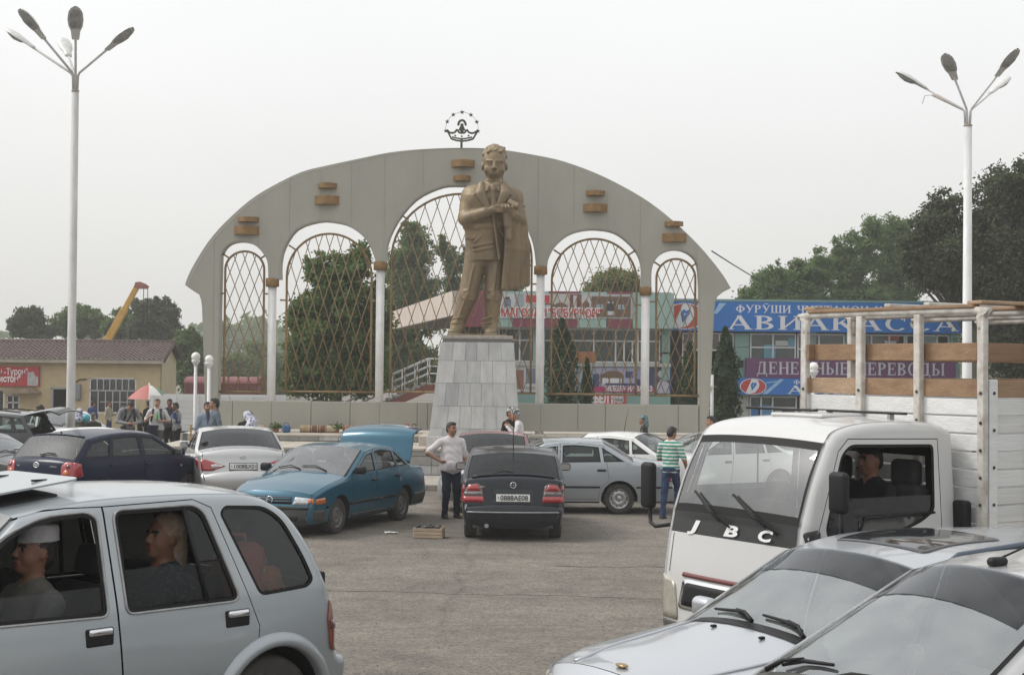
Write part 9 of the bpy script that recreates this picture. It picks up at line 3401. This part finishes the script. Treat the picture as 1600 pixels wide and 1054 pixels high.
person('man in black jacket leaning into the open tailgate of the charcoal estate', stand(74, 40.2), R(186), 1.68, C_BLACK, 'long', C_BLACK, skin=SKIN3, lean=14, head_pitch=10, armL=((.12, .06, -.22), (.40, .0, -.24)), armR=((.12, .06, -.22), (.40, .0, -.24)), h=.014)
def ball():
 p = at(135, 653, 40.4)
 t = thing('ball', 'turquoise balloon between the headscarfed woman and the dark jacket man', 'balloon', p)
 MB().ell((0, 0, 0), (.10, .10, .115), n=18, m=12).build('balloon', mat('balloon_turquoise', (.06, .34, .40), .25), t)
 MB().lathe([(.004, -.11), (.016, -.135), (0, -.136)], 8).build('knot', mat('balloon_turquoise', (.06, .34, .40)), t)
 MB().tube([(0, 0, -.13), (.02, 0, -.45), (.0, 0, -.8)], .003, 4).build('string', M_BLACK, t)
ball()
# people sitting in the vehicles
def in_car(root, sc, p, label, **kw):
 hd = root.rotation_euler.z
 q = root.location + Matrix.Rotation(hd, 3, 'Z') @ (Vector(p) * sc)
 return person(label, q, hd + kw.pop('turn', 0), seated=True, **kw)
in_car(OFF, 1.06, (.20, .42, .50), 'driver of the silver blue off-roader in a white skullcap', shirt=cloth('driver_grey', (.11, .105, .095)), skin=SKIN3, hat=cloth('cap_white', (.44, .43, .45)), style='skullcap', hair=HAIRB,
  armL=((.16, .10, -.26), (.40, .0, -.16)), armR=((.16, .10, -.26), (.40, .0, -.16)), h=.007, fine=True, H=2.08, curl=(.9, .9), lean=-8)
in_car(OFF, 1.06, (-.70, .44, .50), 'woman passenger in a patterned headscarf at the rear window of the off-roader', shirt=printed('dress_speckled', (.012, .025, .035), (.09, .15, .17), 40, .62), skin=mat('skin_cabin_shade', (.23, .12, .078), .5, 0, 14, .15, spec=.3), hat=printed('scarf_brown', (.29, .20, .15), (.38, .29, .23), 16, .5), style='scarf', hair=HAIRB,  # skin tone lowered to paint in the shade inside the car
  armL=((.06, .08, -.28), (.22, -.05, -.38)), armR=((.06, .08, -.28), (.22, -.05, -.38)), h=.007, fine=True, H=2.12, turn=R(6), lean=-6)
LP = LORRY_CO @ Vector((.62, .44, 1.12))
in_car(LORRY, 1.0, tuple(LP), 'lorry driver in dark jacket and skullcap looking ahead', shirt=C_BLACK, skin=SKIN3, hat=C_BLACK, style='skullcap', armL=((.2, .1, -.24), (.48, .0, -.12)), armR=((.2, .1, -.24), (.48, .0, -.12)), h=.009, fine=True, H=1.78, curl=(.9, .9), lean=-4, head_pitch=6)
# small things
def crate():
 p = at(671, 838, 25.2)
 root = thing('wooden_crate', 'small slatted wooden crate of dark bottles on the asphalt', 'crate', (p.x, 25.1, zg(0, 25)), R(-6))
 MW = mat('crate_wood', (.42, .33, .23), .8, 0, 9, .3, (30, .3), stretch=(.3, 1, 2))
 w, d, h = .47, .32, .17
 for sy in (-1, 1):
  for i in range(3):
   MB().box((0, sy * d / 2, .03 + i * .055), (w, .012, .045), ch=.002).build('slat', MW, root)
 for sx in (-1, 1):
  for i in range(3):
   MB().box((sx * w / 2, 0, .03 + i * .055), (.012, d, .045), ch=.002).build('slat', MW, root)
  for sy in (-1, 1):
   MB().box((sx * (w / 2 - .018), sy * (d / 2 - .018), .09), (.024, .024, .18)).build('corner_post', MW, root)
 MB().box((0, 0, .012), (w, d, .012)).build('base_board', MW, root)
 rg = random.Random(2)
 MBk = mat('fruit_dark', (.02, .022, .03), .35, 0, 20, .5)
 for i in range(46):
  t = MB().ell((rg.uniform(-.2, .2), rg.uniform(-.13, .13), .12 + rg.uniform(0, .075)), (.028, .024, .022), n=8, m=6, rot=Matrix.Rotation(rg.uniform(0, 3), 4, 'Z'))
  t.build('plum', MBk, root, fix=False)
crate()
def paper():
 p = at(611, 836, 25.6)
 b = MB()
 V = []
 rg = random.Random(9)
 for j in range(4):
  for i in range(5):
   V.append((-.10 + .05 * i + rg.uniform(-.015, .015), -.05 + .035 * j + rg.uniform(-.01, .01), .012 + rg.uniform(0, .035)))
 b.add(V, [(j * 5 + i, j * 5 + i + 1, j * 5 + i + 6, j * 5 + i + 5) for j in range(3) for i in range(4)])
 o = b.build('paper_scrap', M_SIGNW, None, (p.x, 25.6, zg(0, 25.6)))
 tag(o, 'crumpled white paper scrap on the asphalt by the teal saloon', 'litter')
paper()
def goods():
 Y = 41.55
 zt = .965
 MR = [mat('roll_tan', (.36, .25, .14), .85, 0, 6, .4), mat('roll_brown', (.17, .085, .045), .85, 0, 6, .4), mat('roll_rust', (.30, .13, .07), .85, 0, 6, .4), mat('roll_cream', (.45, .38, .27), .85, 0, 6, .3)]
 names = ['tan roll of matting lying nearest the blue car under the parapet', 'brown bundle lying in the middle of the row under the parapet', 'dark brown bundle right of the middle under the parapet', 'cream bound roll at the right end of the row under the parapet', 'rust coloured roll lying alone behind the raised boot lid']
 for i, (u, m) in enumerate(((478, 0), (492, 1), (505, 1), (517, 3), (545, 2))):
  x = at(u, 676, Y).x
  t = thing('matting_roll', names[i], 'roll', (x, Y, zt), 0, 'rolls and bundles under the parapet')
  r = .095
  MB().lathe([(0, -.16), (r * .9, -.16), (r, -.13), (r * 1.04, 0), (r, .13), (r * .9, .16), (0, .16)], 14, M=Matrix.Translation((0, 0, r)) @ Matrix.Rotation(R(90), 4, 'Y')).build('roll', MR[m], t)
  for dx in (-.08, .08):
   MB().lathe([(r * 1.02, -.008), (r * 1.07, 0), (r * 1.02, .008)], 14, M=Matrix.Translation((dx, 0, r)) @ Matrix.Rotation(R(90), 4, 'Y')).build('binding', MR[3], t)
 for (u, lb) in ((431, 'small green potted plant under the parapet left of the blue car'), (525, 'small potted plant between the bundles under the parapet')):
  x = at(u, 676, Y).x
  t = thing('potted_plant', lb, 'plant', (x, Y, zt), 0, 'potted plants under the parapet')
  MB().lathe([(0, 0), (.07, 0), (.095, .09), (.085, .09), (.06, .02)], 12).build('pot', MR[2], t)
  rg = np.random.default_rng(int(u))
  C = rg.normal(size=(130, 3)) * np.array([.09, .07, .045]) + np.array([0, 0, .15])
  leaf_object('foliage', leaves(C, rg.normal(size=(130, 3)) + np.array([0, 0, .8]), .045, rg), rg.choice(3, 130), LEAF['plane'], t)
 for (u, c, lb, nm) in ((637, (.42, .05, .05), 'red bag left at the foot of the plinth', 'red'), (648, (.02, .02, .022), 'black bag beside the red bag near the plinth', 'black'), (412, (.36, .30, .22), 'sand coloured bag at the left end of the row under the parapet', 'sand'), (450, (.06, .12, .24), 'dark blue bag between the green plant and the tan roll', 'darkblue')):
  x = at(u, 676, Y).x
  t = thing('bag', lb, 'bag', (x, Y - .3, zt), 0)
  m = cloth('bag_' + nm, c)
  MB().rbox((0, 0, .10), (.22, .16, .2), .06).build('bag_body', m, t)
  MB().tube([(-.06, 0, .18), (-.04, 0, .26), (.04, 0, .26), (.06, 0, .18)], .012, 6).build('strap', m, t)
goods()
def rack():
 p = at(311, 690, 36.6)
 root = thing('wooden_rack', 'upright rack of yellow wooden slats beside the man in the grey jumper', 'rack', (p.x, 37.0, .13), R(20))
 MW = mat('slat_yellow', (.42, .27, .11), .7, 0, 8, .3)
 for z in (.12, .45, .78, 1.1):
  MB().box((0, 0, z), (.62, .03, .05), ch=.004).build('rail', MW, root)
 for i in range(6):
  MB().box((-.28 + i * .112, -.02, .6), (.04, .02, 1.2), ch=.003).build('slat', MW, root)
 MB().box((-.42, 0, .5), (.12, .12, 1.0), ch=.01).build('post', mat('post_grey_wood', (.16, .15, .14), .8, 0, 8, .3), root)
rack()
# dusty air
def haze():
 m = bpy.data.materials.new('dusty_air')
 m.use_nodes = True
 N, L = m.node_tree.nodes, m.node_tree.links
 N.clear()
 o = N.new('ShaderNodeOutputMaterial')
 v = N.new('ShaderNodeVolumePrincipled')
 v.inputs['Color'].default_value = (.93, .93, .92, 1)
 v.inputs['Density'].default_value = .0009
 v.inputs['Anisotropy'].default_value = 0.0
 L.new(v.outputs[0], o.inputs['Volume'])
 b = MB().box((0, 1000, 6.7), (3400, 2400, 17)).build('haze', m)
 b.location.z = 0
 tag(b, 'thin dusty haze hanging in the air over the whole square', 'haze', kind='stuff')
haze()
